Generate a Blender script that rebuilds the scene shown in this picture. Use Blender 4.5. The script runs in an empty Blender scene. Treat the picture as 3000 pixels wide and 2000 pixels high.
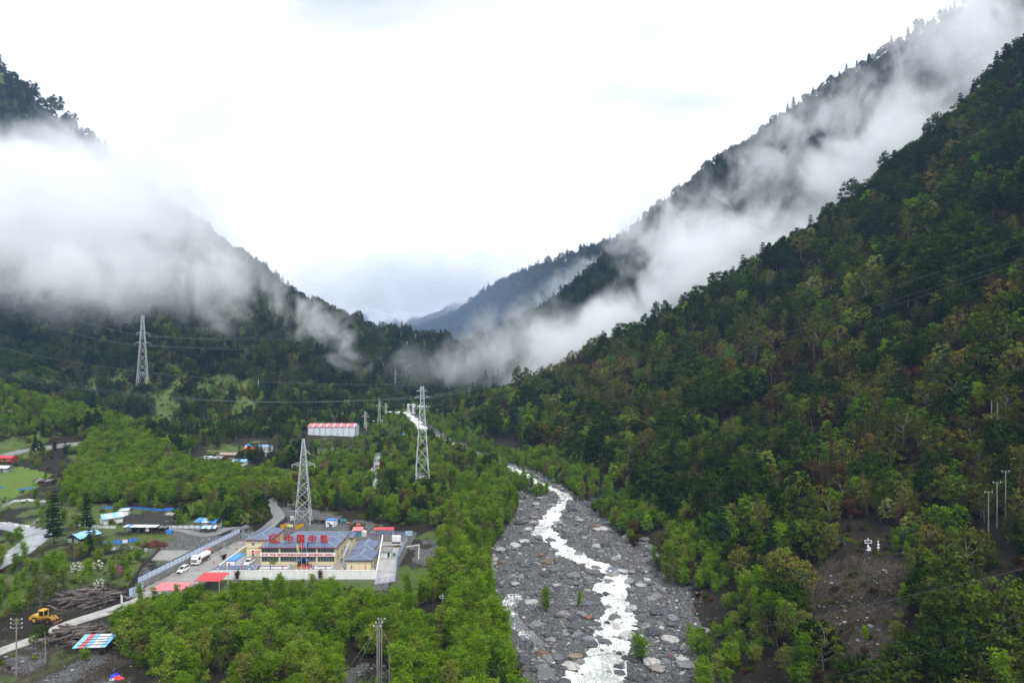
import bpy, bmesh, math, random
import numpy as np
from mathutils import Vector, Matrix, Euler

random.seed(7)
rng = np.random.default_rng(11)
R = math.radians
scene = bpy.context.scene
C = scene.collection

# ---------------------------------------------------------------- camera, world, sun, exposure
CAM_H = 66.0                    # metres above the yard of the camp
FPX, CX, CY = 2000.0, 1500.0, 1050.0   # focal length and horizon of the photograph, in its own pixels
cam_d = bpy.data.cameras.new('camera')
cam = bpy.data.objects.new('camera', cam_d); C.objects.link(cam)
cam.location = (0, 0, CAM_H); cam.rotation_euler = (R(90), 0, 0)
cam_d.sensor_width = 36.0; cam_d.lens = 24.0
cam_d.shift_y = (CY - 1000.0) / 3000.0
cam_d.clip_start = 1.0; cam_d.clip_end = 20000.0
scene.camera = cam

SUN_EL, SUN_AZ = R(56), R(152)   # azimuth from +Y towards +X
world = bpy.data.worlds.new('World'); scene.world = world; world.use_nodes = True
wn = world.node_tree.nodes; wl = world.node_tree.links; wn.clear()
w_out = wn.new('ShaderNodeOutputWorld'); w_bg = wn.new('ShaderNodeBackground')
sky = wn.new('ShaderNodeTexSky'); sky.sky_type = 'NISHITA'; sky.sun_disc = False
sky.sun_elevation = SUN_EL; sky.sun_rotation = SUN_AZ; sky.air_density = 1.0; sky.dust_density = 3.0
w_tc = wn.new('ShaderNodeTexCoord'); w_map = wn.new('ShaderNodeMapping'); w_map.inputs['Scale'].default_value = (1.0, 1.0, 2.6)
w_no = wn.new('ShaderNodeTexNoise'); w_no.inputs['Scale'].default_value = 1.7; w_no.inputs['Detail'].default_value = 5
w_no.inputs['Roughness'].default_value = 0.5; w_no.inputs['Distortion'].default_value = 0.35
w_cr = wn.new('ShaderNodeValToRGB')
w_cr.color_ramp.elements[0].position = 0.39; w_cr.color_ramp.elements[0].color = (4.45, 4.53, 4.62, 1)
w_cr.color_ramp.elements[1].position = 0.66; w_cr.color_ramp.elements[1].color = (9.6, 9.6, 9.6, 1)
w_mx = wn.new('ShaderNodeMix'); w_mx.data_type = 'RGBA'; w_mx.inputs['Factor'].default_value = 0.97   # closed overcast over the blue sky
wl.new(w_tc.outputs['Generated'], w_map.inputs['Vector']); wl.new(w_map.outputs['Vector'], w_no.inputs['Vector'])
wl.new(w_no.outputs['Fac'], w_cr.inputs['Fac'])
wl.new(sky.outputs['Color'], w_mx.inputs['A']); wl.new(w_cr.outputs['Color'], w_mx.inputs['B'])
wl.new(w_mx.outputs['Result'], w_bg.inputs['Color']); w_bg.inputs['Strength'].default_value = 0.1
wl.new(w_bg.outputs['Background'], w_out.inputs['Surface'])

sun_d = bpy.data.lights.new('sun', 'SUN'); sun_d.energy = 1.5; sun_d.angle = R(25); sun_d.color = (1.0, 0.97, 0.92)
sun = bpy.data.objects.new('sun', sun_d); C.objects.link(sun); sun.location = (0, 0, 900)
_sd = Vector((math.sin(SUN_AZ) * math.cos(SUN_EL), math.cos(SUN_AZ) * math.cos(SUN_EL), math.sin(SUN_EL)))
sun.rotation_euler = (-_sd).to_track_quat('-Z', 'Y').to_euler()

vs = scene.view_settings
vs.view_transform = 'Standard'; vs.look = 'None'; vs.gamma = 1.0; vs.use_curve_mapping = False; vs.exposure = 1.02
scene.display_settings.display_device = 'sRGB'
cy = scene.cycles
cy.max_bounces = 11; cy.diffuse_bounces = 2; cy.glossy_bounces = 2; cy.transmission_bounces = 3; cy.volume_bounces = 9; cy.transparent_max_bounces = 6
cy.use_adaptive_sampling = True; cy.adaptive_threshold = 0.02; cy.adaptive_min_samples = 16
cy.use_denoising = True; cy.denoiser = 'OPENIMAGEDENOISE'; cy.denoising_input_passes = 'RGB_ALBEDO_NORMAL'
try: cy.denoising_prefilter = 'ACCURATE'
except Exception: pass
cy.volume_step_rate = 0.36; cy.volume_max_steps = 128
cy.caustics_reflective = False; cy.caustics_refractive = False; cy.sample_clamp_indirect = 4.0
scene.render.use_persistent_data = False

# ---------------------------------------------------------------- small helpers
def tag(o, label=None, cat=None, group=None, kind=None):
    if label: o['label'] = label
    if cat: o['category'] = cat
    if group: o['group'] = group
    if kind: o['kind'] = kind
    return o

def empty(name, loc=(0, 0, 0), rz=0.0, parent=None):
    o = bpy.data.objects.new(name, None); C.objects.link(o)
    o.empty_display_size = 0.2
    o.location = loc; o.rotation_euler = (0, 0, rz); o.parent = parent
    return o

def copy_tree(o, parent=None):
    c = o.copy(); C.objects.link(c); c.parent = parent
    for ch in list(o.children): copy_tree(ch, c)
    return c

class MB:
    """collects geometry of one mesh"""
    def __init__(s): s.v = []; s.f = []; s.m = []; s.cur = 0
    def add(s, vs_, fs):
        b = len(s.v); s.v.extend(tuple(map(float, p)) for p in vs_)
        s.f.extend(tuple(b + i for i in f) for f in fs); s.m.extend([s.cur] * len(fs)); return s
    def box(s, x0, x1, y0, y1, z0, z1):
        return s.add([(x0,y0,z0),(x1,y0,z0),(x1,y1,z0),(x0,y1,z0),(x0,y0,z1),(x1,y0,z1),(x1,y1,z1),(x0,y1,z1)],
                     [(0,3,2,1),(4,5,6,7),(0,1,5,4),(1,2,6,5),(2,3,7,6),(3,0,4,7)])
    def bar(s, a, b, w, h=None):
        a = Vector(a); b = Vector(b); d = (b - a)
        if d.length < 1e-6: return s
        h = h or w; d.normalize()
        up = Vector((0, 0, 1)) if abs(d.z) < 0.95 else Vector((1, 0, 0))
        x = d.cross(up).normalized() * w / 2; y = x.cross(d).normalized() * h / 2
        p = [a-x-y, a+x-y, a+x+y, a-x+y, b-x-y, b+x-y, b+x+y, b-x+y]
        return s.add(p, [(0,3,2,1),(4,5,6,7),(0,1,5,4),(1,2,6,5),(2,3,7,6),(3,0,4,7)])
    def tube(s, pts, rad, n=6, cap=True):
        pts = [Vector(p) for p in pts]
        rs = rad if isinstance(rad, (list, tuple)) else [rad] * len(pts)
        b = len(s.v); ref = None
        for i, p in enumerate(pts):
            t = (pts[min(i+1, len(pts)-1)] - pts[max(i-1, 0)]).normalized()
            if ref is None: ref = Vector((1, 0, 0)) if abs(t.x) < 0.8 else Vector((0, 1, 0))
            x = (ref - t * ref.dot(t)).normalized(); y = t.cross(x); ref = x
            for k in range(n):
                a = 2 * math.pi * k / n
                s.v.append(tuple(p + (x * math.cos(a) + y * math.sin(a)) * rs[i]))
        for i in range(len(pts) - 1):
            for k in range(n):
                k2 = (k + 1) % n
                s.f.append((b+i*n+k, b+i*n+k2, b+(i+1)*n+k2, b+(i+1)*n+k)); s.m.append(s.cur)
        if cap:
            s.f.append(tuple(b + k for k in reversed(range(n)))); s.m.append(s.cur)
            s.f.append(tuple(b + (len(pts)-1)*n + k for k in range(n))); s.m.append(s.cur)
        return s
    def prism(s, poly, axis, a0, a1):
        """extrude polygon [(u,v)..] along axis ('x': u=y v=z, 'y': u=x v=z, 'z': u=x v=y)"""
        def P(u, v, t): return (t,u,v) if axis == 'x' else ((u,t,v) if axis == 'y' else (u,v,t))
        n = len(poly)
        vs_ = [P(u, v, a0) for u, v in poly] + [P(u, v, a1) for u, v in poly]
        fs = [tuple(reversed(range(n))), tuple(range(n, 2*n))] + [(i, (i+1) % n, n+(i+1) % n, n+i) for i in range(n)]
        return s.add(vs_, fs)
    def mesh(s, name, mats):
        me = bpy.data.meshes.new(name)
        me.from_pydata(s.v, [], s.f)
        for m in (mats if isinstance(mats, (list, tuple)) else [mats]): me.materials.append(m)
        if any(s.m): me.polygons.foreach_set('material_index', s.m)
        bm = bmesh.new(); bm.from_mesh(me); bmesh.ops.recalc_face_normals(bm, faces=bm.faces); bm.to_mesh(me); bm.free()
        me.update(); return me
    def build(s, name, mats, parent=None, loc=None, rz=None):
        o = bpy.data.objects.new(name, s.mesh(name, mats)); C.objects.link(o); o.parent = parent
        if loc: o.location = loc
        if rz is not None: o.rotation_euler = (0, 0, rz)
        return o

def obj(name, me, parent=None, loc=None, rz=None):
    o = bpy.data.objects.new(name, me); C.objects.link(o); o.parent = parent
    if loc: o.location = loc
    if rz is not None: o.rotation_euler = (0, 0, rz)
    return o

# ---------------------------------------------------------------- materials
MATS = {}
def mat(name, col, rough=0.7, metal=0.0, var=0.12, scale=3.0, bump=0.0, bscale=12.0, rand=0.0, spec=0.5):
    """principled material whose colour wanders a little in object space (dirt, fading)"""
    if name in MATS: return MATS[name]
    m = bpy.data.materials.new(name); m.use_nodes = True; MATS[name] = m
    n = m.node_tree.nodes; l = m.node_tree.links
    b = n['Principled BSDF']; b.inputs['Roughness'].default_value = rough; b.inputs['Metallic'].default_value = metal
    b.inputs['Specular IOR Level'].default_value = spec
    tc = n.new('ShaderNodeTexCoord'); no = n.new('ShaderNodeTexNoise'); no.inputs['Scale'].default_value = scale; no.inputs['Detail'].default_value = 4
    l.new(tc.outputs['Object'], no.inputs['Vector'])
    mr = n.new('ShaderNodeMapRange'); mr.inputs['From Min'].default_value = 0.3; mr.inputs['From Max'].default_value = 0.7
    mr.inputs['To Min'].default_value = 1 - var; mr.inputs['To Max'].default_value = 1 + var
    l.new(no.outputs['Fac'], mr.inputs['Value'])
    sc = n.new('ShaderNodeVectorMath'); sc.operation = 'SCALE'; sc.inputs[0].default_value = col[:3]
    fac = mr.outputs['Result']
    if rand:
        oi = n.new('ShaderNodeObjectInfo'); m2 = n.new('ShaderNodeMapRange'); m2.inputs['To Min'].default_value = 1 - rand; m2.inputs['To Max'].default_value = 1 + rand
        l.new(oi.outputs['Random'], m2.inputs['Value'])
        mu = n.new('ShaderNodeMath'); mu.operation = 'MULTIPLY'; l.new(fac, mu.inputs[0]); l.new(m2.outputs['Result'], mu.inputs[1]); fac = mu.outputs[0]
    l.new(fac, sc.inputs['Scale']); l.new(sc.outputs['Vector'], b.inputs['Base Color'])
    if bump:
        bn = n.new('ShaderNodeTexNoise'); bn.inputs['Scale'].default_value = bscale; bn.inputs['Detail'].default_value = 6
        l.new(tc.outputs['Object'], bn.inputs['Vector'])
        bp = n.new('ShaderNodeBump'); bp.inputs['Strength'].default_value = bump; bp.inputs['Distance'].default_value = 0.1
        l.new(bn.outputs['Fac'], bp.inputs['Height']); l.new(bp.outputs['Normal'], b.inputs['Normal'])
    return m

def ramp(n, stops):
    r = n.new('ShaderNodeValToRGB'); e = r.color_ramp.elements
    while len(e) > 1: e.remove(e[-1])
    e[0].position, e[0].color = stops[0][0], tuple(stops[0][1]) + (1,)
    for p, c in stops[1:]:
        x = e.new(p); x.color = tuple(c) + (1,)
    return r

def leaf_mat(name, stops, trans=0.3, vscale=0.6, vamp=0.35):
    """foliage: colour picked per plant, wandering through the crown, with light passing through the leaves"""
    m = bpy.data.materials.new(name); m.use_nodes = True; MATS[name] = m
    n = m.node_tree.nodes; l = m.node_tree.links; n.clear()
    out = n.new('ShaderNodeOutputMaterial'); oi = n.new('ShaderNodeObjectInfo')
    rp = ramp(n, stops)
    tc = n.new('ShaderNodeTexCoord'); no = n.new('ShaderNodeTexNoise'); no.inputs['Scale'].default_value = vscale; no.inputs['Detail'].default_value = 3
    l.new(tc.outputs['Object'], no.inputs['Vector'])
    l.new(oi.outputs['Random'], rp.inputs['Fac'])
    mr = n.new('ShaderNodeMapRange'); mr.inputs['From Min'].default_value = 0.3; mr.inputs['From Max'].default_value = 0.7
    mr.inputs['To Min'].default_value = 1 - vamp; mr.inputs['To Max'].default_value = 1 + vamp
    l.new(no.outputs['Fac'], mr.inputs['Value'])
    sc = n.new('ShaderNodeVectorMath'); sc.operation = 'SCALE'; l.new(rp.outputs['Color'], sc.inputs[0]); l.new(mr.outputs['Result'], sc.inputs['Scale'])
    d = n.new('ShaderNodeBsdfDiffuse'); t = n.new('ShaderNodeBsdfTranslucent'); mx = n.new('ShaderNodeMixShader'); mx.inputs['Fac'].default_value = trans
    l.new(sc.outputs['Vector'], d.inputs['Color']); l.new(sc.outputs['Vector'], t.inputs['Color'])
    l.new(d.outputs['BSDF'], mx.inputs[1]); l.new(t.outputs['BSDF'], mx.inputs[2]); l.new(mx.outputs['Shader'], out.inputs['Surface'])
    return m

# ---------------------------------------------------------------- noise and the lie of the land
def _hash(ix, iy, seed):
    h = (ix.astype(np.int64) * 374761393 + iy.astype(np.int64) * 668265263 + seed * 1442695041) & 0x7fffffff
    h = ((h ^ (h >> 13)) * 1274126177) & 0x7fffffff
    return ((h ^ (h >> 16)) & 0xffff) / 65535.0
def vnoise(x, y, seed=0):
    ix = np.floor(x); iy = np.floor(y); fx = x - ix; fy = y - iy
    fx = fx*fx*fx*(fx*(fx*6-15)+10); fy = fy*fy*fy*(fy*(fy*6-15)+10)
    a = _hash(ix, iy, seed); b = _hash(ix+1, iy, seed); c = _hash(ix, iy+1, seed); d = _hash(ix+1, iy+1, seed)
    return (a*(1-fx)+b*fx)*(1-fy) + (c*(1-fx)+d*fx)*fy - 0.5
def fbm(x, y, octaves=4, seed=0):
    s = 0.0; a = 1.0
    for i in range(octaves):
        s = s + a * vnoise(x * 2**i + 17.3*i, y * 2**i - 9.1*i, seed + i); a *= 0.5
    return s
def sstep(a, b, x):
    t = np.clip((x - a) / (b - a), 0, 1); return t*t*(3-2*t)

FOOT_Y = [0, 50, 100, 155, 218, 254, 329, 380, 419, 505, 590, 700, 1000, 1500, 2500, 4000, 7000]
FOOT_X = [18, 27, 36, 42.7, 53, 49, 36.5, 26, 12, -27, -58, -96, -190, -330, -620, -900, -1500]
BANK_Y = [0, 100, 155, 197, 244, 305, 380, 450, 505, 590, 730, 1000, 1500, 2500, 4000, 7000]
BANK_X = [10, 6, 1.4, -4.5, -8, 2.7, -2, -36, -64, -88, -128, -215, -360, -650, -930, -1530]
CH_Y = [0, 100, 140, 156, 173, 189, 208, 225, 237, 251.6, 268, 283, 303.7, 325, 341, 357, 366, 404.6, 484.6, 563, 730, 1000, 1500, 2500, 7000]
CH_X = [12, 12, 14, 17.2, 24.4, 28.4, 31.3, 34.3, 28.4, 20.6, 15.8, 12.3, 17.9, 25, 28, 21, 16, 3.6, -42, -70.5, -114.6, -203, -345, -635, -1515]
CH_WY = [100, 156, 189, 225, 240, 270, 300, 340, 366, 404, 484, 563, 730]
CH_W = [4.6, 4.8, 3.8, 4.0, 3.6, 4.2, 3.6, 2.6, 2.4, 2.8, 5.5, 6, 4]
def foot(y): return np.interp(y, FOOT_Y, FOOT_X)
def bank(y): return np.interp(y, BANK_Y, BANK_X)
_cs = np.linspace(0, 1600, 1601)
_cc = np.interp(_cs, CH_Y, CH_X); _k = np.ones(13)/13; _cc[6:-6] = np.convolve(_cc, _k, 'valid')
def chan(y): return np.interp(y, _cs, _cc) + 0.5*np.sin(y*0.17)
def chw(y): return np.interp(y, CH_WY, CH_W) * (1 + 0.10*np.sin(y*0.21+0.5))
def rbed(y): return -12.5 + 0.03*np.minimum(y, 1200) + 0.06*np.maximum(y-1200, 0)
PROF_S = [-50, 0, 10, 20, 42, 48, 66, 110, 150, 180, 241, 333, 380, 524, 651, 843, 1100, 2500]
PROF_Z = [0, 0, 3.5, 9, 20.5, 21.5, 24, 54, 84, 106, 152, 240, 292, 386, 460, 580, 730, 1500]
SPUR = [((70, 1060, 40), (-60, 960, 80)), ((-60, 960, 80), (-150, 930, 98)), ((-150, 930, 98), (-252, 930, 112)), ((-60, 960, 80), (-70, 860, 44))]
LEFT = [((-150, 930, 98), (-252, 930, 112)), ((-252, 930, 112), (-331, 900, 184)), ((-331, 900, 180), (-520, 1040, 290)),
        ((-520, 1040, 290), (-759, 1150, 470)), ((-759, 1150, 470), (-862, 1150, 552)), ((-862, 1150, 552), (-1500, 1200, 1050)),
        ((-150, 980, 76), (-132, 800, 40)), ((-420, 800, 128), (-300, 620, 50)), ((-520, 1040, 290), (-590, 780, 150)), ((-560, 700, 96), (-360, 560, 34)), ((-300, 620, 50), (-190, 560, 16))]
FAR = [((-3200, 4600, 900), (-1700, 4500, 480)), ((-1700, 4500, 480), (-900, 4300, 380)), ((-900, 4300, 380), (300, 4300, 420)), ((300, 4300, 420), (3000, 4000, 900)),
       ((-430, 3000, 120), (100, 2900, 260)), ((100, 2900, 260), (900, 2900, 420))]
def tent(x, y, segs, slope):
    z = np.full(np.shape(x), -1e3)
    for (ax, ay, az), (bx, by, bz) in segs:
        dx, dy = bx-ax, by-ay; t = np.clip(((x-ax)*dx + (y-ay)*dy) / (dx*dx+dy*dy), 0, 1)
        d = np.hypot(x-ax-t*dx, y-ay-t*dy)
        h = az + t*(bz-az); sl = slope + 0.0009*np.clip(h-180, 0, 500)     # high crests fall away more steeply
        z = np.maximum(z, h - (sl*d + 52*(1-np.exp(-d/120.))))
    return z
def smax(a, b, k):
    h = np.clip(0.5 + 0.5*(a-b)/k, 0, 1); return b*(1-h) + a*h + k*h*(1-h)
WALL_LINE = lambda y: -106.3 + (y-197)*0.127          # foot of the retaining wall
def H(x, y, detail=True):
    x = np.asarray(x, float); y = np.asarray(y, float)
    s = x - foot(y)
    rb = rbed(y)
    # right flank of the valley
    yc = y + 0.10*(x-200) + 16*fbm(x/90., y/400., 2, 3)
    fac = np.interp(yc, [0, 480, 545, 640, 760, 880, 985, 1080, 1250, 1500, 1750, 1980, 2200, 2600, 7000], [1, 1, .76, .50, .52, .78, .98, .78, .50, .40, .50, .60, .42, .40, .4])
    pr = np.interp(s, PROF_S, PROF_Z)
    pr = pr*(1 - sstep(560, 800, y)*np.interp(s, [0, 250, 330, 470], [.30, .26, .16, 0]))
    gull = fbm(y/70. + x/300., x/260., 4, 21)
    zr = rb + pr*fac + np.clip(s/160., 0, 1)*gull*34 + np.clip(s/30., 0, 1)*fbm(x/14., y/14., 3, 5)*4.0
    scm = sstep(4, 12, s)*sstep(50, 42, s)*sstep(205, 196, y)*sstep(120, 150, y)      # broken face of the landslip
    zr = zr + scm*(fbm(x/5., y/5., 3, 71)*3.2 + 0.9*np.abs(fbm(x/2.2, y/2.2, 2, 72)))
    # left flank
    zl = tent(x, y, LEFT, 0.42) + (fbm(x/80., y/80., 4, 31)*26)*sstep(420, 700, y)
    zm = 44*np.exp(-(((x+372)/95)**2 + ((y-430)/42)**2)) + 10*np.exp(-(((x+260)/60)**2 + ((y-405)/40)**2))
    # valley floor
    zf = 0.03*(y-218) + sstep(-60, -160, x)*sstep(250, 320, y)*3.0 + fbm(x/22., y/22., 3, 8)*1.3
    zf = zf + zm
    zf = np.where(y > 260, smax(zf, zl, 14.0), zf)
    # camp terrace and the field held up by the retaining wall
    inx = sstep(-24, -30, x)*sstep(-126, -120, x); iny = sstep(196, 200, y)*sstep(268, 258, y)
    zf = zf*(1-inx*iny)
    fld = sstep(0.2, -0.5, x - WALL_LINE(y))*sstep(186, 200, y)*sstep(-190, -165, x)*sstep(272, 250, y)
    zf = zf*(1-fld) + (2.5 + 0.02*(y-218))*fld
    # river bed
    b = bank(y)
    zb = rb + fbm(x/9., y/9., 3, 12)*1.2
    c = chan(y); w = chw(y)
    zb = zb - 1.5*np.exp(-((x-c)/(w*1.05))**4)
    c2 = b + 6 + 2.5*np.sin(y*0.12)
    zb = zb - 0.9*np.exp(-((x-c2)/2.2)**2)*sstep(214, 204, y)*sstep(150, 165, y)
    k = sstep(b-9, b+1.0, x)
    z = zf*(1-k) + zb*k
    z = np.where(s > -1, np.maximum(z*(s < 30) + zr*(s >= 30), smax(z, zr, 1.2)*sstep(40, 20, s) + zr*sstep(20, 40, s)), z)
    zs = tent(x, y, SPUR, 0.40) + fbm(x/50., y/50., 3, 36)*14
    z = np.where((y > 740) & (y < 1500), smax(z, zs, 10.0), z)
    far = tent(x, y, FAR, 0.5) + fbm(x/300., y/300., 5, 41)*110
    z = np.where(y > 1600, smax(z, far, 30.0), z)
    return z
def hz(x, y): return float(H(np.array([x]), np.array([y]))[0])

def hit(px, py, y0=60.0, y1=4000.0):
    """where the line of sight through a point of the photograph meets the ground"""
    n = 3000; t = np.geomspace(y0, y1, n)
    x = (px-CX)/FPX*t; z = CAM_H - (py-CY)/FPX*t
    g = H(x, t) > z
    i = int(np.argmax(g)) if g.any() else n-1
    a, b = t[max(i-1, 0)], t[i]
    for _ in range(18):
        m = 0.5*(a+b)
        if hz((px-CX)/FPX*m, m) > CAM_H - (py-CY)/FPX*m: b = m
        else: a = m
    return Vector(((px-CX)/FPX*b, b, hz((px-CX)/FPX*b, b)))
def plane_pt(px, py, z=0.0):
    y = FPX*(CAM_H-z)/(py-CY); return ((px-CX)/FPX*y, y)
def at(px, py, y):
    return Vector(((px-CX)/FPX*y, y, CAM_H-(py-CY)/FPX*y))
def in_poly(x, y, poly):
    x = np.asarray(x); y = np.asarray(y); r = np.zeros(x.shape, bool); n = len(poly)
    for i in range(n):
        x1, y1 = poly[i]; x2, y2 = poly[(i+1) % n]
        c = ((y1 > y) != (y2 > y)) & (x < (x2-x1)*(y-y1)/(y2-y1+1e-12)+x1); r ^= c
    return r
def to_px(x, y, z): return CX+FPX*x/y, CY+FPX*(CAM_H-z)/y
def gpoly(pts, z=0.0): return [plane_pt(a, b, z) for a, b in pts]
def dist_poly(x, y, pts):
    d = np.full(np.shape(x), 1e9)
    for (ax, ay), (bx, by) in zip(pts[:-1], pts[1:]):
        dx, dy = bx-ax, by-ay; t = np.clip(((x-ax)*dx+(y-ay)*dy)/(dx*dx+dy*dy), 0, 1)
        d = np.minimum(d, np.hypot(x-ax-t*dx, y-ay-t*dy))
    return d
# ---------------------------------------------------------------- ground sheet, river, roads
PASTURE = gpoly([(-60,1405),(60,1400),(150,1412),(100,1445),(40,1462),(-60,1462)], 4)
GARDEN = gpoly([(-60,1480),(140,1480),(150,1510),(60,1535),(-60,1525)], 3)
FIELDS = gpoly([(140,1480),(330,1490),(620,1490),(800,1560),(640,1640),(380,1745),(0,1760),(-100,1700),(-60,1480)], 2.5)
PLOT = gpoly([(350,1503),(470,1497),(535,1515),(520,1535),(360,1535)], 3)
FORECOURT = gpoly([(520,1555),(640,1542),(760,1545),(700,1585),(560,1655),(430,1700),(380,1735),(350,1745),(420,1640)], 2.5)
DIRT = gpoly([(-60,1840),(70,1790),(150,1745),(330,1740),(420,1730),(300,1800),(330,1860),(480,1960),(640,1980),(700,2150),(-60,2150)], 0)
SCREE = gpoly([(1195,1585),(1255,1575),(1300,1600),(1270,1660),(1200,1665)], 0)
CLEARING = gpoly([(1010,1965),(1060,1940),(1130,1945),(1160,1985),(1150,2100),(990,2100)], -2)
BEHIND = gpoly([(770,1570),(820,1490),(900,1500),(1080,1530),(1200,1560),(1205,1580),(900,1575)], 1)
STREAM = [plane_pt(*p) for p in ((1110,1315,9), (1102,1335,8), (1108,1355,7), (1092,1375,6), (1086,1395,5), (1106,1410,4.5), (1112,1425,4))]
SLIP = []
def SCARP(x, y):
    # outline of the landslip on the slope, in plan
    return in_poly(x, y, SLIP)
NOTREE = []
for _q in ((2330,1632),(2700,1664),(2705,1850),(2680,1900),(2630,2090),(2430,2090),(2410,1930),(2360,1850)):
    _h = hit(*_q); NOTREE.append((_h.x, _h.y))
for _q in ((2335,1632),(2480,1622),(2600,1648),(2700,1668),(2665,1790),(2640,1850),(2600,2040),(2440,2040),(2470,1930),(2500,1870),(2420,1850),(2360,1770)):
    _h = hit(*_q); SLIP.append((_h.x, _h.y))

def zones(x, y, z):
    s = x - foot(y); b = bank(y)
    n1 = fbm(x/6., y/6., 3, 51); n2 = fbm(x/25., y/25., 3, 52)
    rng_ = np.ones_like(x)
    gravel = sstep(-2.5, 1.0, x-b+2*n1)*sstep(5, 1, s+3*n1)*sstep(900, 700, y)
    soil = np.zeros_like(x); grass = np.zeros_like(x); past = np.zeros_like(x); tan = np.zeros_like(x); snow = np.zeros_like(x)
    flat = (x < b) & (y < 520)
    grass = np.where(flat, np.clip(0.35 + 1.2*n2 + 0.8*n1, 0, 1), grass)
    grass = np.where(in_poly(x, y, FIELDS) | in_poly(x, y, GARDEN), np.clip(0.72+0.9*n1+0.8*n2, 0, 1), grass)
    past = np.where(in_poly(x, y, PASTURE), 1.0, past)
    soil = np.where(in_poly(x, y, PLOT), 1.0, soil)
    g2 = in_poly(x, y, FORECOURT)
    gravel = np.where(g2, np.clip(0.5+1.4*n1+n2, 0.1, 1), gravel); grass = np.where(g2, np.clip(0.3+1.2*n2, 0, 0.8), grass)
    d = in_poly(x, y, DIRT)
    grass = np.where(d, np.clip(0.28+1.3*n2+.6*n1, 0, 0.85), grass); gravel = np.where(d, np.clip(0.02+1.0*n2+0.9*n1, 0, 0.7), gravel); tan = np.where(d, np.clip(.55+1.3*n1+.6*n2, 0, 1), tan)
    for P in (SCREE, CLEARING, BEHIND):
        m = in_poly(x, y, P); gravel = np.where(m, np.clip(0.65+1.2*n1, 0, 1), gravel); grass = np.where(m, np.clip(0.1+n2, 0, .4), grass)
    fp = (np.abs(x+80) < 44) & (np.abs(y-228) < 32) & (x > WALL_LINE(y))
    gravel = np.where(fp, 0.9, gravel)
    wf = (x > -90) & (x < -40) & (y > 180) & (y < 203.5)
    gravel = np.where(wf, np.clip(.1+n1, 0, .4), gravel); grass = np.where(wf, np.clip(.6+n2, 0, 1), grass)
    gl = (np.abs(x/y+.5) < .14) & (z < 50) & (z > 12) & (y > 430) & (y < 760)
    grass = np.where(gl, np.clip(.75+n2+.5*n1, 0, 1), grass)
    hs = (x < -150) & (y > 430) & (y < 1200) & (z > 14)
    grass = np.where(hs & ~gl, np.clip(.3+1.2*n2, 0, .8), grass)
    tan = np.where(SCARP(x, y), np.clip(0.85+1.2*n1+0.5*n2, .3, 1), tan)
    # runnel of pale debris down the scarp
    rx = foot(y) + 22 + 9*np.sin(y*0.05)
    tan = np.where((s > 2) & (s < 40) & (y > 100) & (y < 160), np.maximum(tan, np.clip(0.15+1.5*n1+0.6*n2, 0, .8)), tan)
    tan = np.where((s > 0) & (s < 16) & (y > 200) & (y < 330), np.clip(0.1+1.5*n2+n1, 0, 0.8), tan)
    snow = sstep(250, 420, z + 160*fbm(x/160., y/500., 4, 55))*sstep(2400, 2900, y)
    snow = np.maximum(snow, 0.8*sstep(430, 520, z)*sstep(1500, 1700, y)*sstep(2500, 2300, y))
    return gravel, grass, soil, past, tan, snow

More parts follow.
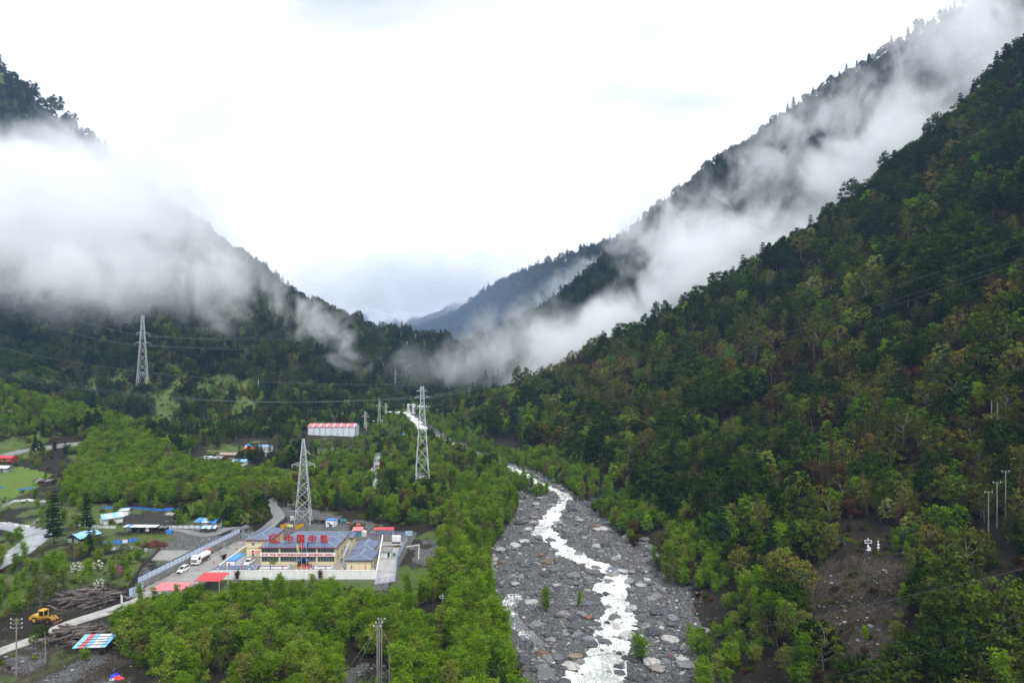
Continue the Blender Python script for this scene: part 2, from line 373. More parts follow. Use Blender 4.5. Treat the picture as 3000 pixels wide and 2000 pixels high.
def build_terrain():
    nx, ny = 620, 560
    t = np.linspace(-1.0, 1.0, nx); t = 1.12*(0.72*t + 0.28*t**3)
    yy = np.concatenate([np.geomspace(34, 120, 60, endpoint=False), np.geomspace(120, 6500, ny-60)])
    T, Y = np.meshgrid(t, yy); X = T*Y
    Z = H(X, Y)
    v = np.stack([X.ravel(), Y.ravel(), Z.ravel()], 1)
    i = np.arange((ny-1)*(nx-1)); r = i // (nx-1); c = i % (nx-1); a = r*nx+c
    f = np.stack([a, a+1, a+nx+1, a+nx], 1)
    me = bpy.data.meshes.new('terrain')
    me.vertices.add(len(v)); me.vertices.foreach_set('co', v.ravel())
    me.loops.add(f.size); me.loops.foreach_set('vertex_index', f.ravel())
    me.polygons.add(len(f)); me.polygons.foreach_set('loop_start', np.arange(len(f))*4)
    me.polygons.foreach_set('use_smooth', np.ones(len(f), bool))
    me.update(); me.validate()
    g, gr, so, pa, ta, sn = [q.ravel() for q in zones(X, Y, Z)]
    for nm, ch in (('zone_a', (g, gr, so)), ('zone_b', (pa, ta, sn))):
        at_ = me.attributes.new(nm, 'FLOAT_COLOR', 'POINT')
        at_.data.foreach_set('color', np.stack([*ch, np.ones_like(g)], 1).astype(np.float32).ravel())
    m = bpy.data.materials.new('ground'); m.use_nodes = True; n = m.node_tree.nodes; l = m.node_tree.links
    b = n['Principled BSDF']; b.inputs['Roughness'].default_value = 0.85; b.inputs['Specular IOR Level'].default_value = 0.3
    tc = n.new('ShaderNodeTexCoord')
    def noise(sc, det=5, ro=0.6):
        q = n.new('ShaderNodeTexNoise'); q.inputs['Scale'].default_value = sc; q.inputs['Detail'].default_value = det; q.inputs['Roughness'].default_value = ro
        l.new(tc.outputs['Object'], q.inputs['Vector']); return q.outputs['Fac']
    def rp(src, stops):
        q = ramp(n, stops); l.new(src, q.inputs['Fac']); return q.outputs['Color']
    def mix(f_, a_, b_):
        q = n.new('ShaderNodeMix'); q.data_type = 'RGBA'; l.new(f_, q.inputs['Factor']); l.new(a_, q.inputs['A']); l.new(b_, q.inputs['B']); return q.outputs['Result']
    fine = noise(1.6, 8, 0.75); mid = noise(0.25, 6)
    vo = n.new('ShaderNodeTexVoronoi'); vo.inputs['Scale'].default_value = 4.2; vo.inputs['Randomness'].default_value = 1; l.new(tc.outputs['Object'], vo.inputs['Vector'])
    litter = rp(fine, [(0.3, (.008,.008,.004)), (0.5, (.020,.016,.008)), (0.7, (.038,.03,.016))])
    stones = rp(vo.outputs['Color'], [(0.0, (.025,.027,.03)), (0.5, (.095,.097,.10)), (1.0, (.30,.30,.29))])
    grassc = rp(mid, [(0.3, (.055,.085,.016)), (0.5, (.085,.135,.024)), (0.62, (.13,.14,.045)), (0.75, (.16,.14,.07))])
    soilc = rp(fine, [(0.3, (.02,.018,.016)), (0.7, (.06,.052,.045))])
    pastc = rp(fine, [(0.35, (.07,.11,.018)), (0.5, (.12,.20,.025)), (0.65, (.17,.25,.04))])
    tanc = rp(fine, [(0.3, (.012,.010,.007)), (0.5, (.045,.035,.023)), (0.62, (.10,.078,.05)), (0.75, (.20,.16,.10))])
    snowc = rp(fine, [(0.3, (.6,.63,.68)), (0.7, (.8,.82,.85))])
    za = n.new('ShaderNodeAttribute'); za.attribute_name = 'zone_a'; zb = n.new('ShaderNodeAttribute'); zb.attribute_name = 'zone_b'
    sa = n.new('ShaderNodeSeparateColor'); sb = n.new('ShaderNodeSeparateColor'); l.new(za.outputs['Color'], sa.inputs[0]); l.new(zb.outputs['Color'], sb.inputs[0])
    def brk(src):   # ragged edge between two kinds of ground
        a1 = n.new('ShaderNodeMath'); a1.operation = 'ADD'; l.new(src, a1.inputs[0]); l.new(fine, a1.inputs[1])
        mr = n.new('ShaderNodeMapRange'); mr.interpolation_type = 'SMOOTHSTEP'; mr.inputs['From Min'].default_value = 0.85; mr.inputs['From Max'].default_value = 1.15
        l.new(a1.outputs[0], mr.inputs['Value']); return mr.outputs['Result']
    col = mix(brk(sa.outputs[1]), litter, grassc)
    col = mix(brk(sb.outputs[1]), col, tanc)
    col = mix(brk(sa.outputs[0]), col, stones)
    col = mix(brk(sa.outputs[2]), col, soilc)
    col = mix(brk(sb.outputs[0]), col, pastc)
    col = mix(brk(sb.outputs[2]), col, snowc)
    l.new(col, b.inputs['Base Color'])
    bp = n.new('ShaderNodeBump'); bp.inputs['Strength'].default_value = 1.0; bp.inputs['Distance'].default_value = 1.0
    l.new(fine, bp.inputs['Height']); l.new(bp.outputs['Normal'], b.inputs['Normal'])
    me.materials.append(m)
    o = obj('terrain', me); o['kind'] = 'structure'; return o
build_terrain()

def ribbon(name, centre, half, lift, m, follow=True, thick=0.12, step=1.5, zfun=None):
    """a strip laid along a centre line, with a little thickness so that its edge shows"""
    P = [Vector((p[0], p[1], 0)) for p in centre]; hw = half if isinstance(half, (list, tuple)) else [half]*len(P)
    pts = []; ws = []
    for i in range(len(P)-1):
        p0 = P[max(i-1, 0)]; p1 = P[i]; p2 = P[i+1]; p3 = P[min(i+2, len(P)-1)]
        k = max(2, int((p2-p1).length/step))
        for j in range(k):
            t = j/k
            q = 0.5*((2*p1) + (p2-p0)*t + (2*p0-5*p1+4*p2-p3)*t*t + (3*p1-p0-3*p2+p3)*t**3)
            pts.append(q); ws.append(hw[i]*(1-t)+hw[i+1]*t)
    pts.append(P[-1]); ws.append(hw[-1])
    mb = MB(); rows = []; across = 5
    for i, p in enumerate(pts):
        d = (pts[min(i+1, len(pts)-1)] - pts[max(i-1, 0)]).normalized(); nrm = Vector((-d.y, d.x, 0))
        q = [p + nrm*ws[i]*(2*j/(across-1)-1) for j in range(across)]
        if zfun: zz = [zfun(a.x, a.y) for a in q]
        else:
            zz = [hz(a.x, a.y) for a in q]
            if not follow: zz = [max(zz)*0.5 + sum(zz)/len(zz)*0.5]*across
        rows.append([(a.x, a.y, z_+lift) for a, z_ in zip(q, zz)])
    vs_ = []; fs = []; w = across
    for r in rows: vs_ += r
    nb = len(vs_)
    for r in rows: vs_ += [(a, b_, c-thick-lift-0.35) for a, b_, c in r]
    n = len(rows)
    for i in range(n-1):
        for j in range(w-1):
            a = i*w+j; fs.append((a, a+1, a+w+1, a+w)); fs.append((nb+a, nb+a+w, nb+a+w+1, nb+a+1))
        a = i*w; fs.append((a, a+w, nb+a+w, nb+a)); a = i*w+w-1; fs.append((a, nb+a, nb+a+w, a+w))
    for a0 in (0, (n-1)*w):
        for j in range(w-1): fs.append((a0+j, nb+a0+j, nb+a0+j+1, a0+j+1))
    mb.add(vs_, fs); return mb.build(name, m)

def water_mat(name, deep, foam, f0, f1, scale):
    m = bpy.data.materials.new(name); m.use_nodes = True; n = m.node_tree.nodes; l = m.node_tree.links
    b = n['Principled BSDF']; b.inputs['IOR'].default_value = 1.33
    tc = n.new('ShaderNodeTexCoord'); mp = n.new('ShaderNodeMapping'); mp.inputs['Scale'].default_value = (1.5, 0.55, 1.0)
    l.new(tc.outputs['Object'], mp.inputs['Vector'])
    no = n.new('ShaderNodeTexNoise'); no.inputs['Scale'].default_value = scale; no.inputs['Detail'].default_value = 7; no.inputs['Roughness'].default_value = 0.65; no.inputs['Distortion'].default_value = 1.4
    big = n.new('ShaderNodeTexNoise'); big.inputs['Scale'].default_value = 0.11; big.inputs['Detail'].default_value = 3
    l.new(mp.outputs['Vector'], no.inputs['Vector']); l.new(tc.outputs['Object'], big.inputs['Vector'])
    ad = n.new('ShaderNodeMath'); ad.operation = 'MULTIPLY_ADD'; l.new(big.outputs['Fac'], ad.inputs[0]); ad.inputs[1].default_value = 0.75; l.new(no.outputs['Fac'], ad.inputs[2])
    rp = ramp(n, [(f0, deep), (f0*0.4+f1*0.6, tuple(0.55*a+0.45*c for a, c in zip(deep, foam))), (f1, foam)])
    l.new(ad.outputs[0], rp.inputs['Fac']); l.new(rp.outputs['Color'], b.inputs['Base Color'])
    rr = n.new('ShaderNodeMapRange'); rr.inputs['From Min'].default_value = f0; rr.inputs['From Max'].default_value = f1; rr.inputs['To Min'].default_value = 0.12; rr.inputs['To Max'].default_value = 0.7
    l.new(ad.outputs[0], rr.inputs['Value']); l.new(rr.outputs['Result'], b.inputs['Roughness'])
    bp = n.new('ShaderNodeBump'); bp.inputs['Strength'].default_value = 0.5; bp.inputs['Distance'].default_value = 0.4
    l.new(no.outputs['Fac'], bp.inputs['Height']); l.new(bp.outputs['Normal'], b.inputs['Normal'])
    return m
def build_water():
    ys = np.arange(110, 760, 0.45); rows = 21
    c = chan(ys); w = chw(ys)
    mb = MB(); fs = []
    U, YY = np.meshgrid(np.linspace(-1, 1, rows), ys); XX = c[:, None] + U*w[:, None]*1.55
    ZZ = rbed(YY) - 0.42 + 0.08*np.sin(YY*1.9+U*3+2*np.sin(XX*0.9)) + 0.35*vnoise(XX*0.9, YY*0.7, 77) + 0.22*vnoise(XX*2.1, YY*1.7, 78)   # standing waves and little drops
    vs_ = list(zip(XX.ravel(), YY.ravel(), ZZ.ravel()))
    for i in range(len(ys)-1):
        for j in range(rows-1):
            a = i*rows+j; fs.append((a, a+1, a+rows+1, a+rows))
    mb.add(vs_, fs)
    o = mb.build('river', water_mat('river_water', (.33,.355,.33), (.86,.87,.86), 0.72, 0.99, 0.8))
    for p in o.data.polygons: p.use_smooth = True
    o['kind'] = 'structure'
    # side channel of clear shallow water on the near bank of the bed
    ys2 = np.arange(158, 212, 1.0); mb = MB()
    for y in ys2[:-1]:
        q = []
        for yy in (y, y+1):
            cc = float(bank(yy)) + 6 + 2.5*math.sin(yy*0.12); q += [(cc-2.4, yy, float(rbed(yy))-0.45), (cc+2.4, yy, float(rbed(yy))-0.45)]
        mb.add([q[0], q[1], q[3], q[2]], [(0,1,2,3)])
    o = mb.build('side_stream', water_mat('shallow_water', (.10,.11,.11), (.7,.72,.72), 0.9, 1.15, 0.9)); o['kind'] = 'structure'
    o = ribbon('woodland_stream', STREAM, [2.2,2.0,2.6,2.6,2.6,2.8,2.4], 0.10, water_mat('brook_water', (.16,.17,.17), (.6,.6,.6), 0.8, 1.05, 0.8)); o['kind'] = 'structure'
build_water()

def concrete(name, col, wet=0.5, scale=0.35):
    m = bpy.data.materials.new(name); m.use_nodes = True; n = m.node_tree.nodes; l = m.node_tree.links
    b = n['Principled BSDF']
    tc = n.new('ShaderNodeTexCoord'); no = n.new('ShaderNodeTexNoise'); no.inputs['Scale'].default_value = scale; no.inputs['Detail'].default_value = 7; no.inputs['Roughness'].default_value = 0.62
    l.new(tc.outputs['Object'], no.inputs['Vector'])
    rp = ramp(n, [(0.3, tuple(c*0.55 for c in col)), (0.5, tuple(c*0.85 for c in col)), (0.68, tuple(c*1.15 for c in col))])
    l.new(no.outputs['Fac'], rp.inputs['Fac'])
    br = n.new('ShaderNodeTexBrick'); br.offset = 0; br.inputs['Scale'].default_value = 0.2; br.inputs['Mortar Size'].default_value = 0.008; br.inputs['Brick Width'].default_value = 1.0; br.inputs['Row Height'].default_value = 0.9
    br.inputs['Color1'].default_value = (1,1,1,1); br.inputs['Color2'].default_value = (.88,.88,.88,1); br.inputs['Mortar'].default_value = (.45,.45,.45,1)
    l.new(tc.outputs['Object'], br.inputs['Vector'])
    mu = n.new('ShaderNodeMix'); mu.data_type = 'RGBA'; mu.blend_type = 'MULTIPLY'; mu.inputs['Factor'].default_value = 0.8
    l.new(rp.outputs['Color'], mu.inputs['A']); l.new(br.outputs['Color'], mu.inputs['B']); l.new(mu.outputs['Result'], b.inputs['Base Color'])
    rr = n.new('ShaderNodeMapRange'); rr.inputs['From Min'].default_value = 0.35; rr.inputs['From Max'].default_value = 0.6; rr.inputs['To Min'].default_value = 0.75-wet; rr.inputs['To Max'].default_value = 0.75
    l.new(no.outputs['Fac'], rr.inputs['Value']); l.new(rr.outputs['Result'], b.inputs['Roughness'])
    return m
ROADC = concrete('wet_concrete', (.30,.295,.28)); ROADP = concrete('pale_concrete', (.40,.39,.37), 0.3); ROADG = concrete('grey_track', (.21,.215,.21), 0.4)

def flat_sheet(name, poly, z, m, thick=0.25):
    mb = MB(); mb.prism([(x, y) for x, y in poly], 'z', z-thick, z); o = mb.build(name, m); o['kind'] = 'structure'; return o
# yard of the camp, access road between retaining wall and camp wall, storage yard beyond the side wall
flat_sheet('camp_yard', [(-91.6,204.4),(-40.7,204.4),(-46.8,247),(-91.2,247)], 0.05, ROADC)
flat_sheet('access_road', [(WALL_LINE(188)+1.2,188),(-91.9,188+10),(-91.4,262),(WALL_LINE(262)+.2,262),(WALL_LINE(200)+.1,200)], 0.08, ROADC)
flat_sheet('storage_yard', [(-40.3,199.7),(-34.3,202.4),(-37.8,226),(-37.9,246),(-46.4,246)], 0.07, concrete('storage_yard_concrete', (.42,.41,.40), 0.5, 0.22))
for nm, pts, hw, m in (
    ('lower_road', [(-98,196.5), plane_pt(395,1760), plane_pt(300,1790), plane_pt(200,1822), plane_pt(100,1858), plane_pt(0,1890), plane_pt(-110,1925)], [4.2,2.3,2.1,2.1,2.1,2.1,2.1], ROADP),
    ('village_road', [plane_pt(-120,1526,3), plane_pt(20,1532,3), plane_pt(95,1545,3), plane_pt(110,1570,3), plane_pt(60,1615,2.6), plane_pt(0,1652,2.2), plane_pt(-110,1710,1.5)], [3.6,3.6,4.0,4.2,4.0,3.6,3.4], concrete('village_road_concrete', (.34,.36,.385), 0.45, 0.25)),
    ('back_road', [plane_pt(690,1578,.5), plane_pt(740,1560,.8), plane_pt(795,1541,1), plane_pt(818,1522,1.2), plane_pt(806,1500,1.6), plane_pt(796,1478,2), plane_pt(812,1450,3)], [2.2,2.2,2.2,2.3,2.3,2.2,2.0], ROADG),
    ('valley_track', [plane_pt(-80,1385,6), plane_pt(60,1368,6.5), plane_pt(160,1360,7), plane_pt(240,1355,7)], [1.9]*4, ROADG),
    ('field_track', [plane_pt(495,1553,2.6), plane_pt(545,1562,2.6), plane_pt(610,1572,2.4), plane_pt(665,1560,1.8), plane_pt(720,1552,1.0)], [1.2,1.6,2.2,2.0,1.6], ROADG),
    ('hamlet_road', [plane_pt(640,1372,7), plane_pt(690,1352,8), plane_pt(750,1335,9), plane_pt(790,1330,9)], [3.5,3.5,4,4], ROADG)):
    o = ribbon(nm, pts, hw, 0.22, m); o['kind'] = 'structure'
flat_sheet('concrete_pad', [(a, b) for a, b in gpoly([(437,1640),(470,1612),(560,1612),(500,1642)], 2.62)], 2.75, ROADC, 1.2)
# ---------------------------------------------------------------- plants
BARK = mat('bark', (.05,.042,.034), 0.9, var=0.4, scale=4); BARKP = mat('pale_bark', (.16,.145,.125), 0.9, var=0.4, scale=3)
LEAF = {
 'alder': leaf_mat('alder_leaf', [(0,(.10,.175,.010)),(.35,(.15,.26,.014)),(.7,(.20,.32,.02)),(.9,(.22,.29,.04)),(1,(.19,.19,.05))], 0.48, 0.5, 0.25),
 'dark': leaf_mat('evergreen_leaf', [(0,(.013,.028,.005)),(.4,(.026,.050,.007)),(.75,(.046,.074,.009)),(1,(.075,.115,.014))], 0.2),
 'fresh': leaf_mat('fresh_leaf', [(0,(.06,.14,.012)),(.4,(.11,.22,.014)),(.7,(.18,.31,.02)),(.9,(.24,.31,.05)),(1,(.28,.30,.11))], 0.35),
 'olive': leaf_mat('olive_leaf', [(0,(.05,.065,.011)),(.5,(.095,.115,.016)),(.85,(.14,.145,.028)),(.96,(.155,.135,.03)),(1,(.18,.12,.03))], 0.25),
 'brown': leaf_mat('bare_twig', [(0,(.03,.02,.015)),(.5,(.055,.034,.02)),(.8,(.07,.045,.022)),(1,(.105,.052,.02))], 0.1),
 'pine': leaf_mat('pine_needle', [(0,(.009,.026,.012)),(.6,(.016,.04,.017)),(1,(.03,.06,.022))], 0.1),
 'white': leaf_mat('white_blossom', [(0,(.62,.62,.56)),(1,(.75,.74,.70))], 0.3),
 'pink': leaf_mat('pink_blossom', [(0,(.45,.20,.30)),(1,(.55,.27,.37))], 0.3)}

def leaves(pts, nrm_bias, size, r_, jitter=0.5):
    """one small four-cornered leaf spray at each point"""
    n = len(pts)
    d = r_.normal(size=(n, 3)) + nrm_bias; d /= np.linalg.norm(d, axis=1)[:, None]
    a = np.cross(d, r_.normal(size=(n, 3))); a /= np.linalg.norm(a, axis=1)[:, None]
    b = np.cross(d, a); sz = size*(1+jitter*(r_.random(n)-.5)*2)
    a = a*sz[:, None]*0.5; b = b*(sz*(0.55+0.4*r_.random(n)))[:, None]*0.5
    v = np.stack([pts-a-b*.4, pts-a*.1-b, pts+a, pts-a*.1+b], 1).reshape(-1, 3)
    f = np.arange(n*4).reshape(-1, 4); return v, f

def arr_mesh(name, v, f, m):
    me = bpy.data.meshes.new(name); me.vertices.add(len(v)); me.vertices.foreach_set('co', np.asarray(v, np.float32).ravel())
    me.loops.add(f.size); me.loops.foreach_set('vertex_index', f.ravel().astype(np.int32))
    me.polygons.add(len(f)); me.polygons.foreach_set('loop_start', np.arange(len(f))*f.shape[1]); me.update(); me.materials.append(m); return me

def limb(mb, a, b, r0, r1, bend, r_, n=4, seg=4):
    a = Vector(a); b = Vector(b); o = Vector((r_.normal(), r_.normal(), r_.normal()*.3))*bend*(b-a).length
    mb.tube([a + (b-a)*t + o*math.sin(math.pi*t)*0.5 for t in np.linspace(0, 1, seg)], [r0+(r1-r0)*t for t in np.linspace(0, 1, seg)], n, False)

def gen_alder(seed, h=8.0, rad=2.3, stems=4, nleaf=2300, size=0.33, lo=0.22, lean=0.18, spread=1.0):
    """slim many-stemmed young tree: thin stems, sprays of leaf along rising twigs, ragged top"""
    r_ = np.random.default_rng(seed); mb = MB(); pts = []
    for i in range(stems):
        a = r_.random()*6.28; rr = rad*(0.25+0.75*r_.random())*0.8*spread
        top = np.array([math.cos(a)*rr, math.sin(a)*rr, h*(0.72+0.28*r_.random())]); base = np.array([math.cos(a)*.25, math.sin(a)*.25, -0.3])
        limb(mb, base, top, .075, .015, lean*.5, r_, 4, 5)
        k = 16
        for j in range(k):
            t = lo + (1-lo)*(j+r_.random())/k
            p = base + (top-base)*t; b2 = r_.random()*6.28; L = rad*(0.75-0.5*abs(t-.5))*(0.5+0.6*r_.random())
            q = p + np.array([math.cos(b2)*L, math.sin(b2)*L, L*(0.25+0.5*r_.random())])
            if j % 2 == 0: limb(mb, p, q, .022, .006, .1, r_, 3, 2)
            m = int(nleaf/(stems*k)); u = r_.random(m)**0.7
            pts.append(p + (q-p)*u[:, None] + r_.normal(size=(m, 3))*np.array([.30, .30, .18])*(.6+.5*L))
    pts = np.concatenate(pts); pts = pts[pts[:, 2] > 0.3]
    return mb, leaves(pts, np.array([0, 0, 1.1]), size, r_)

def gen_broad(seed, h=11.0, rad=4.0, nclump=46, per=58, size=0.55, base=0.28, layered=False, trunk=.22):
    """spreading crown built of clumps round the ends of real limbs, open between the clumps"""
    r_ = np.random.default_rng(seed); mb = MB(); pts = []
    limb(mb, (0, 0, -0.6), (r_.normal()*.3, r_.normal()*.3, h*0.6), trunk, trunk*.45, .08, r_, 6, 5)
    for i in range(nclump):
        u = (i+0.5)/nclump; ph = i*2.399963+r_.normal()*.3
        zt = base + (1-base)*(1-u**0.8)*(0.92+0.1*r_.random())
        env = math.sqrt(max(0.02, 1-((zt-base-0.30*(1-base))/(0.72*(1-base)))**2)) if zt > base+0.3*(1-base) else 0.72+0.28*(zt-base)/(0.3*(1-base))
        rr = rad*env*(0.55+0.5*r_.random()**0.6)
        c = np.array([math.cos(ph)*rr, math.sin(ph)*rr, h*zt])
        if i % 2 == 0: limb(mb, (0, 0, h*max(0.22, zt*0.62)), c, trunk*.38, .03, .12, r_, 4, 4)
        cr = rad*(0.20+0.16*r_.random()); m = int(per*(0.7+.6*r_.random()))
        q = r_.normal(size=(m, 3)); q /= np.linalg.norm(q, axis=1)[:, None]; q *= (r_.random(m)**0.4)[:, None]*cr
        q[:, 2] = np.where(q[:, 2] < 0, q[:, 2]*0.35, q[:, 2]*(0.45 if layered else 0.8))
        pts.append(c + q)
    pts = np.concatenate(pts)
    return mb, leaves(pts, np.array([0, 0, 0.9]), size, r_)

def gen_bare(seed, h=6.0, rad=2.4, ntw=420):
    """leafless brown thicket tree: limbs and a haze of fine twigs"""
    r_ = np.random.default_rng(seed); mb = MB(); v = []; f = []
    for i in range(6):
        a = r_.random()*6.28; top = np.array([math.cos(a)*rad*.5, math.sin(a)*rad*.5, h*(.7+.3*r_.random())])
        limb(mb, (0, 0, -.3), top, .09, .02, .15, r_, 4, 4)
        for j in range(ntw//6):
            t = .25+.75*r_.random(); p = top*t; d = r_.normal(size=3); d[2] = abs(d[2])*.8+.2; d /= np.linalg.norm(d); q = p+d*rad*(.25+.55*r_.random())
            s_ = np.cross(d, r_.normal(size=3)); s_ = s_/np.linalg.norm(s_)*(.035+.05*r_.random())
            b = len(v); v += [p-s_, p+s_, q+s_*.6, q-s_*.6]; f.append((b, b+1, b+2, b+3))
    return mb, (np.array(v), np.array(f))

def gen_pine(seed, h=14.0, rad=2.6, tiers=13, size=0.42):
    r_ = np.random.default_rng(seed); mb = MB(); pts = []; nb = []
    limb(mb, (0, 0, -.6), (r_.normal()*.15, r_.normal()*.15, h), .2, .03, .02, r_, 6, 5)
    for i in range(tiers):
        zt = .16+.84*(i+.3*r_.random())/tiers; L = rad*(1.05-zt)**0.75*(.8+.4*r_.random()); nbr = 7
        for k in range(nbr):
            a = 6.283*(k+r_.random()*.7)/nbr; LL = L*(.65+.5*r_.random())
            p = np.array([0, 0, h*zt]); q = p+np.array([math.cos(a)*LL, math.sin(a)*LL, -LL*.18+.15*LL*r_.random()])
            if k % 2 == 0: limb(mb, p, q, .035, .01, .05, r_, 3, 2)
            m = int(18+36*LL/rad); u = .15+.85*r_.random(m)
            pts.append(p+(q-p)*u[:, None]+r_.normal(size=(m, 3))*np.array([.2, .2, .10])*(.5+LL*.3))
    pts = np.concatenate(pts); return mb, leaves(pts, np.array([0, 0, 1.2]), size, r_)

def gen_shrub(seed, h=1.8, rad=1.5, n=420, size=0.34):
    r_ = np.random.default_rng(seed); mb = MB(); pts = []
    for i in range(9):
        a = r_.random()*6.28; rr = rad*r_.random()**.5*.8; hh = h*(.45+.5*r_.random()); c = np.array([math.cos(a)*rr, math.sin(a)*rr, hh])
        limb(mb, (c[0]*.2, c[1]*.2, -.2), c, .03, .008, .1, r_, 3, 3)
        m = n//9; pts.append(c+r_.normal(size=(m, 3))*np.array([.36, .36, .26])*rad*.6)
    pts = np.concatenate(pts); pts[:, 2] = np.abs(pts[:, 2]); return mb, leaves(pts, np.array([0, 0, .8]), size, r_)

KIND = {}     # kind -> list of (trunk mesh, crown mesh, joined mesh)
def register(kind, leafm, bark, gens):
    out = []
    for g in gens:
        mb, (v, f) = g
        tm = mb.mesh(kind+'_trunk', bark); cm = arr_mesh(kind+'_crown', v, f, leafm)
        # joined copy for the woods beyond
        me = bpy.data.meshes.new(kind+'_whole'); bm = bmesh.new(); bm.from_mesh(tm); nf = len(bm.faces); bm.from_mesh(cm)
        bm.faces.ensure_lookup_table()
        for i in range(nf, len(bm.faces)): bm.faces[i].material_index = 1
        bm.to_mesh(me); bm.free(); me.materials.append(bark); me.materials.append(leafm)
        out.append((tm, cm, me))
    KIND[kind] = out
register('alder', LEAF['alder'], BARK, [gen_alder(1), gen_alder(2, 9.2, 2.0, 3), gen_alder(3, 7.0, 2.6, 5), gen_alder(4, 8.4, 2.4, 4), gen_alder(5, 6.2, 2.2, 5)])
register('evergreen', LEAF['dark'], BARK, [gen_broad(11), gen_broad(12, 13, 4.6, 54), gen_broad(13, 9, 3.6, 40), gen_broad(14, 10, 3.4, 40, layered=True)])
register('fresh', LEAF['fresh'], BARK, [gen_broad(21, 9, 3.2, 34, 50, .48), gen_broad(22, 7.5, 2.9, 30, 46, .45, layered=True), gen_broad(23, 10, 2.6, 34, 46, .48)])
register('olive', LEAF['olive'], BARKP, [gen_broad(31, 9, 3.4, 30, 44, .42), gen_broad(32, 7.5, 3.0, 26, 40, .40), gen_alder(33, 9.5, 2.8, 4, 1100, .36)])
register('bare', LEAF['brown'], BARKP, [gen_bare(41), gen_bare(42, 7.5, 2.8), gen_bare(43, 4.2, 2.6)])
register('pine', LEAF['pine'], BARK, [gen_pine(51, 14, 3.2), gen_pine(52, 17, 3.7, 15), gen_pine(53, 11, 3.0, 11)])
register('shrub', LEAF['fresh'], BARK, [gen_shrub(61), gen_shrub(62, 2.4, 1.6), gen_shrub(63, 1.4, 1.7)])
register('dark_shrub', LEAF['dark'], BARK, [gen_shrub(64), gen_shrub(65, 2.6, 1.9), gen_shrub(66, 1.5, 1.9)])
register('brown_shrub', LEAF['brown'], BARK, [gen_bare(67, 2.2, 1.6, 300), gen_bare(68, 1.6, 1.9, 300)])
register('olive_shrub', LEAF['olive'], BARK, [gen_shrub(69, 2.2, 1.8), gen_shrub(70, 1.5, 1.6)])
register('pole_tree', LEAF['olive'], BARK, [gen_alder(91, 16, 1.6, 1, 420, .34, .55, .04)])
register('white_blossom', LEAF['white'], BARK, [gen_broad(81, 4.2, 1.9, 14, 30, .28)])
register('pink_blossom', LEAF['pink'], BARK, [gen_broad(82, 3.6, 2.0, 24, 50, .28)])

LANDMARKS = [('the striped shelter', plane_pt(263,1888)), ('the pole trio in the clearing', plane_pt(1110,1990)), ('the white pipe', plane_pt(1390,1780)), ('the red canopy', plane_pt(610,1740)), ('the middle of the white wall', plane_pt(860,1720)), ('the storage yard fence', plane_pt(1165,1680)),
  ('the solar monitoring post', plane_pt(2543,1600,12)), ('the pole trio across the river', plane_pt(2921,1600,20)), ('the landslip foot', plane_pt(2480,1960,2)), ('the rust red boulder', plane_pt(1727,1812,-6)), ('the wide grey bend boulder', plane_pt(1799,1674,-5)), ('the pale midstream boulder', plane_pt(1773,1861,-7)), ('the huge dark bank boulder', plane_pt(1421,1640,-5)), ('the pale upstream boulder', plane_pt(1562,1534,-4)), ('the narrows upstream', plane_pt(1605,1424,-2)),
  ('the tall pylon', plane_pt(1237,1437,3)), ('the camp pylon', plane_pt(889,1531,1)), ('the big striped shed', plane_pt(975,1284,8)), ('the hamlet', plane_pt(680,1350,8)), ('the dark cabin', plane_pt(216,1598,3)), ('the open byre', plane_pt(425,1566,3)), ('the bright pasture', plane_pt(50,1430,4)), ('the yellow loader', plane_pt(140,1812)), ('the hillside pylon', (-330,600)), ('the white mast', (-230,620)), ('the first crest', (230,480)), ('the steep upper crest', (340,470)), ('the gully mouth', (60,560)), ('the slope above the bend', (110,260)), ('the high slope over the terrace', (170,240)), ('the wooded slope by the upper river', (80,360)), ('the mid slope', (200,350))]
def near_what(x, y):
    return min(LANDMARKS, key=lambda q: (q[1][0]-x)**2+(q[1][1]-y)**2)[0]
def size_word(s_, lo, hi, words=('small', 'mid-sized', 'tall')): return words[0] if s_ < lo else words[2] if s_ > hi else words[1]
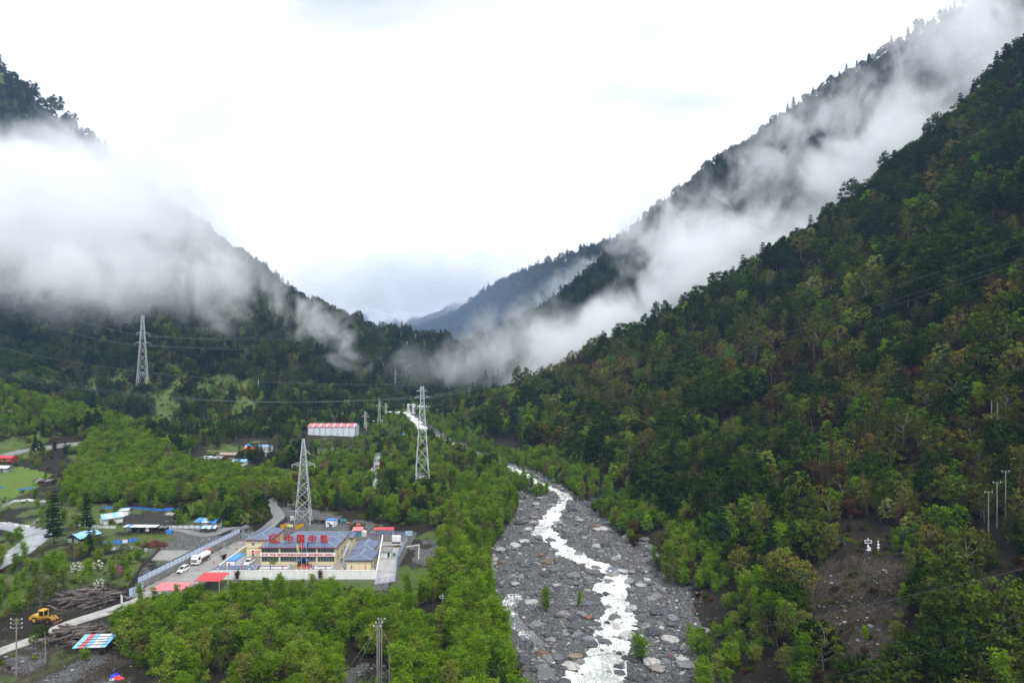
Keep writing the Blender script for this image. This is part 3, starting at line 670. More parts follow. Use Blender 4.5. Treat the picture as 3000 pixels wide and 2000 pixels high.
def scatter_group(name, pts, variants, label=None, cat=None):
    """one object carrying many plants nobody could count; pts: (n,6) x y z scale rot variant"""
    if len(pts) == 0: return None
    pts = np.asarray(pts, float)
    me = bpy.data.meshes.new(name); me.vertices.add(len(pts)); me.vertices.foreach_set('co', pts[:, :3].astype(np.float32).ravel())
    for nm, col, ty in (('scl', 3, 'FLOAT'), ('rot', 4, 'FLOAT'), ('pick', 5, 'INT')):
        a = me.attributes.new(nm, ty, 'POINT'); a.data.foreach_set('value', pts[:, col].astype(np.float32 if ty == 'FLOAT' else np.int32))
    me.update(); o = obj(name, me)
    lib = bpy.data.collections.new(name+'_variants')
    for i, m in enumerate(variants):
        q = bpy.data.objects.new('%s_variant_%02d' % (name, i), m); lib.objects.link(q)
    ng = bpy.data.node_groups.new(name+'_scatter', 'GeometryNodeTree')
    ng.interface.new_socket('Geometry', in_out='INPUT', socket_type='NodeSocketGeometry'); ng.interface.new_socket('Geometry', in_out='OUTPUT', socket_type='NodeSocketGeometry')
    N = ng.nodes; L = ng.links
    gi = N.new('NodeGroupInput'); go = N.new('NodeGroupOutput'); iop = N.new('GeometryNodeInstanceOnPoints'); ci = N.new('GeometryNodeCollectionInfo')
    ci.inputs['Collection'].default_value = lib; ci.inputs['Separate Children'].default_value = True; ci.inputs['Reset Children'].default_value = True
    def attr(nm, ty):
        q = N.new('GeometryNodeInputNamedAttribute'); q.data_type = ty; q.inputs['Name'].default_value = nm; return q.outputs['Attribute']
    cx = N.new('ShaderNodeCombineXYZ'); L.new(attr('rot', 'FLOAT'), cx.inputs['Z'])
    L.new(gi.outputs[0], iop.inputs['Points']); L.new(ci.outputs[0], iop.inputs['Instance']); iop.inputs['Pick Instance'].default_value = True
    L.new(attr('pick', 'INT'), iop.inputs['Instance Index'])
    L.new(cx.outputs[0], iop.inputs['Rotation']); L.new(attr('scl', 'FLOAT'), iop.inputs['Scale']); L.new(iop.outputs[0], go.inputs[0])
    md = o.modifiers.new('scatter', 'NODES'); md.node_group = ng
    tag(o, label, cat, None, 'stuff'); return o
# ---------------------------------------------------------------- where the plants stand
THICKET = gpoly([(335,1880),(420,1845),(520,1818),(700,1798),(1090,1795),(1200,1800),(1225,1720),(1290,1690),(1440,1700),(1500,1850),(1540,1990),(1600,2200),(560,2200),(470,1975),(345,1900)], -1)
SCRUB = gpoly([(200,1490),(190,1440),(235,1385),(300,1352),(450,1358),(540,1388),(700,1412),(840,1428),(835,1462),(640,1478),(330,1482)], 3)
ROADS = [[(-98,196.5), plane_pt(395,1760), plane_pt(300,1790), plane_pt(200,1822), plane_pt(100,1858), plane_pt(0,1890)],
         [plane_pt(-120,1526,3), plane_pt(20,1532,3), plane_pt(95,1545,3), plane_pt(110,1570,3), plane_pt(60,1615,2.6), plane_pt(0,1652,2.2)],
         [plane_pt(690,1578,.5), plane_pt(740,1560,.8), plane_pt(795,1541,1), plane_pt(818,1522,1.2), plane_pt(806,1500,1.6), plane_pt(796,1478,2)],
         [plane_pt(-80,1385,6), plane_pt(60,1368,6.5), plane_pt(240,1355,7)], [plane_pt(640,1372,7), plane_pt(690,1352,8), plane_pt(790,1330,9)], STREAM]
KEEP_OUT = []     # (x, y, radius) round buildings and pylons, filled below
for px, py, z, r_ in ((1235,1432,3,6), (888,1528,1,5), (975,1285,8,24), (900,1283,8,8), (1050,1283,8,8), (1000,1520,1,9), (850,1520,1,9), (1180,1520,1,4),
                      (245,1558,3,8), (310,1515,3.3,7), (415,1550,3,9), (470,1548,3,5), (595,1530,2.5,8), (350,1340,8,3), (620,1350,8,12), (660,1345,8,10), (735,1322,9,14), (700,1350,8,8), (70,1425,4,7),
                      (1225,1415,4,6), (1200,1205,14,20), (1280,1200,14,12), (2540,1600,13,4), (2575,1606,13,4), (250,1754,0,9), (210,1754,0,6), (140,1812,0,7)):
    x_, y_ = plane_pt(px, py, z); KEEP_OUT.append((x_, y_, r_))
for y_ in (152, 160, 168): KEEP_OUT.append(((2921-CX)/FPX*y_, y_, 4.5))
for px, py in ((418,1128),):
    h_ = hit(px, py); KEEP_OUT.append((h_.x, h_.y, 10))

def candidates(y0, y1, sp, lim=0.86):
    out = []
    n = int((y1-y0)/sp)+1
    for i in range(n):
        y = y0+i*sp; hw = lim*y+8; k = int(2*hw/sp); x = -hw+np.arange(k)*sp+((i % 2)*.5)*sp
        out.append(np.stack([x, np.full(k, y)], 1))
    p = np.concatenate(out); p += (rng.random(p.shape)-.5)*sp*0.95; return p

def visible(x, y, top):
    ok = np.ones(len(x), bool)
    for t in np.concatenate([np.linspace(.12, .9, 22), [.93, .96, .98]]):
        hx = x*t; hy = y*t; zl_ = CAM_H + (top-CAM_H)*t
        ok &= H(hx, hy) < zl_ + 4
    return ok

def clear(x, y, road=3.4):
    m = np.ones(len(x), bool)
    for r_ in ROADS: m &= dist_poly(x, y, r_) > road
    for a, b, r_ in KEEP_OUT: m &= np.hypot(x-a, y-b) > r_
    camp = (x > -126) & (x < -24.5) & (y > 187.5) & (y < 264) & (x > WALL_LINE(y)-2)
    m &= ~camp | ((x > -88) & (x < -45) & (y < 199.5))
    m &= ~((y > 432) & (y < 500) & (x > -152) & (x < -104) & ((x-CX*0)/y > -.305))
    m &= ~in_poly(x, y, FORECOURT) & ~in_poly(x, y, PLOT) & ~in_poly(x, y, PASTURE)
    return m

PLANTS = {k: [] for k in KIND}      # rows: x y z scale rot variant region
REGIONS = ['thicket before the white camp wall', 'strip along the stony river bank', 'scrub beyond the village fields', 'steep slope across the river', 'wooded flats between the camp and the shed', 'forested hillside above the village', 'far ridges', 'village fields']
def put(kind, x, y, scl, region):
    n = len(x)
    if n == 0: return
    PLANTS[kind].append(np.stack([x, y, H(x, y)-0.15, scl, rng.random(n)*6.283, rng.integers(0, len(KIND[kind]), n), np.full(n, region)], 1))
def assign(x, y, region, table, scl, sj=0.3, smul=None):
    """table: kind -> weight array"""
    ks = list(table); W = np.stack([np.broadcast_to(np.asarray(table[k], float), x.shape) for k in ks], 1)
    W = np.cumsum(np.maximum(W, 0), 1); u = rng.random(len(x))
    for i, k in enumerate(ks):
        lo = W[:, i-1] if i else np.zeros(len(x)); m = (u >= lo) & (u < W[:, i])
        s_ = scl*(1-sj+2*sj*rng.random(m.sum()))
        put(k, x[m], y[m], s_*(smul.get(k, 1) if smul else 1), region)

# --- foreground thicket and river bank
p = candidates(118, 345, 2.35); x, y = p.T; b = bank(y); s = x-foot(y)
m = clear(x, y) & (x < b-0.5) & ~in_poly(x, y, CLEARING) & ~in_poly(x, y, SCREE)
th = m & in_poly(x, y, THICKET)
bk = m & ~th & (x > -30-0.12*np.maximum(y-230, 0)) & (x > b-26) & (y > 150)
nn = fbm(x/12., y/12., 3, 91)
th &= (nn > -0.36)
assign(x[th], y[th], 0, {'alder': .60, 'fresh': .03, 'olive': .07, 'bare': .06, 'shrub': .14}, 0.86, .4, {'fresh': .6, 'bare': .9, 'olive': .6, 'shrub': .9})
bk &= nn > -0.35
assign(x[bk], y[bk], 1, {'alder': .6, 'fresh': .03, 'olive': .06, 'pine': .012, 'shrub': .12, 'brown_shrub': .05}, 0.82, .3, {'fresh': .65, 'pine': .55})
# --- trees on the river bed itself and the right bank
p = candidates(150, 440, 2.5); x, y = p.T; s = x-foot(y); nn = fbm(x/16., y/16., 3, 92)
m = (s > -3) & (s < 22) & (y > 212) & (nn > -.28) & clear(x, y)
assign(x[m], y[m], 1, {'alder': .42, 'fresh': .05, 'olive': .12, 'bare': .1, 'dark_shrub': .12, 'brown_shrub': .1}, 0.85, .3, {'olive': .8})
m = (s > -1) & (s < 20) & (y <= 212) & (nn > -.22) & ~in_poly(x, y, NOTREE)
assign(x[m], y[m], 1, {'alder': .38, 'shrub': .14, 'brown_shrub': .10, 'dark_shrub': .1}, 0.66, .3)
p = candidates(182, 204, 2.1); x, y = p.T; m = (x > -90) & (x < -41) & (y < 202.3) & clear(x, y, 2.5) & ~in_poly(x, y, THICKET) & ~((x < -80) & (y > 191))
assign(x[m], y[m], 0, {'alder': .5, 'shrub': .25, 'olive_shrub': .12}, .42, .25, {'shrub': 1.6, 'olive_shrub': 1.5})
p = candidates(170, 187, 2.3); x, y = p.T; m = (x > -100) & (x < -79) & clear(x, y, 3.2) & ~in_poly(x, y, THICKET)
assign(x[m], y[m], 0, {'alder': .55, 'shrub': .2}, .58, .3, {'shrub': 1.5})
# --- bushes closing in on the narrow upper river
p = candidates(335, 700, 2.8); x, y = p.T; c = chan(y); w = chw(y); s = x-foot(y); nn = fbm(x/9., y/9., 2, 191)
m = (x > bank(y)-2) & (s < 4) & (np.abs(x-c) > w*1.5+1.5+4*sstep(420, 340, y)) & (nn > -.2)
assign(x[m], y[m], 1, {'alder': .5, 'fresh': .04, 'olive': .06, 'shrub': .2}, .7, .35, {'fresh': .6, 'shrub': 1.5})
# --- alder scrub beyond the fields and on the mound
p = candidates(280, 500, 2.7); x, y = p.T
m = in_poly(x, y, SCRUB) & clear(x, y)
assign(x[m], y[m], 2, {'alder': .80, 'fresh': .03, 'olive': .03}, 0.84, .2)
mound = (44*np.exp(-(((x+372)/95)**2 + ((y-430)/42)**2)) > 6) & (y < 475) & (x < -235) & clear(x, y)
assign(x[mound], y[mound], 2, {'alder': .62, 'olive': .08, 'dark_shrub': .1, 'shrub': .1}, 0.75, .25)
# --- wooded flats between camp and shed
p = candidates(258, 640, 3.5); x, y = p.T; b = bank(y); nn = fbm(x/20., y/20., 3, 93)
m = (x < b-1) & (x > -128-0.1*(y-260)) & clear(x, y, 3.0) & (nn > -.55) & ~in_poly(x, y, SCRUB) & ~in_poly(x, y, BEHIND)
low = m & (x < -108) & (y > 330); m &= ~low
m &= ~((x > b-26) & (y < 345)); nn = nn[m]
assign(x[m], y[m], 4, {'alder': .30+.2*nn, 'fresh': .12, 'olive': .10-.1*nn, 'bare': .06, 'evergreen': .06-.2*nn, 'pine': .05, 'shrub': .2, 'olive_shrub': .08, 'dark_shrub': .08}, 0.82, .32, {'fresh': .75, 'evergreen': .72, 'pine': .62, 'shrub': 1.2})
p = candidates(372, 600, 4.6); x, y = p.T; nn = fbm(x/24., y/24., 3, 193); zlv = tent(x, y, LEFT, 0.42)
m = (x < -106) & (x > -330) & (zlv < 0.03*(y-218)+6) & clear(x, y, 4) & ~in_poly(x, y, SCRUB) & (nn > -.12) & (44*np.exp(-(((x+372)/95)**2 + ((y-430)/42)**2)) < 6)
m &= ~((x < -150) & (y < 470) & (x > -235) & (nn < .1)); nn = nn[m]
assign(x[m], y[m], 5, {'pine': .26, 'evergreen': .14, 'olive': .12, 'fresh': .08, 'bare': .08, 'alder': .12, 'dark_shrub': .12}, .8, .3, {'pine': .7})
p = candidates(246, 275, 2.4); x, y = p.T; nn = fbm(x/5., y/5., 2, 199); m = in_poly(x, y, BEHIND) & clear(x, y, 3) & (nn > .02)
assign(x[m], y[m], 4, {'shrub': .3, 'brown_shrub': .25, 'olive_shrub': .2, 'dark_shrub': .1}, .55, .4)
# --- village fields: few trees, some bushes
p = candidates(150, 420, 3.6); x, y = p.T; nn = fbm(x/18., y/18., 3, 94)
vf = (x < -107) & clear(x, y, 3.5) & ~in_poly(x, y, SCRUB) & ~in_poly(x, y, DIRT) & ~in_poly(x, y, THICKET) & (y < 400) & (44*np.exp(-(((x+372)/95)**2 + ((y-430)/42)**2)) < 6)
nearv = vf & (y < 219) & (nn > -.25)
assign(x[nearv], y[nearv], 7, {'alder': .30, 'olive': .06, 'shrub': .2, 'olive_shrub': .22, 'brown_shrub': .06}, 0.62, .3, {'shrub': .9})
v2 = vf & (y >= 222)
assign(x[v2], y[v2], 7, {'shrub': .10, 'olive_shrub': .10, 'alder': .05+.15*(nn[v2] > .15), 'dark_shrub': .05}, 0.6, .3)
dt = in_poly(x, y, DIRT) & clear(x, y, 4) & (nn > .0)
assign(x[dt], y[dt], 7, {'olive_shrub': .12, 'brown_shrub': .2, 'shrub': .1}, 0.42, .3)
# --- right slope
def right_slope(y0, y1, sp, scl, under):
    p = candidates(y0, y1, sp); x, y = p.T; s = x-foot(y)
    n1 = fbm(x/34., y/34., 3, 95); n2 = fbm(x/15., y/15., 3, 96); n3 = fbm(x/80., y/80., 3, 97)
    m = (s > 16) & clear(x, y) & ~in_poly(x, y, NOTREE) & ~((s > 40) & (s < 56) & (y > 160) & (y < 205) & (x < 122))
    x, y, s, n1, n2, n3 = [q[m] for q in (x, y, s, n1, n2, n3)]
    up = np.clip((s-140)/140, 0, 1); lowf = np.clip((y-300)/120, 0, 1)*np.clip(1-(s-20)/70, 0, 1)
    t = {'evergreen': .11+.24*up-.3*n1, 'olive': .18+.25*n3*(1-up)+.1*lowf, 'bare': .20+.5*np.clip(n1, 0, 1)-.12*up, 'fresh': .07+.2*np.clip(n2, 0, 1), 'pine': .012+.05*up+.06*(n3 < -.25), 'alder': .02+.22*lowf+.42*np.clip(1-(s-30)/22, 0, 1)*(y < 235)}
    if under: t.update({'dark_shrub': np.full_like(x, .13), 'brown_shrub': np.full_like(x, .12), 'olive_shrub': np.full_like(x, .14), 'shrub': np.full_like(x, .06)})
    vis = visible(x, y, H(x, y)+12)
    x, y = x[vis], y[vis]; t = {k: np.asarray(v)[vis] for k, v in t.items()}
    assign(x, y, 3, t, scl, .38, {'evergreen': 1.0, 'fresh': .85, 'olive': 1.0, 'bare': .95, 'pine': .95, 'dark_shrub': 1.6, 'brown_shrub': 1.6, 'olive_shrub': 1.6, 'shrub': 1.4})
right_slope(70, 215, 3.0, 0.92, True)
right_slope(215, 330, 3.8, 1.25, True)
right_slope(330, 640, 5.0, 1.42, True)
p = candidates(110, 215, 2.2); x, y = p.T; s = x-foot(y); nn = fbm(x/6., y/6., 2, 197)
m = (in_poly(x, y, NOTREE) & (nn > .10)) | ((s > 40) & (s < 56) & (y > 160) & (y < 205) & (x < 122) & ~SCARP(x, y) & (nn > -.2)); m &= clear(x, y)
assign(x[m], y[m], 3, {'brown_shrub': .3, 'olive_shrub': .22, 'shrub': .06, 'alder': .02}, .5, .35)
# --- left hillside
p = candidates(420, 1120, 4.9); x, y = p.T
zlv = tent(x, y, LEFT, 0.42); fl = 0.03*(y-218)+3
m = (zlv > fl-8) & (x < -100-0.02*y) & clear(x, y, 4); x, y = x[m], y[m]
vis = visible(x, y, H(x, y)+12); x, y = x[vis], y[vis]
n1 = fbm(x/50., y/50., 3, 98); n2 = fbm(x/22., y/22., 3, 99); lo = np.clip(1-(H(x, y)-10)/50, 0, 1)
gl = (np.abs((x-CX*0)/y+0.5) < .12) & (H(x, y) < 48) & (n2 > .02)      # grassy glades under the big pylon
g_ = gl & (rng.random(len(x)) < .75); assign(x[g_], y[g_], 5, {'shrub': .35, 'olive_shrub': .3, 'dark_shrub': .12, 'fresh': .08}, .9, .4, {'fresh': .6})
x, y, n1, n2, lo = [q[~gl] for q in (x, y, n1, n2, lo)]
assign(x, y, 5, {'evergreen': .28-.3*n1, 'olive': .20+.06*lo, 'bare': .10+.3*np.clip(n1, 0, 1), 'fresh': .10+.08*lo, 'pine': .08+.14*lo*(n2 < .1)+.1*(n1 < -.2), 'alder': .05+.05*lo, 'olive_shrub': .08, 'dark_shrub': .08}, 1.12, .34, {'fresh': .8, 'pine': .85, 'dark_shrub': 1.7})
# --- right flank beyond the first crest and the far ridges
def ridge(y0, y1, sp, scl):
    p = candidates(y0, y1, sp, 0.84); x, y = p.T; s = x-foot(y)
    m = (s > 15) | ((y > 1000)); x, y = x[m], y[m]
    vis = visible(x, y, H(x, y)+10*scl); x, y = x[vis], y[vis]
    m = ~((y > 1000) & (x < -120-.02*y) & (y < 1120)); x, y = x[m], y[m]
    n1 = fbm(x/60., y/60., 3, 100)
    assign(x, y, 6, {'evergreen': .62-.4*n1, 'pine': .22, 'olive': .06, 'bare': .10+.3*np.clip(n1, 0, 1)}, scl, .35)
ridge(640, 1120, 7.0, 1.1)
ridge(1120, 2350, 15.0, 1.9)
# flat wooded valley floor far off
p = candidates(500, 1000, 5.5); x, y = p.T; s = x-foot(y)
m = (s > -6) & (s <= 20) & (x > chan(y)+chw(y)*1.8); x2, y2 = x[m], y[m]
assign(x2, y2, 4, {'alder': .5, 'fresh': .1, 'olive': .2, 'evergreen': .15}, .85, .3)
m = (x < bank(y)) & (x > bank(y)-45) & (y > 640) & clear(x, y); x2, y2 = x[m], y[m]
assign(x2, y2, 4, {'alder': .4, 'fresh': .1, 'olive': .2, 'evergreen': .25}, .85, .3)

NAMES = {'alder': ('alder_tree', 'slim bright green alder tree', 'tree'), 'evergreen': ('evergreen_tree', 'dark round crowned evergreen tree', 'tree'),
         'fresh': ('young_leaf_tree', 'vivid yellow green young tree', 'tree'), 'olive': ('budding_tree', 'olive brown tree in bud', 'tree'),
         'bare': ('bare_tree', 'leafless brown tree with fine twigs', 'tree'), 'pine': ('conifer_tree', 'narrow dark green conifer', 'tree')}
WHERE = ['in the thicket before the white camp wall', 'along the stony river bank', 'in the scrub beyond the village fields', 'on the steep slope across the river',
         'on the wooded flats behind the camp', 'on the forested hillside above the village', 'on a misty ridge up the valley', 'among the village fields']
STUFF = {'shrub': ('green_undergrowth', 'fresh green bushes covering the ground between trees'), 'dark_shrub': ('dark_undergrowth', 'dark green bushes under the hillside trees'),
         'brown_shrub': ('brown_undergrowth', 'dry brown twiggy brush on the slopes'), 'olive_shrub': ('pale_undergrowth', 'pale olive bushes on slopes and field edges')}
N_PLANTS = 0
def plant_all():
    global N_PLANTS
    for k, rows in PLANTS.items():
        if not rows: continue
        P = np.concatenate(rows); N_PLANTS += len(P)
        P = P[(P[:, 1] > 60)]
        if k in STUFF:
            nm, lb = STUFF[k]; scatter_group(nm, P, [q[2] for q in KIND[k]], lb, 'bushes'); continue
        if k not in NAMES: continue
        nm, lb, cat = NAMES[k]
        inview = (np.abs(P[:, 0]/P[:, 1]) < .75) & ((CAM_H-P[:, 2]-4)/P[:, 1] < .475)
        app = np.where(inview, P[:, 3]/P[:, 1], 0)
        vis = visible(P[:, 0], P[:, 1], P[:, 2]+6); app = np.where(vis, app, 0)
        order = np.argsort(-app); own = order[:300]; rest = order[300:]; q1, q2 = np.quantile(P[own, 3], [.33, .66])
        for i in own:
            x, y, z, s_, ro, v, reg = P[i]; tm, cm, wm = KIND[k][int(v)]
            big = 8*s_*FPX/y > 62
            if big:
                e = empty(nm, (x, y, z), ro); e.scale = (s_, s_, s_)
                obj('trunk', tm, e); obj('crown', cm, e)
            else:
                e = obj(nm, wm, None, (x, y, z), ro); e.scale = (s_, s_, s_)
            w_ = size_word(s_, q1, q2)+' '+lb; nw = near_what(x, y)
            tag(e, w_+' near '+nw, cat, w_+' near '+nw)
        scatter_group(nm.replace('_tree', '')+'_woodland', P[rest], [q[2] for q in KIND[k]], 'mass of '+lb.replace('tree', 'trees')+' filling the valley sides', 'woodland')
plant_all()
print('PLANTS', N_PLANTS)
# ---------------------------------------------------------------- stones of the river bed
def rock_mat(name, stops, rough=0.55):
    m = bpy.data.materials.new(name); m.use_nodes = True; n = m.node_tree.nodes; l = m.node_tree.links; b = n['Principled BSDF']; b.inputs['Roughness'].default_value = rough
    oi = n.new('ShaderNodeObjectInfo'); rp = ramp(n, stops); l.new(oi.outputs['Random'], rp.inputs['Fac'])
    tc = n.new('ShaderNodeTexCoord'); mp = n.new('ShaderNodeMapping'); mp.inputs['Scale'].default_value = (1, 1, 3.5); l.new(tc.outputs['Object'], mp.inputs['Vector'])
    no = n.new('ShaderNodeTexNoise'); no.inputs['Scale'].default_value = 1.8; no.inputs['Detail'].default_value = 6; no.inputs['Distortion'].default_value = .6; l.new(mp.outputs['Vector'], no.inputs['Vector'])
    mr = n.new('ShaderNodeMapRange'); mr.inputs['From Min'].default_value = .3; mr.inputs['From Max'].default_value = .7; mr.inputs['To Min'].default_value = .55; mr.inputs['To Max'].default_value = 1.5; l.new(no.outputs['Fac'], mr.inputs['Value'])
    sc = n.new('ShaderNodeVectorMath'); sc.operation = 'SCALE'; l.new(rp.outputs['Color'], sc.inputs[0]); l.new(mr.outputs['Result'], sc.inputs['Scale']); l.new(sc.outputs['Vector'], b.inputs['Base Color'])
    bp = n.new('ShaderNodeBump'); bp.inputs['Strength'].default_value = .5; bp.inputs['Distance'].default_value = .15; l.new(no.outputs['Fac'], bp.inputs['Height']); l.new(bp.outputs['Normal'], b.inputs['Normal'])
    return m
ROCK = rock_mat('river_rock', [(0,(.025,.028,.033)),(.3,(.06,.066,.074)),(.55,(.11,.115,.12)),(.78,(.20,.205,.21)),(.9,(.36,.36,.35)),(.95,(.11,.085,.06)),(1,(.15,.07,.045))])
def rock_mesh(seed, sub, m=None, flat=.62, blocky=.5):
    r_ = np.random.default_rng(seed); bm = bmesh.new(); bmesh.ops.create_icosphere(bm, subdivisions=sub, radius=1.0)
    planes = [(Vector(r_.normal(size=3)).normalized(), .55+.35*r_.random()) for _ in range(9)]
    for v in bm.verts:
        for n_, d in planes:
            k = v.co.dot(n_)
            if k > d: v.co -= n_*(k-d)*(.6+.4*blocky)
        v.co *= 1+.07*r_.normal(); v.co.z *= flat; v.co.x *= 1.15
    me = bpy.data.meshes.new('boulder'); bm.to_mesh(me); bm.free(); me.materials.append(m or ROCK); return me
BIGROCK = [rock_mesh(200+i, 3, None, .5+.08*(i % 4)) for i in range(7)]
SMALLROCK = [rock_mesh(220+i, 1, None, .6) for i in range(6)]
def boulder(px, py, wpx, label, mesh=None, sink=.25, rz=0., squash=(1, 1, 1), m=None):
    p = hit(px, py); r_ = wpx*p.y/FPX/2.3
    o = obj('boulder', (mesh if mesh is not None else BIGROCK[int(px+py) % 7]), None, (p.x, p.y+r_*.4, p.z+r_*(.35-sink)), rz); o.scale = (r_*squash[0], r_*squash[1], r_*squash[2])
    if m is not None:
        o.data = o.data.copy(); o.data.materials[0] = m
    return tag(o, label, 'boulder')
DARKROCK = rock_mat('dark_rock', [(0,(.02,.021,.025)),(1,(.03,.03,.034))]); PALEROCK = rock_mat('pale_rock', [(0,(.22,.225,.22)),(1,(.28,.28,.27))])
REDROCK = rock_mat('red_rock', [(0,(.16,.065,.045)),(1,(.18,.075,.05))]); BLUEROCK = rock_mat('blue_rock', [(0,(.10,.115,.14)),(1,(.13,.145,.17))]); TANROCK = rock_mat('tan_rock', [(0,(.17,.125,.085)),(1,(.2,.15,.1))])
for a in ((1421,1640,36,'huge dark boulder at the edge of the alder thicket',.1,.3,(1,1,1.5),DARKROCK), (1799,1674,46,'wide grey boulder at the river bend with a smooth slanting face',.2,.1,(1,.9,.95),BLUEROCK),
          (1813,1634,17,'upright grey stone block above the river bend',.1,.2,(.9,.9,1.7),None), (1727,1812,30,'rust red boulder beside the rapids',.15,.5,(1,1,1.2),REDROCK),
          (1773,1861,46,'pale grey boulder splitting the rapids in midstream',.2,.2,(1,.9,1),PALEROCK), (1769,1750,40,'flat dark boulder jutting into the rapids',.2,0,(1.1,.8,.8),DARKROCK),
          (1723,1772,36,'blue grey slab leaning beside the dark boulder',.25,.6,(1.1,.7,.8),BLUEROCK), (1694,1861,34,'pointed blue grey slab tilted towards the water',.2,.5,(1.2,.6,.9),BLUEROCK),
          (1722,1848,32,'long dark slab just above the midstream boulder',.25,.1,(1.3,.7,.7),DARKROCK), (1687,1926,44,'broad brown flat boulder at the rapids edge',.3,.1,(1.1,.8,.8),TANROCK),
          (1562,1534,28,'pale round boulder on the bank of the upper bend',.2,.2,(1,1,1),PALEROCK), (1704,1460,28,'dark blocky boulder on the far bank upstream',.1,.1,(1,1,1.3),DARKROCK),
          (1815,1922,28,'dark square boulder beside the shrub on the gravel',.1,.4,(1,1,1.4),DARKROCK), (1558,1788,22,'grey streaked boulder beside the little pine',.15,.3,(1,1,1.3),None),
          (1510,1714,32,'pale streaked boulder beside the side stream',.15,.5,(1,1,1.1),PALEROCK), (1538,1690,22,'dark boulder on the gravel above the side stream',.15,.4,(1,1,1.2),DARKROCK),
          (1605,1424,20,'blue grey block in the narrows upstream',.1,.1,(1,1,1.3),BLUEROCK), (1527,1536,40,'low dark boulders edge under the thicket',.2,.1,(1.2,.8,.9),DARKROCK),
          (2475,1790,14,'grey stone resting on the bare landslip face',.2,.1,(1,1,1),BLUEROCK), (2365,1878,14,'round grey stone stuck in the landslip',.2,.1,(1,1,1.1),BLUEROCK), (2514,1878,16,'dark slate stone lying on the landslip',.2,.6,(1,1,1.2),BLUEROCK),
          (2650,1622,24,'flat pale stone on the terrace above the landslip',.2,.2,(1.2,1,.6),PALEROCK), (718,1546,22,'big grey boulder beside the back road',.2,.2,(1,1,1),None), (505,1509,44,'wide pale boulder lying in the dark plot',.3,.1,(1.2,.8,.7),PALEROCK),
          (487,1529,14,'grey boulder at the corner of the dark plot',.2,.1,(1,1,1),None), (80,1466,14,'dark hay heap stone beside the garden wall',.1,.1,(1,1,1.1),DARKROCK), (110,1458,16,'slanting dark rock in the pasture edge',.1,.6,(1.3,.8,.8),DARKROCK),
          (65,1938,12,'whitish boulder on the brown slope by the pole',.2,.1,(1,1,1),PALEROCK), (38,1958,14,'grey boulder beside the utility pole foot',.2,.1,(1,1,1),BLUEROCK), (16,1924,10,'small white stone on the brown slope',.2,.1,(1,1,1),PALEROCK), (320,1795,16,'grey stones heap boulder beside the road edge',.2,.1,(1,1,1),None)):
    boulder(a[0], a[1], a[2], a[3], None, a[4], a[5], a[6], a[7])

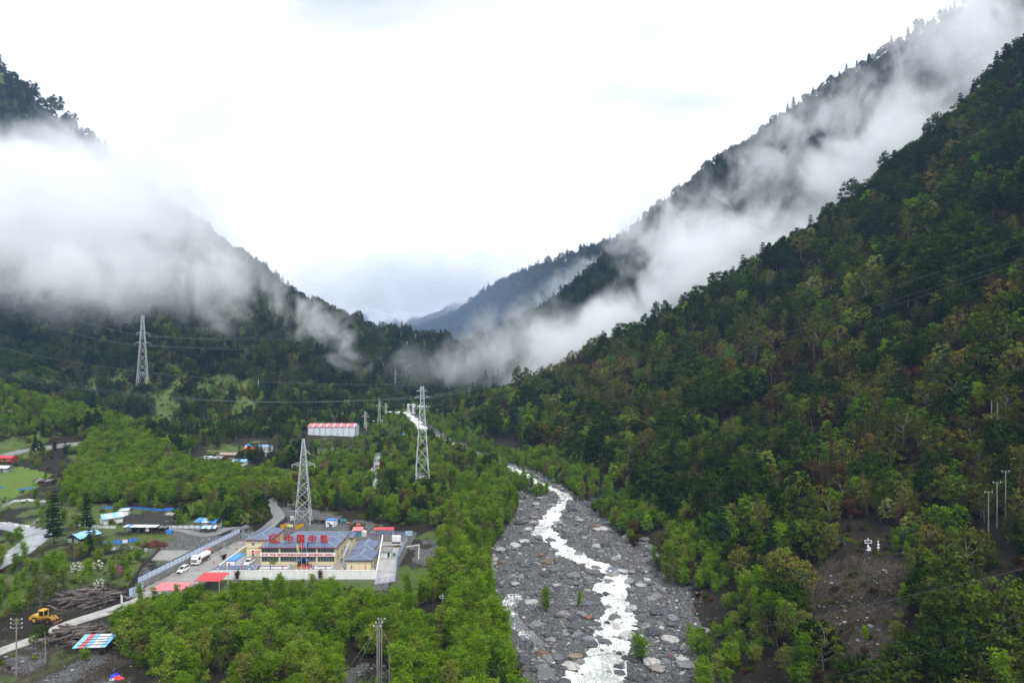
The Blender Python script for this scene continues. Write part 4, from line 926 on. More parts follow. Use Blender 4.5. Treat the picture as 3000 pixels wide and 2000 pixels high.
def stones():
    p = candidates(128, 640, 1.15, 0.5); x, y = p.T; b = bank(y); s = x-foot(y); c = chan(y); w = chw(y)
    nn = fbm(x/7., y/7., 3, 61)
    m = (x > b-1.5) & (s < 3.5); x, y, nn, c, w = x[m], y[m], nn[m], c[m], w[m]
    inch = np.abs(x-c) < w*1.0
    keep = np.where(inch, rng.random(len(x)) < .17, rng.random(len(x)) < np.clip(.62+.9*nn, .15, 1))
    keep &= np.where(y > 300, rng.random(len(x)) < .6, True)
    x, y, inch = x[keep], y[keep], inch[keep]; edge = np.abs(np.abs(x-chan(y))-chw(y)) < 2.0
    r_ = .22 + .30*rng.pareto(2.5, len(x)); r_ = np.clip(r_*np.where(edge | inch, 1.6, 1.1)*np.where(y > 300, 1.25, 1), .16, 1.9)
    z = H(x, y)
    z = np.where(inch, np.maximum(z, rbed(y)-.75), z) + r_*.12
    order = np.argsort(-(r_/y)*(np.abs(x/y) < .7)*((CAM_H-z)/y < .472)); own, rest = order[:268], order[268:]
    for i in own:
        o = obj('boulder', BIGROCK[rng.integers(0, 7)], None, (x[i], y[i], z[i]), rng.random()*6.28); q = r_[i]*(.8+.4*rng.random()); o.scale = (r_[i]*1.1, q, r_[i]*(.75+.4*rng.random()))
        w_ = size_word(r_[i], .75, 1.1, ('small', 'mid-sized', 'large'))+' boulder '+('standing in the white water' if inch[i] else 'at the water edge' if edge[i] else 'lying on the dry gravel'); nw = near_what(x[i], y[i])
        tag(o, w_+' near '+nw, 'boulder', w_+' near '+nw)
    P = np.stack([x, y, z, r_, rng.random(len(x))*6.28, rng.integers(0, 6, len(x))], 1)[rest]
    # small cobbles between them and loose stones on the dirt, the scree and the landslip
    p = candidates(128, 300, .62, 0.5); x, y = p.T; m = (x > bank(y)-1) & (x-foot(y) < 3) & (np.abs(x-chan(y)) > chw(y)) & (rng.random(len(x)) < .55); x, y = x[m], y[m]
    Q = [np.stack([x, y, H(x, y), .10+.12*rng.pareto(3.2, len(x)).clip(0, 3), rng.random(len(x))*6.28, rng.integers(0, 6, len(x))], 1)]
    for poly, sp, k in ((DIRT, 1.3, .35), (SCREE, .7, .8), (CLEARING, .8, .7), (FORECOURT, 1.3, .35), (BEHIND, 1.2, .45)):
        p = candidates(125, 300, sp, .84); x, y = p.T; m = in_poly(x, y, poly) & (rng.random(len(x)) < k) & clear(x, y, 2.4) if poly not in (FORECOURT,) else in_poly(x, y, poly) & (rng.random(len(x)) < k)
        x, y = x[m], y[m]; Q.append(np.stack([x, y, H(x, y), .10+.11*rng.pareto(2.4, len(x)).clip(0, 5), rng.random(len(x))*6.28, rng.integers(0, 6, len(x))], 1))
    p = candidates(110, 330, 1.0, .84); x, y = p.T; s = x-foot(y); m = (s > 0) & (s < 46) & ((SCARP(x, y) & (rng.random(len(x)) < .5)) | (rng.random(len(x)) < .12)); x, y = x[m], y[m]
    Q.append(np.stack([x, y, H(x, y), .10+.12*rng.pareto(2.6, len(x)).clip(0, 5), rng.random(len(x))*6.28, rng.integers(0, 6, len(x))], 1))
    scatter_group('river_cobbles', np.concatenate([P]+Q), SMALLROCK, 'grey cobbles and gravel covering the river bed', 'stones')
    print('STONES', len(P)+sum(map(len, Q)))
stones()
# ---------------------------------------------------------------- the railway builders' camp
CREAM = mat('cream_panel', (.66,.58,.36), .55, var=.06, scale=.6); WHITE = mat('white_paint', (.78,.79,.80), .5, var=.06, scale=.8)
MAROON = mat('maroon_trim', (.16,.03,.035), .5); GLASS = mat('dark_glass', (.05,.085,.09), .12, var=.5, scale=.9, spec=.7); FRAME = mat('grey_frame', (.16,.19,.20), .5)
RED = mat('sign_red', (.40,.006,.010), .45, var=.05); REDR = mat('red_sheet', (.52,.035,.045), .5, var=.12, scale=.7); PINK = mat('pink_sheet', (.60,.17,.20), .5, var=.12, scale=.7)
BLUE = mat('blue_paint', (.045,.12,.45), .5, var=.1); SKYB = mat('sky_blue_sheet', (.03,.22,.62), .45, var=.15, scale=.8); PALEB = mat('pale_blue_panel', (.50,.62,.74), .5, var=.1, scale=.7)
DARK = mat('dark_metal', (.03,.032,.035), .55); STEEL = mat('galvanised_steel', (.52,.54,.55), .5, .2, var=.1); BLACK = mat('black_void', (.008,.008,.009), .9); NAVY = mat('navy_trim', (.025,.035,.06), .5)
WOOD = mat('weathered_wood', (.085,.06,.042), .9, var=.35, scale=2); WOODD = mat('dark_board', (.035,.033,.033), .85, var=.3, scale=2); YELLOW = mat('yellow_paint', (.50,.29,.02), .55, var=.35, scale=1.2)
TYRE = mat('tyre_rubber', (.012,.012,.013), .85); CARW = mat('car_white', (.78,.79,.80), .22, var=.02); CGLASS = mat('car_glass', (.015,.02,.025), .08, spec=.8); GREYC = mat('grey_render', (.19,.185,.175), .85, var=.25, scale=.35, bump=.2, bscale=2)
GREEN = mat('green_paint', (.03,.25,.12), .5); TEAL = mat('teal_paint', (.03,.24,.25), .5); ORANGE = mat('orange_paint', (.75,.16,.03), .5); PALEWALL = mat('grey_white_wall', (.62,.64,.66), .6, var=.18, scale=.5)
def stained_white():
    m = bpy.data.materials.new('stained_white_wall'); m.use_nodes = True; n = m.node_tree.nodes; l = m.node_tree.links; b = n['Principled BSDF']; b.inputs['Roughness'].default_value = .6
    tc = n.new('ShaderNodeTexCoord'); mp = n.new('ShaderNodeMapping'); mp.inputs['Scale'].default_value = (2.6, 2.6, .22); l.new(tc.outputs['Object'], mp.inputs['Vector'])
    no = n.new('ShaderNodeTexNoise'); no.inputs['Scale'].default_value = 1.0; no.inputs['Detail'].default_value = 6; no.inputs['Roughness'].default_value = .65; l.new(mp.outputs['Vector'], no.inputs['Vector'])
    rp = ramp(n, [(.28, (.42,.43,.42)), (.42, (.70,.71,.71)), (.6, (.80,.81,.82))]); l.new(no.outputs['Fac'], rp.inputs['Fac']); l.new(rp.outputs['Color'], b.inputs['Base Color']); return m
STAINW = stained_white()
def ribbed(name, col, axis, pitch=.3, rough=.35, metal=.25):
    m = bpy.data.materials.new(name); m.use_nodes = True; n = m.node_tree.nodes; l = m.node_tree.links; b = n['Principled BSDF']; b.inputs['Roughness'].default_value = rough; b.inputs['Metallic'].default_value = metal
    tc = n.new('ShaderNodeTexCoord'); wv = n.new('ShaderNodeTexWave'); wv.bands_direction = axis; wv.inputs['Scale'].default_value = .314/pitch; wv.inputs['Distortion'].default_value = 0
    l.new(tc.outputs['Object'], wv.inputs['Vector'])
    no = n.new('ShaderNodeTexNoise'); no.inputs['Scale'].default_value = .5; no.inputs['Detail'].default_value = 5; l.new(tc.outputs['Object'], no.inputs['Vector'])
    rp = ramp(n, [(.3, tuple(c*.8 for c in col)), (.7, tuple(c*1.2 for c in col))]); l.new(no.outputs['Fac'], rp.inputs['Fac']); l.new(rp.outputs['Color'], b.inputs['Base Color'])
    bp = n.new('ShaderNodeBump'); bp.inputs['Strength'].default_value = .7; bp.inputs['Distance'].default_value = .06; l.new(wv.outputs['Fac'], bp.inputs['Height']); l.new(bp.outputs['Normal'], b.inputs['Normal'])
    return m
SLATEX = ribbed('slate_blue_roof_x', (.115,.15,.235), 'X'); SLATEY = ribbed('slate_blue_roof_y', (.115,.15,.235), 'Y'); RIDGE = mat('pale_ridge_cap', (.30,.35,.42), .45)

def roof_planes(x0, x1, y0, y1, ze, zr, axis, h0, h1, t=.14):
    """hip or gable roof as slabs: returns list of (material key, MB); axis of the ridge, h0/h1 length of the hips"""
    out = []
    if axis == 'x':
        ym = (y0+y1)/2; a = (x0+h0, ym, zr); b = (x1-h1, ym, zr)
        c = [(x0,y0,ze), (x1,y0,ze), (x1,y1,ze), (x0,y1,ze)]
        pl = [('X', [c[0], c[1], b, a]), ('X', [c[2], c[3], a, b])]
        pl += [('Y', [c[3], c[0], a])] if h0 else []; pl += [('Y', [c[1], c[2], b])] if h1 else []
    else:
        xm = (x0+x1)/2; a = (xm, y0+h0, zr); b = (xm, y1-h1, zr)
        c = [(x0,y0,ze), (x1,y0,ze), (x1,y1,ze), (x0,y1,ze)]
        pl = [('Y', [c[3], c[0], a, b]), ('Y', [c[1], c[2], b, a])]
        pl += [('X', [c[0], c[1], a])] if h0 else []; pl += [('X', [c[2], c[3], b])] if h1 else []
    for k, p in pl:
        mb = MB(); n = len(p); q = [(u, v, w-t) for u, v, w in p]
        mb.add(p+q, [tuple(range(n)), tuple(range(2*n-1, n-1, -1))]+[(i, n+i, n+(i+1) % n, (i+1) % n) for i in range(n)]); out.append((k, mb))
    rd = MB(); rd.bar((a[0], a[1], a[2]+.04), (b[0], b[1], b[2]+.04), .3, .1)
    for e, cs in ((a, (0, 3) if axis == 'x' else (0, 1)), (b, (1, 2) if axis == 'x' else (2, 3))):
        if (e is a and h0) or (e is b and h1):
            for i in cs: rd.bar((e[0], e[1], e[2]+.04), (c[i][0], c[i][1], c[i][2]+.05), .24, .1)
    return out, rd, c
def add_roof(parent, x0, x1, y0, y1, ze, zr, axis='x', h0=0., h1=0., trim=None, ridge=True):
    pl, rd, c = roof_planes(x0, x1, y0, y1, ze, zr, axis, h0, h1)
    top = None
    for k, mb in pl:
        o = mb.build('roof_slope', SLATEX if k == 'X' else SLATEY, parent)
        top = top or o
    if ridge: rd.build('ridge_cap', RIDGE, parent)
    if trim is not None:
        f = MB(); e = .07
        f.box(x0-e, x1+e, y0-e, y0+.06, ze-.34, ze-.02).box(x0-e, x1+e, y1-.06, y1+e, ze-.34, ze-.02).box(x0-e, x0+.06, y0+.06, y1-.06, ze-.34, ze-.02).box(x1-.06, x1+e, y0+.06, y1-.06, ze-.34, ze-.02)
        f.build('fascia', trim, parent)
def box_part(name, m, parent, *b):
    return MB().box(*b).build(name, m, parent)
def window(parent, x0, x1, y, z0, z1, n=2, fm=None, gm=None, name='window', d=.08):
    """window set in the face y (towards the viewer), with frame and panes"""
    fm = fm or WHITE; gm = gm or GLASS; f = MB(); t = .07
    f.box(x0, x1, y-d, y+.02, z1-t, z1).box(x0, x1, y-d, y+.02, z0, z0+t)
    for i in range(n+1):
        x = x0 + (x1-x0)*i/n; a = max(x0, x-t/2) if i else x0; a = min(a, x1-t); f.box(a, a+t, y-d+.003, y+.017, z0+t, z1-t)
    w = f.build(name, fm, parent)
    for i in range(n):
        a = x0+(x1-x0)*i/n; b = x0+(x1-x0)*(i+1)/n
        box_part('pane', gm, w, a+t*.8, b-t*.8, y-.03, y-.012, z0+t*.9, z1-t*.9)
    return w
def text_obj(body, size, m, extrude=.02, bold=.0, align='CENTER', name='lettering'):
    c = bpy.data.curves.new('lettering', 'FONT'); c.body = body; c.size = size; c.extrude = extrude; c.offset = bold; c.align_x = align; c.align_y = 'CENTER'; c.resolution_u = 2
    t = bpy.data.objects.new('tmp', c); C.objects.link(t); bpy.context.view_layer.update()
    me = bpy.data.meshes.new_from_object(t.evaluated_get(bpy.context.evaluated_depsgraph_get())); bpy.data.objects.remove(t)
    xs = [v.co.x for v in me.vertices]; ys = [v.co.y for v in me.vertices]
    cx_, cy_ = (min(xs)+max(xs))/2, (min(ys)+max(ys))/2
    for v in me.vertices: v.co = (v.co.x-cx_, -v.co.z, v.co.y-cy_)       # stand it up, facing -Y
    me.materials.clear(); me.materials.append(m); me.flip_normals(); return me, max(xs)-min(xs), max(ys)-min(ys)
def lettering(parent, body, centre, width, height, m, extrude=.02, bold=.0, name='lettering'):
    me, w, h = text_obj(body, 1.0, m, extrude, 0)
    if bold:        # heavier strokes: the same outline repeated round itself, each a hair behind the other
        v0 = [v.co.copy() for v in me.vertices]; f0 = [tuple(p.vertices) for p in me.polygons]; mb = MB()
        for k in range(9):
            a = 6.2832*k/8; dx, dz = (0, 0) if k == 8 else (bold*math.cos(a), bold*math.sin(a)); mb.add([(c.x+dx, c.y+.0025*k, c.z+dz) for c in v0], f0)
        me = mb.mesh('lettering', m); w += 2*bold; h += 2*bold
    sx = width/w; sz = height/h
    for v in me.vertices: v.co = (v.co.x*sx, v.co.y, v.co.z*sz)
    return obj(name, me, parent, centre)

# ---- main office: three parallel wings of two storeys
off = empty('office_building', (-68.5, 218.5, 0)); tag(off, 'two storey cream office block with slate blue roofs and red rooftop sign', 'building')
ox, oy = off.location.x, off.location.y
def L(x, y=None): return x-ox
XL, XR, Y0 = -80.6-ox, -56.6-ox, 0.0
w = MB(); w.box(XL, XR, Y0+.25, 6.2, 0, 5.55); w.build('wall', CREAM, off)
box_part('wall', CREAM, off, -75.2-ox, XR-.25, 6.2, 19.4, 0, 5.5)
for i, (a, b) in enumerate(((455,805),(835,1190),(1215,1560),(1590,1935))):      # bays of glass between cream posts
    x0 = ((a/6.918+700)-1500)/2000*218.5-ox; x1 = ((b/6.918+700)-1500)/2000*218.5-ox
    window(off, x0, x1, Y0+.25, 3.98, 5.42, 6, FRAME, name='window')
    if i == 2:
        dx = ((1378/6.918+700)-1500)/2000*218.5-ox
        window(off, dx, x1, Y0+.25, 1.05, 2.55, 3, FRAME, name='window')
        d = box_part('entrance_door', DARK, off, x0+.25, dx-.1, Y0-.02, Y0+.24, .3, 2.6)
        for k in range(3): box_part('pane', GLASS, d, x0+.4+k*.66, x0+.95+k*.66, Y0-.05, Y0-.02, .45, 2.3)
        po = box_part('porch', DARK, off, x0-.15, dx+.2, Y0-1.5, Y0+.2, 2.42, 2.6)
        for xx in (x0, dx-.05): box_part('porch_post', DARK, off, xx, xx+.18, Y0-1.4, Y0-1.2, .3, 2.42)
    else: window(off, x0, x1, Y0+.25, 1.05, 2.55, 6, FRAME, name='window')
for a in (440, 805, 1190, 1560, 1935):
    x0 = ((a/6.918+700)-1500)/2000*218.5-ox; box_part('post', CREAM, off, x0+.01, x0+(.5 if a not in (440, 1935) else .28), Y0, Y0+.24, 0, 5.55)
box_part('banner', WHITE, off, XL-.05, XR+.05, Y0-.1, Y0-.02, 2.80, 3.86); box_part('banner_trim', MAROON, off, XL-.1, XR+.1, Y0-.14, Y0+.1, 2.60, 2.79)
bt = [('发扬“两路”精神和青藏铁路精神', 450/6.918, 1372/6.918), ('高质量推进工程建设', 1400/6.918, 1920/6.918)]
for s_, a, b in bt:
    x0 = ((a+700)-1500)/2000*218.5-ox+.15; x1 = ((b+700)-1500)/2000*218.5-ox
    lettering(off, s_, ((x0+x1)/2, Y0-.12, 3.33), x1-x0, .72, RED, .012, .022, 'banner_lettering')
ZE, ZR = 5.72, 6.55
add_roof(off, XL-.45, XR+.5, Y0-.5, 6.35, ZE, ZR, 'x', 3.4, 3.4, MAROON)
add_roof(off, -75.6-ox, XR+.5, 6.45, 12.5, ZE, ZR, 'x', 3.2, 3.4, MAROON)
add_roof(off, -75.6-ox, XR+.5, 12.6, 19.9, ZE, ZR, 'x', 3.4, 3.8, MAROON)
# stairway up the side wall, side windows
st = MB()
for k in range(14): st.box(XR+.1, XR+1.1, 15-k*.62, 15-k*.62+.62, 3.0-(13-k)*.0-k*.215-.15, 3.0-k*.215)
st.build('outside_stair', STEEL, off)
rl = MB(); rl.bar((XR+1.12, 15.6, 4.1), (XR+1.12, 6.4, .95), .09, .12)
for k in range(6): rl.bar((XR+1.12, 15.2-k*1.7, 3.0-k*.58), (XR+1.12, 15.2-k*1.7, 4.0-k*.585), .05)
rl.build('stair_rail', WHITE, off)
for yy in (3.0, 9.4, 13.0):
    for z0 in (1.1, 4.0): box_part('side_window', GLASS, off, XR-.2 if yy > 6.2 else XR-.01, XR+.03 if yy < 6.2 else XR-.22, yy, yy+1.2, z0, z0+1.2)
# roof sign
for a, b in ((610,830),(915,1125),(1165,1325),(1405,1555),(1645,1800)):
    x0 = ((a/6.918+700)-1500)/2000*220-ox; x1 = ((b/6.918+700)-1500)/2000*220-ox
    sg = MB()
    for z0 in (6.1, 6.75): sg.bar((x0, 1.62, z0), (x1, 1.62, z0), .07)
    for f in (.08, .36, .64, .92):
        x = x0+(x1-x0)*f; sg.bar((x, 1.62, 5.9), (x, 1.62, 8.9 if a > 700 else 9.2), .06); sg.bar((x, 1.62, 7.6), (x, 2.9, 6.3), .05)
    sg.build('sign_frame', DARK, off)
for ch, cxp in (('中', 1015), ('国', 1250), ('中', 1485), ('铁', 1722)):
    x = ((cxp/6.918+700)-1500)/2000*220-ox
    lettering(off, ch, (x, 1.45, 8.02), 2.42, 2.55, RED, .10, .035, 'sign_character')
ex = ((728/6.918+700)-1500)/2000*220-ox
em = MB()          # emblem: open ring, globe lines, rail section
RX, RZ = 1.95, 1.55
def ell(mb, rx, rz, a0, a1, w_, n=40, cx_=0.):
    for i in range(n):
        p, q = a0+(a1-a0)*i/n, a0+(a1-a0)*(i+1)/n
        mb.bar((ex+cx_+rx*math.cos(p), 1.42, 8.0+rz*math.sin(p)), (ex+cx_+rx*math.cos(q), 1.42, 8.0+rz*math.sin(q)), .12, w_)
n_ = 46
for i in range(n_):
    p, q = R(32)+(R(328)-R(32))*i/n_, R(32)+(R(328)-R(32))*(i+1)/n_
    o_, i_ = lambda t: (ex+RX*math.cos(t), 8.0+RZ*math.sin(t)), lambda t: (ex+.28+RX*.80*math.cos(t), 8.0+RZ*.84*math.sin(t))
    em.prism([o_(p), o_(q), i_(q), i_(p)], 'y', 1.34, 1.50)
em.build('emblem_ring', RED, off)
gb = MB(); ell(gb, 1.5, 1.3, 0, 6.283, .05, 36, .1); ell(gb, .8, 1.3, 0, 6.283, .05, 30, .1)
for zz, hw in ((-.75, 1.2), (0, 1.5), (.7, 1.25)): gb.bar((ex+.1-hw, 1.42, 8+zz), (ex+.1+hw, 1.42, 8+zz), .05)
gb.build('emblem_globe', DARK, off)
MB().prism([(ex-.42, 8.95), (ex+.62, 8.95), (ex+.62, 8.72), (ex+.26, 8.55), (ex+.22, 7.75), (ex+.7, 7.45), (ex+1.15, 7.4), (ex+1.15, 7.12), (ex-.95, 7.12), (ex-.95, 7.4), (ex-.5, 7.45), (ex-.02, 7.75), (ex-.06, 8.55), (ex-.42, 8.72)], 'y', 1.30, 1.40).build('emblem_rail', RED, off)

def simple_house(name, label, x0, x1, y0, y1, h, zr, axis, h0, h1, trim, over=.45, wallm=None, z0=0.):
    e = empty(name, ((x0+x1)/2, y0, z0)); tag(e, label, 'building'); cx_ = (x0+x1)/2; hw = (x1-x0)/2; d = y1-y0
    box_part('wall', wallm or CREAM, e, -hw, hw, 0, d, -.3, h); add_roof(e, -hw-over, hw+over, -over, d+over, h+.12, zr, axis, h0, h1, trim); return e, hw, d
lb, hw, d = simple_house('dormitory_block', 'two storey cream block with a single small upper window and hipped roof', -88.6, -81.0, 227.8, 241.2, 5.55, 6.75, 'y', 4.4, 0., MAROON)
box_part('floor_band', mat('brown_band', (.22,.14,.10), .6), lb, -hw-.03, hw+.03, -.05, -.002, 2.72, 2.84)
window(lb, -2.05, -.95, 0, 3.6, 4.75, 2)
dr = box_part('door_frame', WHITE, lb, -2.3, -.9, -.06, -.003, 0, 2.25); box_part('doorway', BLACK, dr, -2.05, -1.3, -.075, -.062, .1, 2.1)
for xx in (-hw, -1.0+.25, hw-.25): box_part('corner_strip', CREAM, lb, xx, xx+.25, -.05, -.004, 0, 2.7)
h1_, hw, d = simple_house('canteen', 'single storey cream house with hipped slate blue roof behind the front wall', -51.6, -44.0, 212.8, 222.4, 3.2, 4.15, 'y', 3.4, 0., NAVY)
for xx in (-2.6, .2): box_part('panel_joint', mat('joint_cream', (.55,.48,.29), .6), h1_, xx, xx+.05, -.012, -.002, 0, 3.1)
h2_, hw, d = simple_house('storehouse', 'cream storehouse with slate blue roof tucked behind the canteen', -52.2, -45.7, 224.0, 234.2, 3.2, 4.15, 'y', 3.2, 0., NAVY, .35)
h3_, hw, d = simple_house('wash_house', 'small cream annex with a grey door and ribbed roof behind the office', -58.8, -56.2, 239.2, 245.5, 3.2, 4.1, 'y', 1.8, 0., NAVY, .5)
box_part('door', PALEWALL, h3_, .05, .85, -.05, -.003, .05, 2.1); box_part('meter_box', PALEWALL, h3_, -.7, -.35, -.09, -.003, 1.3, 1.65)
gh, hw, d = simple_house('gatehouse', 'long low cream gatehouse with ribbed roof against the front wall', -90.0, -77.6, 206.0, 209.4, 2.45, 3.05, 'x', 2.2, 2.2, NAVY, .5)

# ---- walls and fences
fw = empty('front_wall', (-65, 204.1, 0)); tag(fw, 'long white rendered wall along the front of the camp', 'wall')
nseg = 16
for i in range(nseg):
    x0 = -24.6+i*49.0/nseg; box_part('wall_panel', STAINW, fw, x0+.02, x0+49.0/nseg-.02, 0, .2, -2.2, 2.62+.02*(i % 3))
box_part('coping', WHITE, fw, -24.7, 24.5, -.06, .26, 2.665, 2.74)
def wall_run(name, label, a, b, z0, z1, t, m, seg=3.0, cope=None, gap=.015):
    e = empty(name, (a[0], a[1], 0)); tag(e, label, 'wall'); A = Vector((0, 0, 0)); B = Vector((b[0]-a[0], b[1]-a[1], 0)); n = max(1, int(B.length/seg)); d = B.normalized()
    za = z0 if isinstance(z0, tuple) else (z0, z0); zb = z1 if isinstance(z1, tuple) else (z1, z1)
    nv = Vector((-d.y, d.x, 0))*t/2
    for i in range(n):
        p = B*(i/n)+d*gap; q = B*((i+1)/n)-d*gap; f0, f1 = i/n, (i+1)/n
        lo0, lo1, hi0, hi1 = za[0]+(za[1]-za[0])*f0, za[0]+(za[1]-za[0])*f1, zb[0]+(zb[1]-zb[0])*f0, zb[0]+(zb[1]-zb[0])*f1
        MB().add([p-nv+Vector((0,0,lo0)), p+nv+Vector((0,0,lo0)), q+nv+Vector((0,0,lo1)), q-nv+Vector((0,0,lo1)), p-nv+Vector((0,0,hi0)), p+nv+Vector((0,0,hi0)), q+nv+Vector((0,0,hi1)), q-nv+Vector((0,0,hi1))],
                 [(0,3,2,1),(4,5,6,7),(0,1,5,4),(1,2,6,5),(2,3,7,6),(3,0,4,7)]).build('wall_panel', m, e)
    if cope is not None:
        MB().bar(A+Vector((0,0,zb[0]+.04)), B+Vector((0,0,zb[1]+.04)), t+.12, .08).build('coping', cope, e)
    return e
wall_run('side_wall', 'white wall between the camp houses and the storage yard', (-40.5,204.2), (-46.6,246.0), -.3, (2.6,2.5), .22, STAINW, 3.2, WHITE)
wall_run('yard_wall', 'cream boundary wall between access road and camp yard', (-92.0,208.8), (-91.6,236), -.3, (1.1,1.6), .22, CREAM, 3.2, WHITE)
wall_run('yard_return_wall', 'short white wall corner at the front of the access road', (-91.6,198.6), (-89.7,204.0), -.5, (2.1,2.5), .22, WHITE, 3, None)
wall_run('rear_retaining_wall', 'grey concrete wall holding the bank behind the storage yard', (-47.2,247.2), (-37.4,246.2), -.3, (2.2,1.9), .35, GREYC, 2.6, None)
wall_run('rear_camp_wall', 'low grey retaining wall behind the camp buildings', (-80.5,247.6), (-47.6,247.3), -.3, 1.5, .35, GREYC, 3.6, None)
ra, rb_ = (WALL_LINE(194.5)+.1, 194.5), (WALL_LINE(249.8)+.1, 249.8)
wall_run('retaining_wall', 'grey concrete retaining wall along the access road', ra, rb_, -.4, (1.95,2.35), .45, GREYC, 4.0, None, .008)
def panel_fence(name, label, a, b, n, z0, z1, pm, fm, solid=True, post_w=.1, cat='fence'):
    e = empty(name, (a[0], a[1], 0)); tag(e, label, cat); B = Vector((b[0]-a[0], b[1]-a[1], 0)); d = B.normalized(); U = Vector((0,0,1))
    za = z0 if isinstance(z0, tuple) else (z0, z0)
    hgt = z1
    for i in range(n+1):
        p = B*(i/n); zb_ = za[0]+(za[1]-za[0])*i/n; MB().bar(p+U*(zb_-.15), p+U*(zb_+hgt+.06), post_w).build('post', fm, e)
    for i in range(n):
        p = B*(i/n)+d*post_w*.55; q = B*((i+1)/n)-d*post_w*.55; z_0 = za[0]+(za[1]-za[0])*i/n; z_1 = za[0]+(za[1]-za[0])*(i+1)/n
        if solid:
            nv = Vector((-d.y, d.x, 0))*.02
            MB().add([p-nv+U*(z_0+.08), p+nv+U*(z_0+.08), q+nv+U*(z_1+.08), q-nv+U*(z_1+.08), p-nv+U*(z_0+hgt-.05), p+nv+U*(z_0+hgt-.05), q+nv+U*(z_1+hgt-.05), q-nv+U*(z_1+hgt-.05)],
                     [(0,3,2,1),(4,5,6,7),(0,1,5,4),(1,2,6,5),(2,3,7,6),(3,0,4,7)]).build('panel', pm, e)
        MB().bar(p+U*(z_0+.06), q+U*(z_1+.06), .06).build('rail', fm, e)
        r_ = MB(); r_.bar(p+U*(z_0+hgt), q+U*(z_1+hgt), .07)
        if not solid:
            r_.bar(p+U*(z_0+hgt*.55), q+U*(z_1+hgt*.55), .03); k = max(3, int((q-p).length/.35))
            for j in range(1, k): r_.bar(p+(q-p)*(j/k)+U*(z_0+.06), p+(q-p)*(j/k)+U*(z_0+hgt), .022)
        r_.build('rail', fm, e)
    return e
FENCEP = mat('fence_panel', (.52,.60,.70), .45, var=.1, scale=.6)
panel_fence('retaining_wall_fence', 'pale panel fence with blue frames on top of the retaining wall', (ra[0]-.1, ra[1]), (rb_[0]-.1, rb_[1]), 27, (1.98,2.38), 1.65, FENCEP, BLUE)
ga, gb_ = plane_pt(390,1742,0), plane_pt(421,1722,0)
panel_fence('entrance_gate', 'pale blue panelled gate beside the lower road', ga, gb_, 3, .05, 2.0, FENCEP, BLUE, cat='gate')
g2 = plane_pt(378,1748,0); panel_fence('entrance_gate_leaf', 'open blue gate leaf swung towards the road', g2, (ga[0], ga[1]), 1, .0, 2.3, PALEB, BLUE, cat='gate')
pb = MB().box(-.25,.25,-.25,.25,-.2,2.6).build('gate_pillar', BLUE); g3 = plane_pt(410,1738,0); pb.location = (g3[0], g3[1], 0); tag(pb, 'blue gate pillar opposite the open gate', 'pillar')
g4 = plane_pt(694,1580,0); panel_fence('rear_gate', 'grey mesh gate with a pale blue post at the top of the access road', (g4[0]-.2, 250.3), (g4[0]+4.2, 249), 2, .05, 2.0, mat('grey_mesh', (.22,.24,.26), .6), PALEB, cat='gate')
BLUEF = mat('blue_mesh_fence', (.08,.14,.42), .5)
panel_fence('storage_yard_side_fence', 'blue mesh fence along the stony bank beside the storage yard', (-34.4,202.5), (-37.9,226.4), 9, .05, 1.8, FENCEP, BLUEF)
panel_fence('storage_yard_bend_fence', 'pale panel fence where the storage yard narrows', (-37.9,226.4), (-38.0,246.3), 7, .05, 1.9, FENCEP, BLUEF)
panel_fence('storage_yard_front_fence', 'low open blue fence across the front of the storage yard', (-40.4,199.9), (-34.4,202.5), 4, .05, 1.5, FENCEP, BLUEF, False)
panel_fence('rear_camp_fence', 'blue mesh fence on the low wall behind the office', (-80.3,247.7), (-47.8,247.5), 13, 1.5, 1.5, FENCEP, BLUEF, False)
panel_fence('rear_yard_fence', 'blue mesh fence above the grey wall behind the storage yard', (-47.3,247.3), (-38.6,246.5), 5, (2.2,1.9), 1.6, FENCEP, BLUEF, False)
bp_ = MB().box(-1.3,1.3,-.04,.04,.2,1.9).build('painted_board', mat('painted_panel', (.30,.42,.48), .5, var=.5, scale=1.4)); bp_.location = (-37.2,246.3,2.0); tag(bp_, 'faded blue and pink painted board at the end of the rear fence', 'sign')
panel_fence('front_rail_fence', 'thin grey rail fence at the foot of the white front wall', (-83,202.6), (-41,201.2), 12, -.1, 1.1, FENCEP, mat('grey_rail', (.32,.34,.36), .6), False, .07)

# ---- red canopies by the road
def canopy(name, label, x0, x1, y0, y1, z0, z1, m, legs):
    e = empty(name, ((x0+x1)/2, (y0+y1)/2, 0)); tag(e, label, 'canopy'); hx, hy = (x1-x0)/2, (y1-y0)/2
    n = 8
    for i in range(n):
        a = -hx+2*hx*i/n; MB().add([(a+.01,-hy,z0),(a+2*hx/n-.01,-hy,z0),(a+2*hx/n-.01,hy,z1),(a+.01,hy,z1),(a+.01,-hy,z0-.08),(a+2*hx/n-.01,-hy,z0-.08),(a+2*hx/n-.01,hy,z1-.08),(a+.01,hy,z1-.08)],
            [(0,1,2,3),(7,6,5,4),(0,4,5,1),(1,5,6,2),(2,6,7,3),(3,7,4,0)]).build('roof_sheet', m, e)
    for sx in (-1, 1):
        for sy in (-1, 1): MB().bar((sx*(hx-.25), sy*(hy-.25), -.3), (sx*(hx-.25), sy*(hy-.25), (z0 if sy < 0 else z1)-.08), .12).build('post', STEEL, e)
    return e
canopy('parking_canopy', 'faded pink sheet canopy over the parking bay by the gate', -98.6, -89.9, 186.0, 192.2, 2.9, 3.1, PINK, 4)
cb = canopy('bright_red_canopy', 'bright red sheet canopy beside the end of the white wall', -90.2, -82.8, 193.4, 200.2, 3.0, 3.35, REDR, 4)
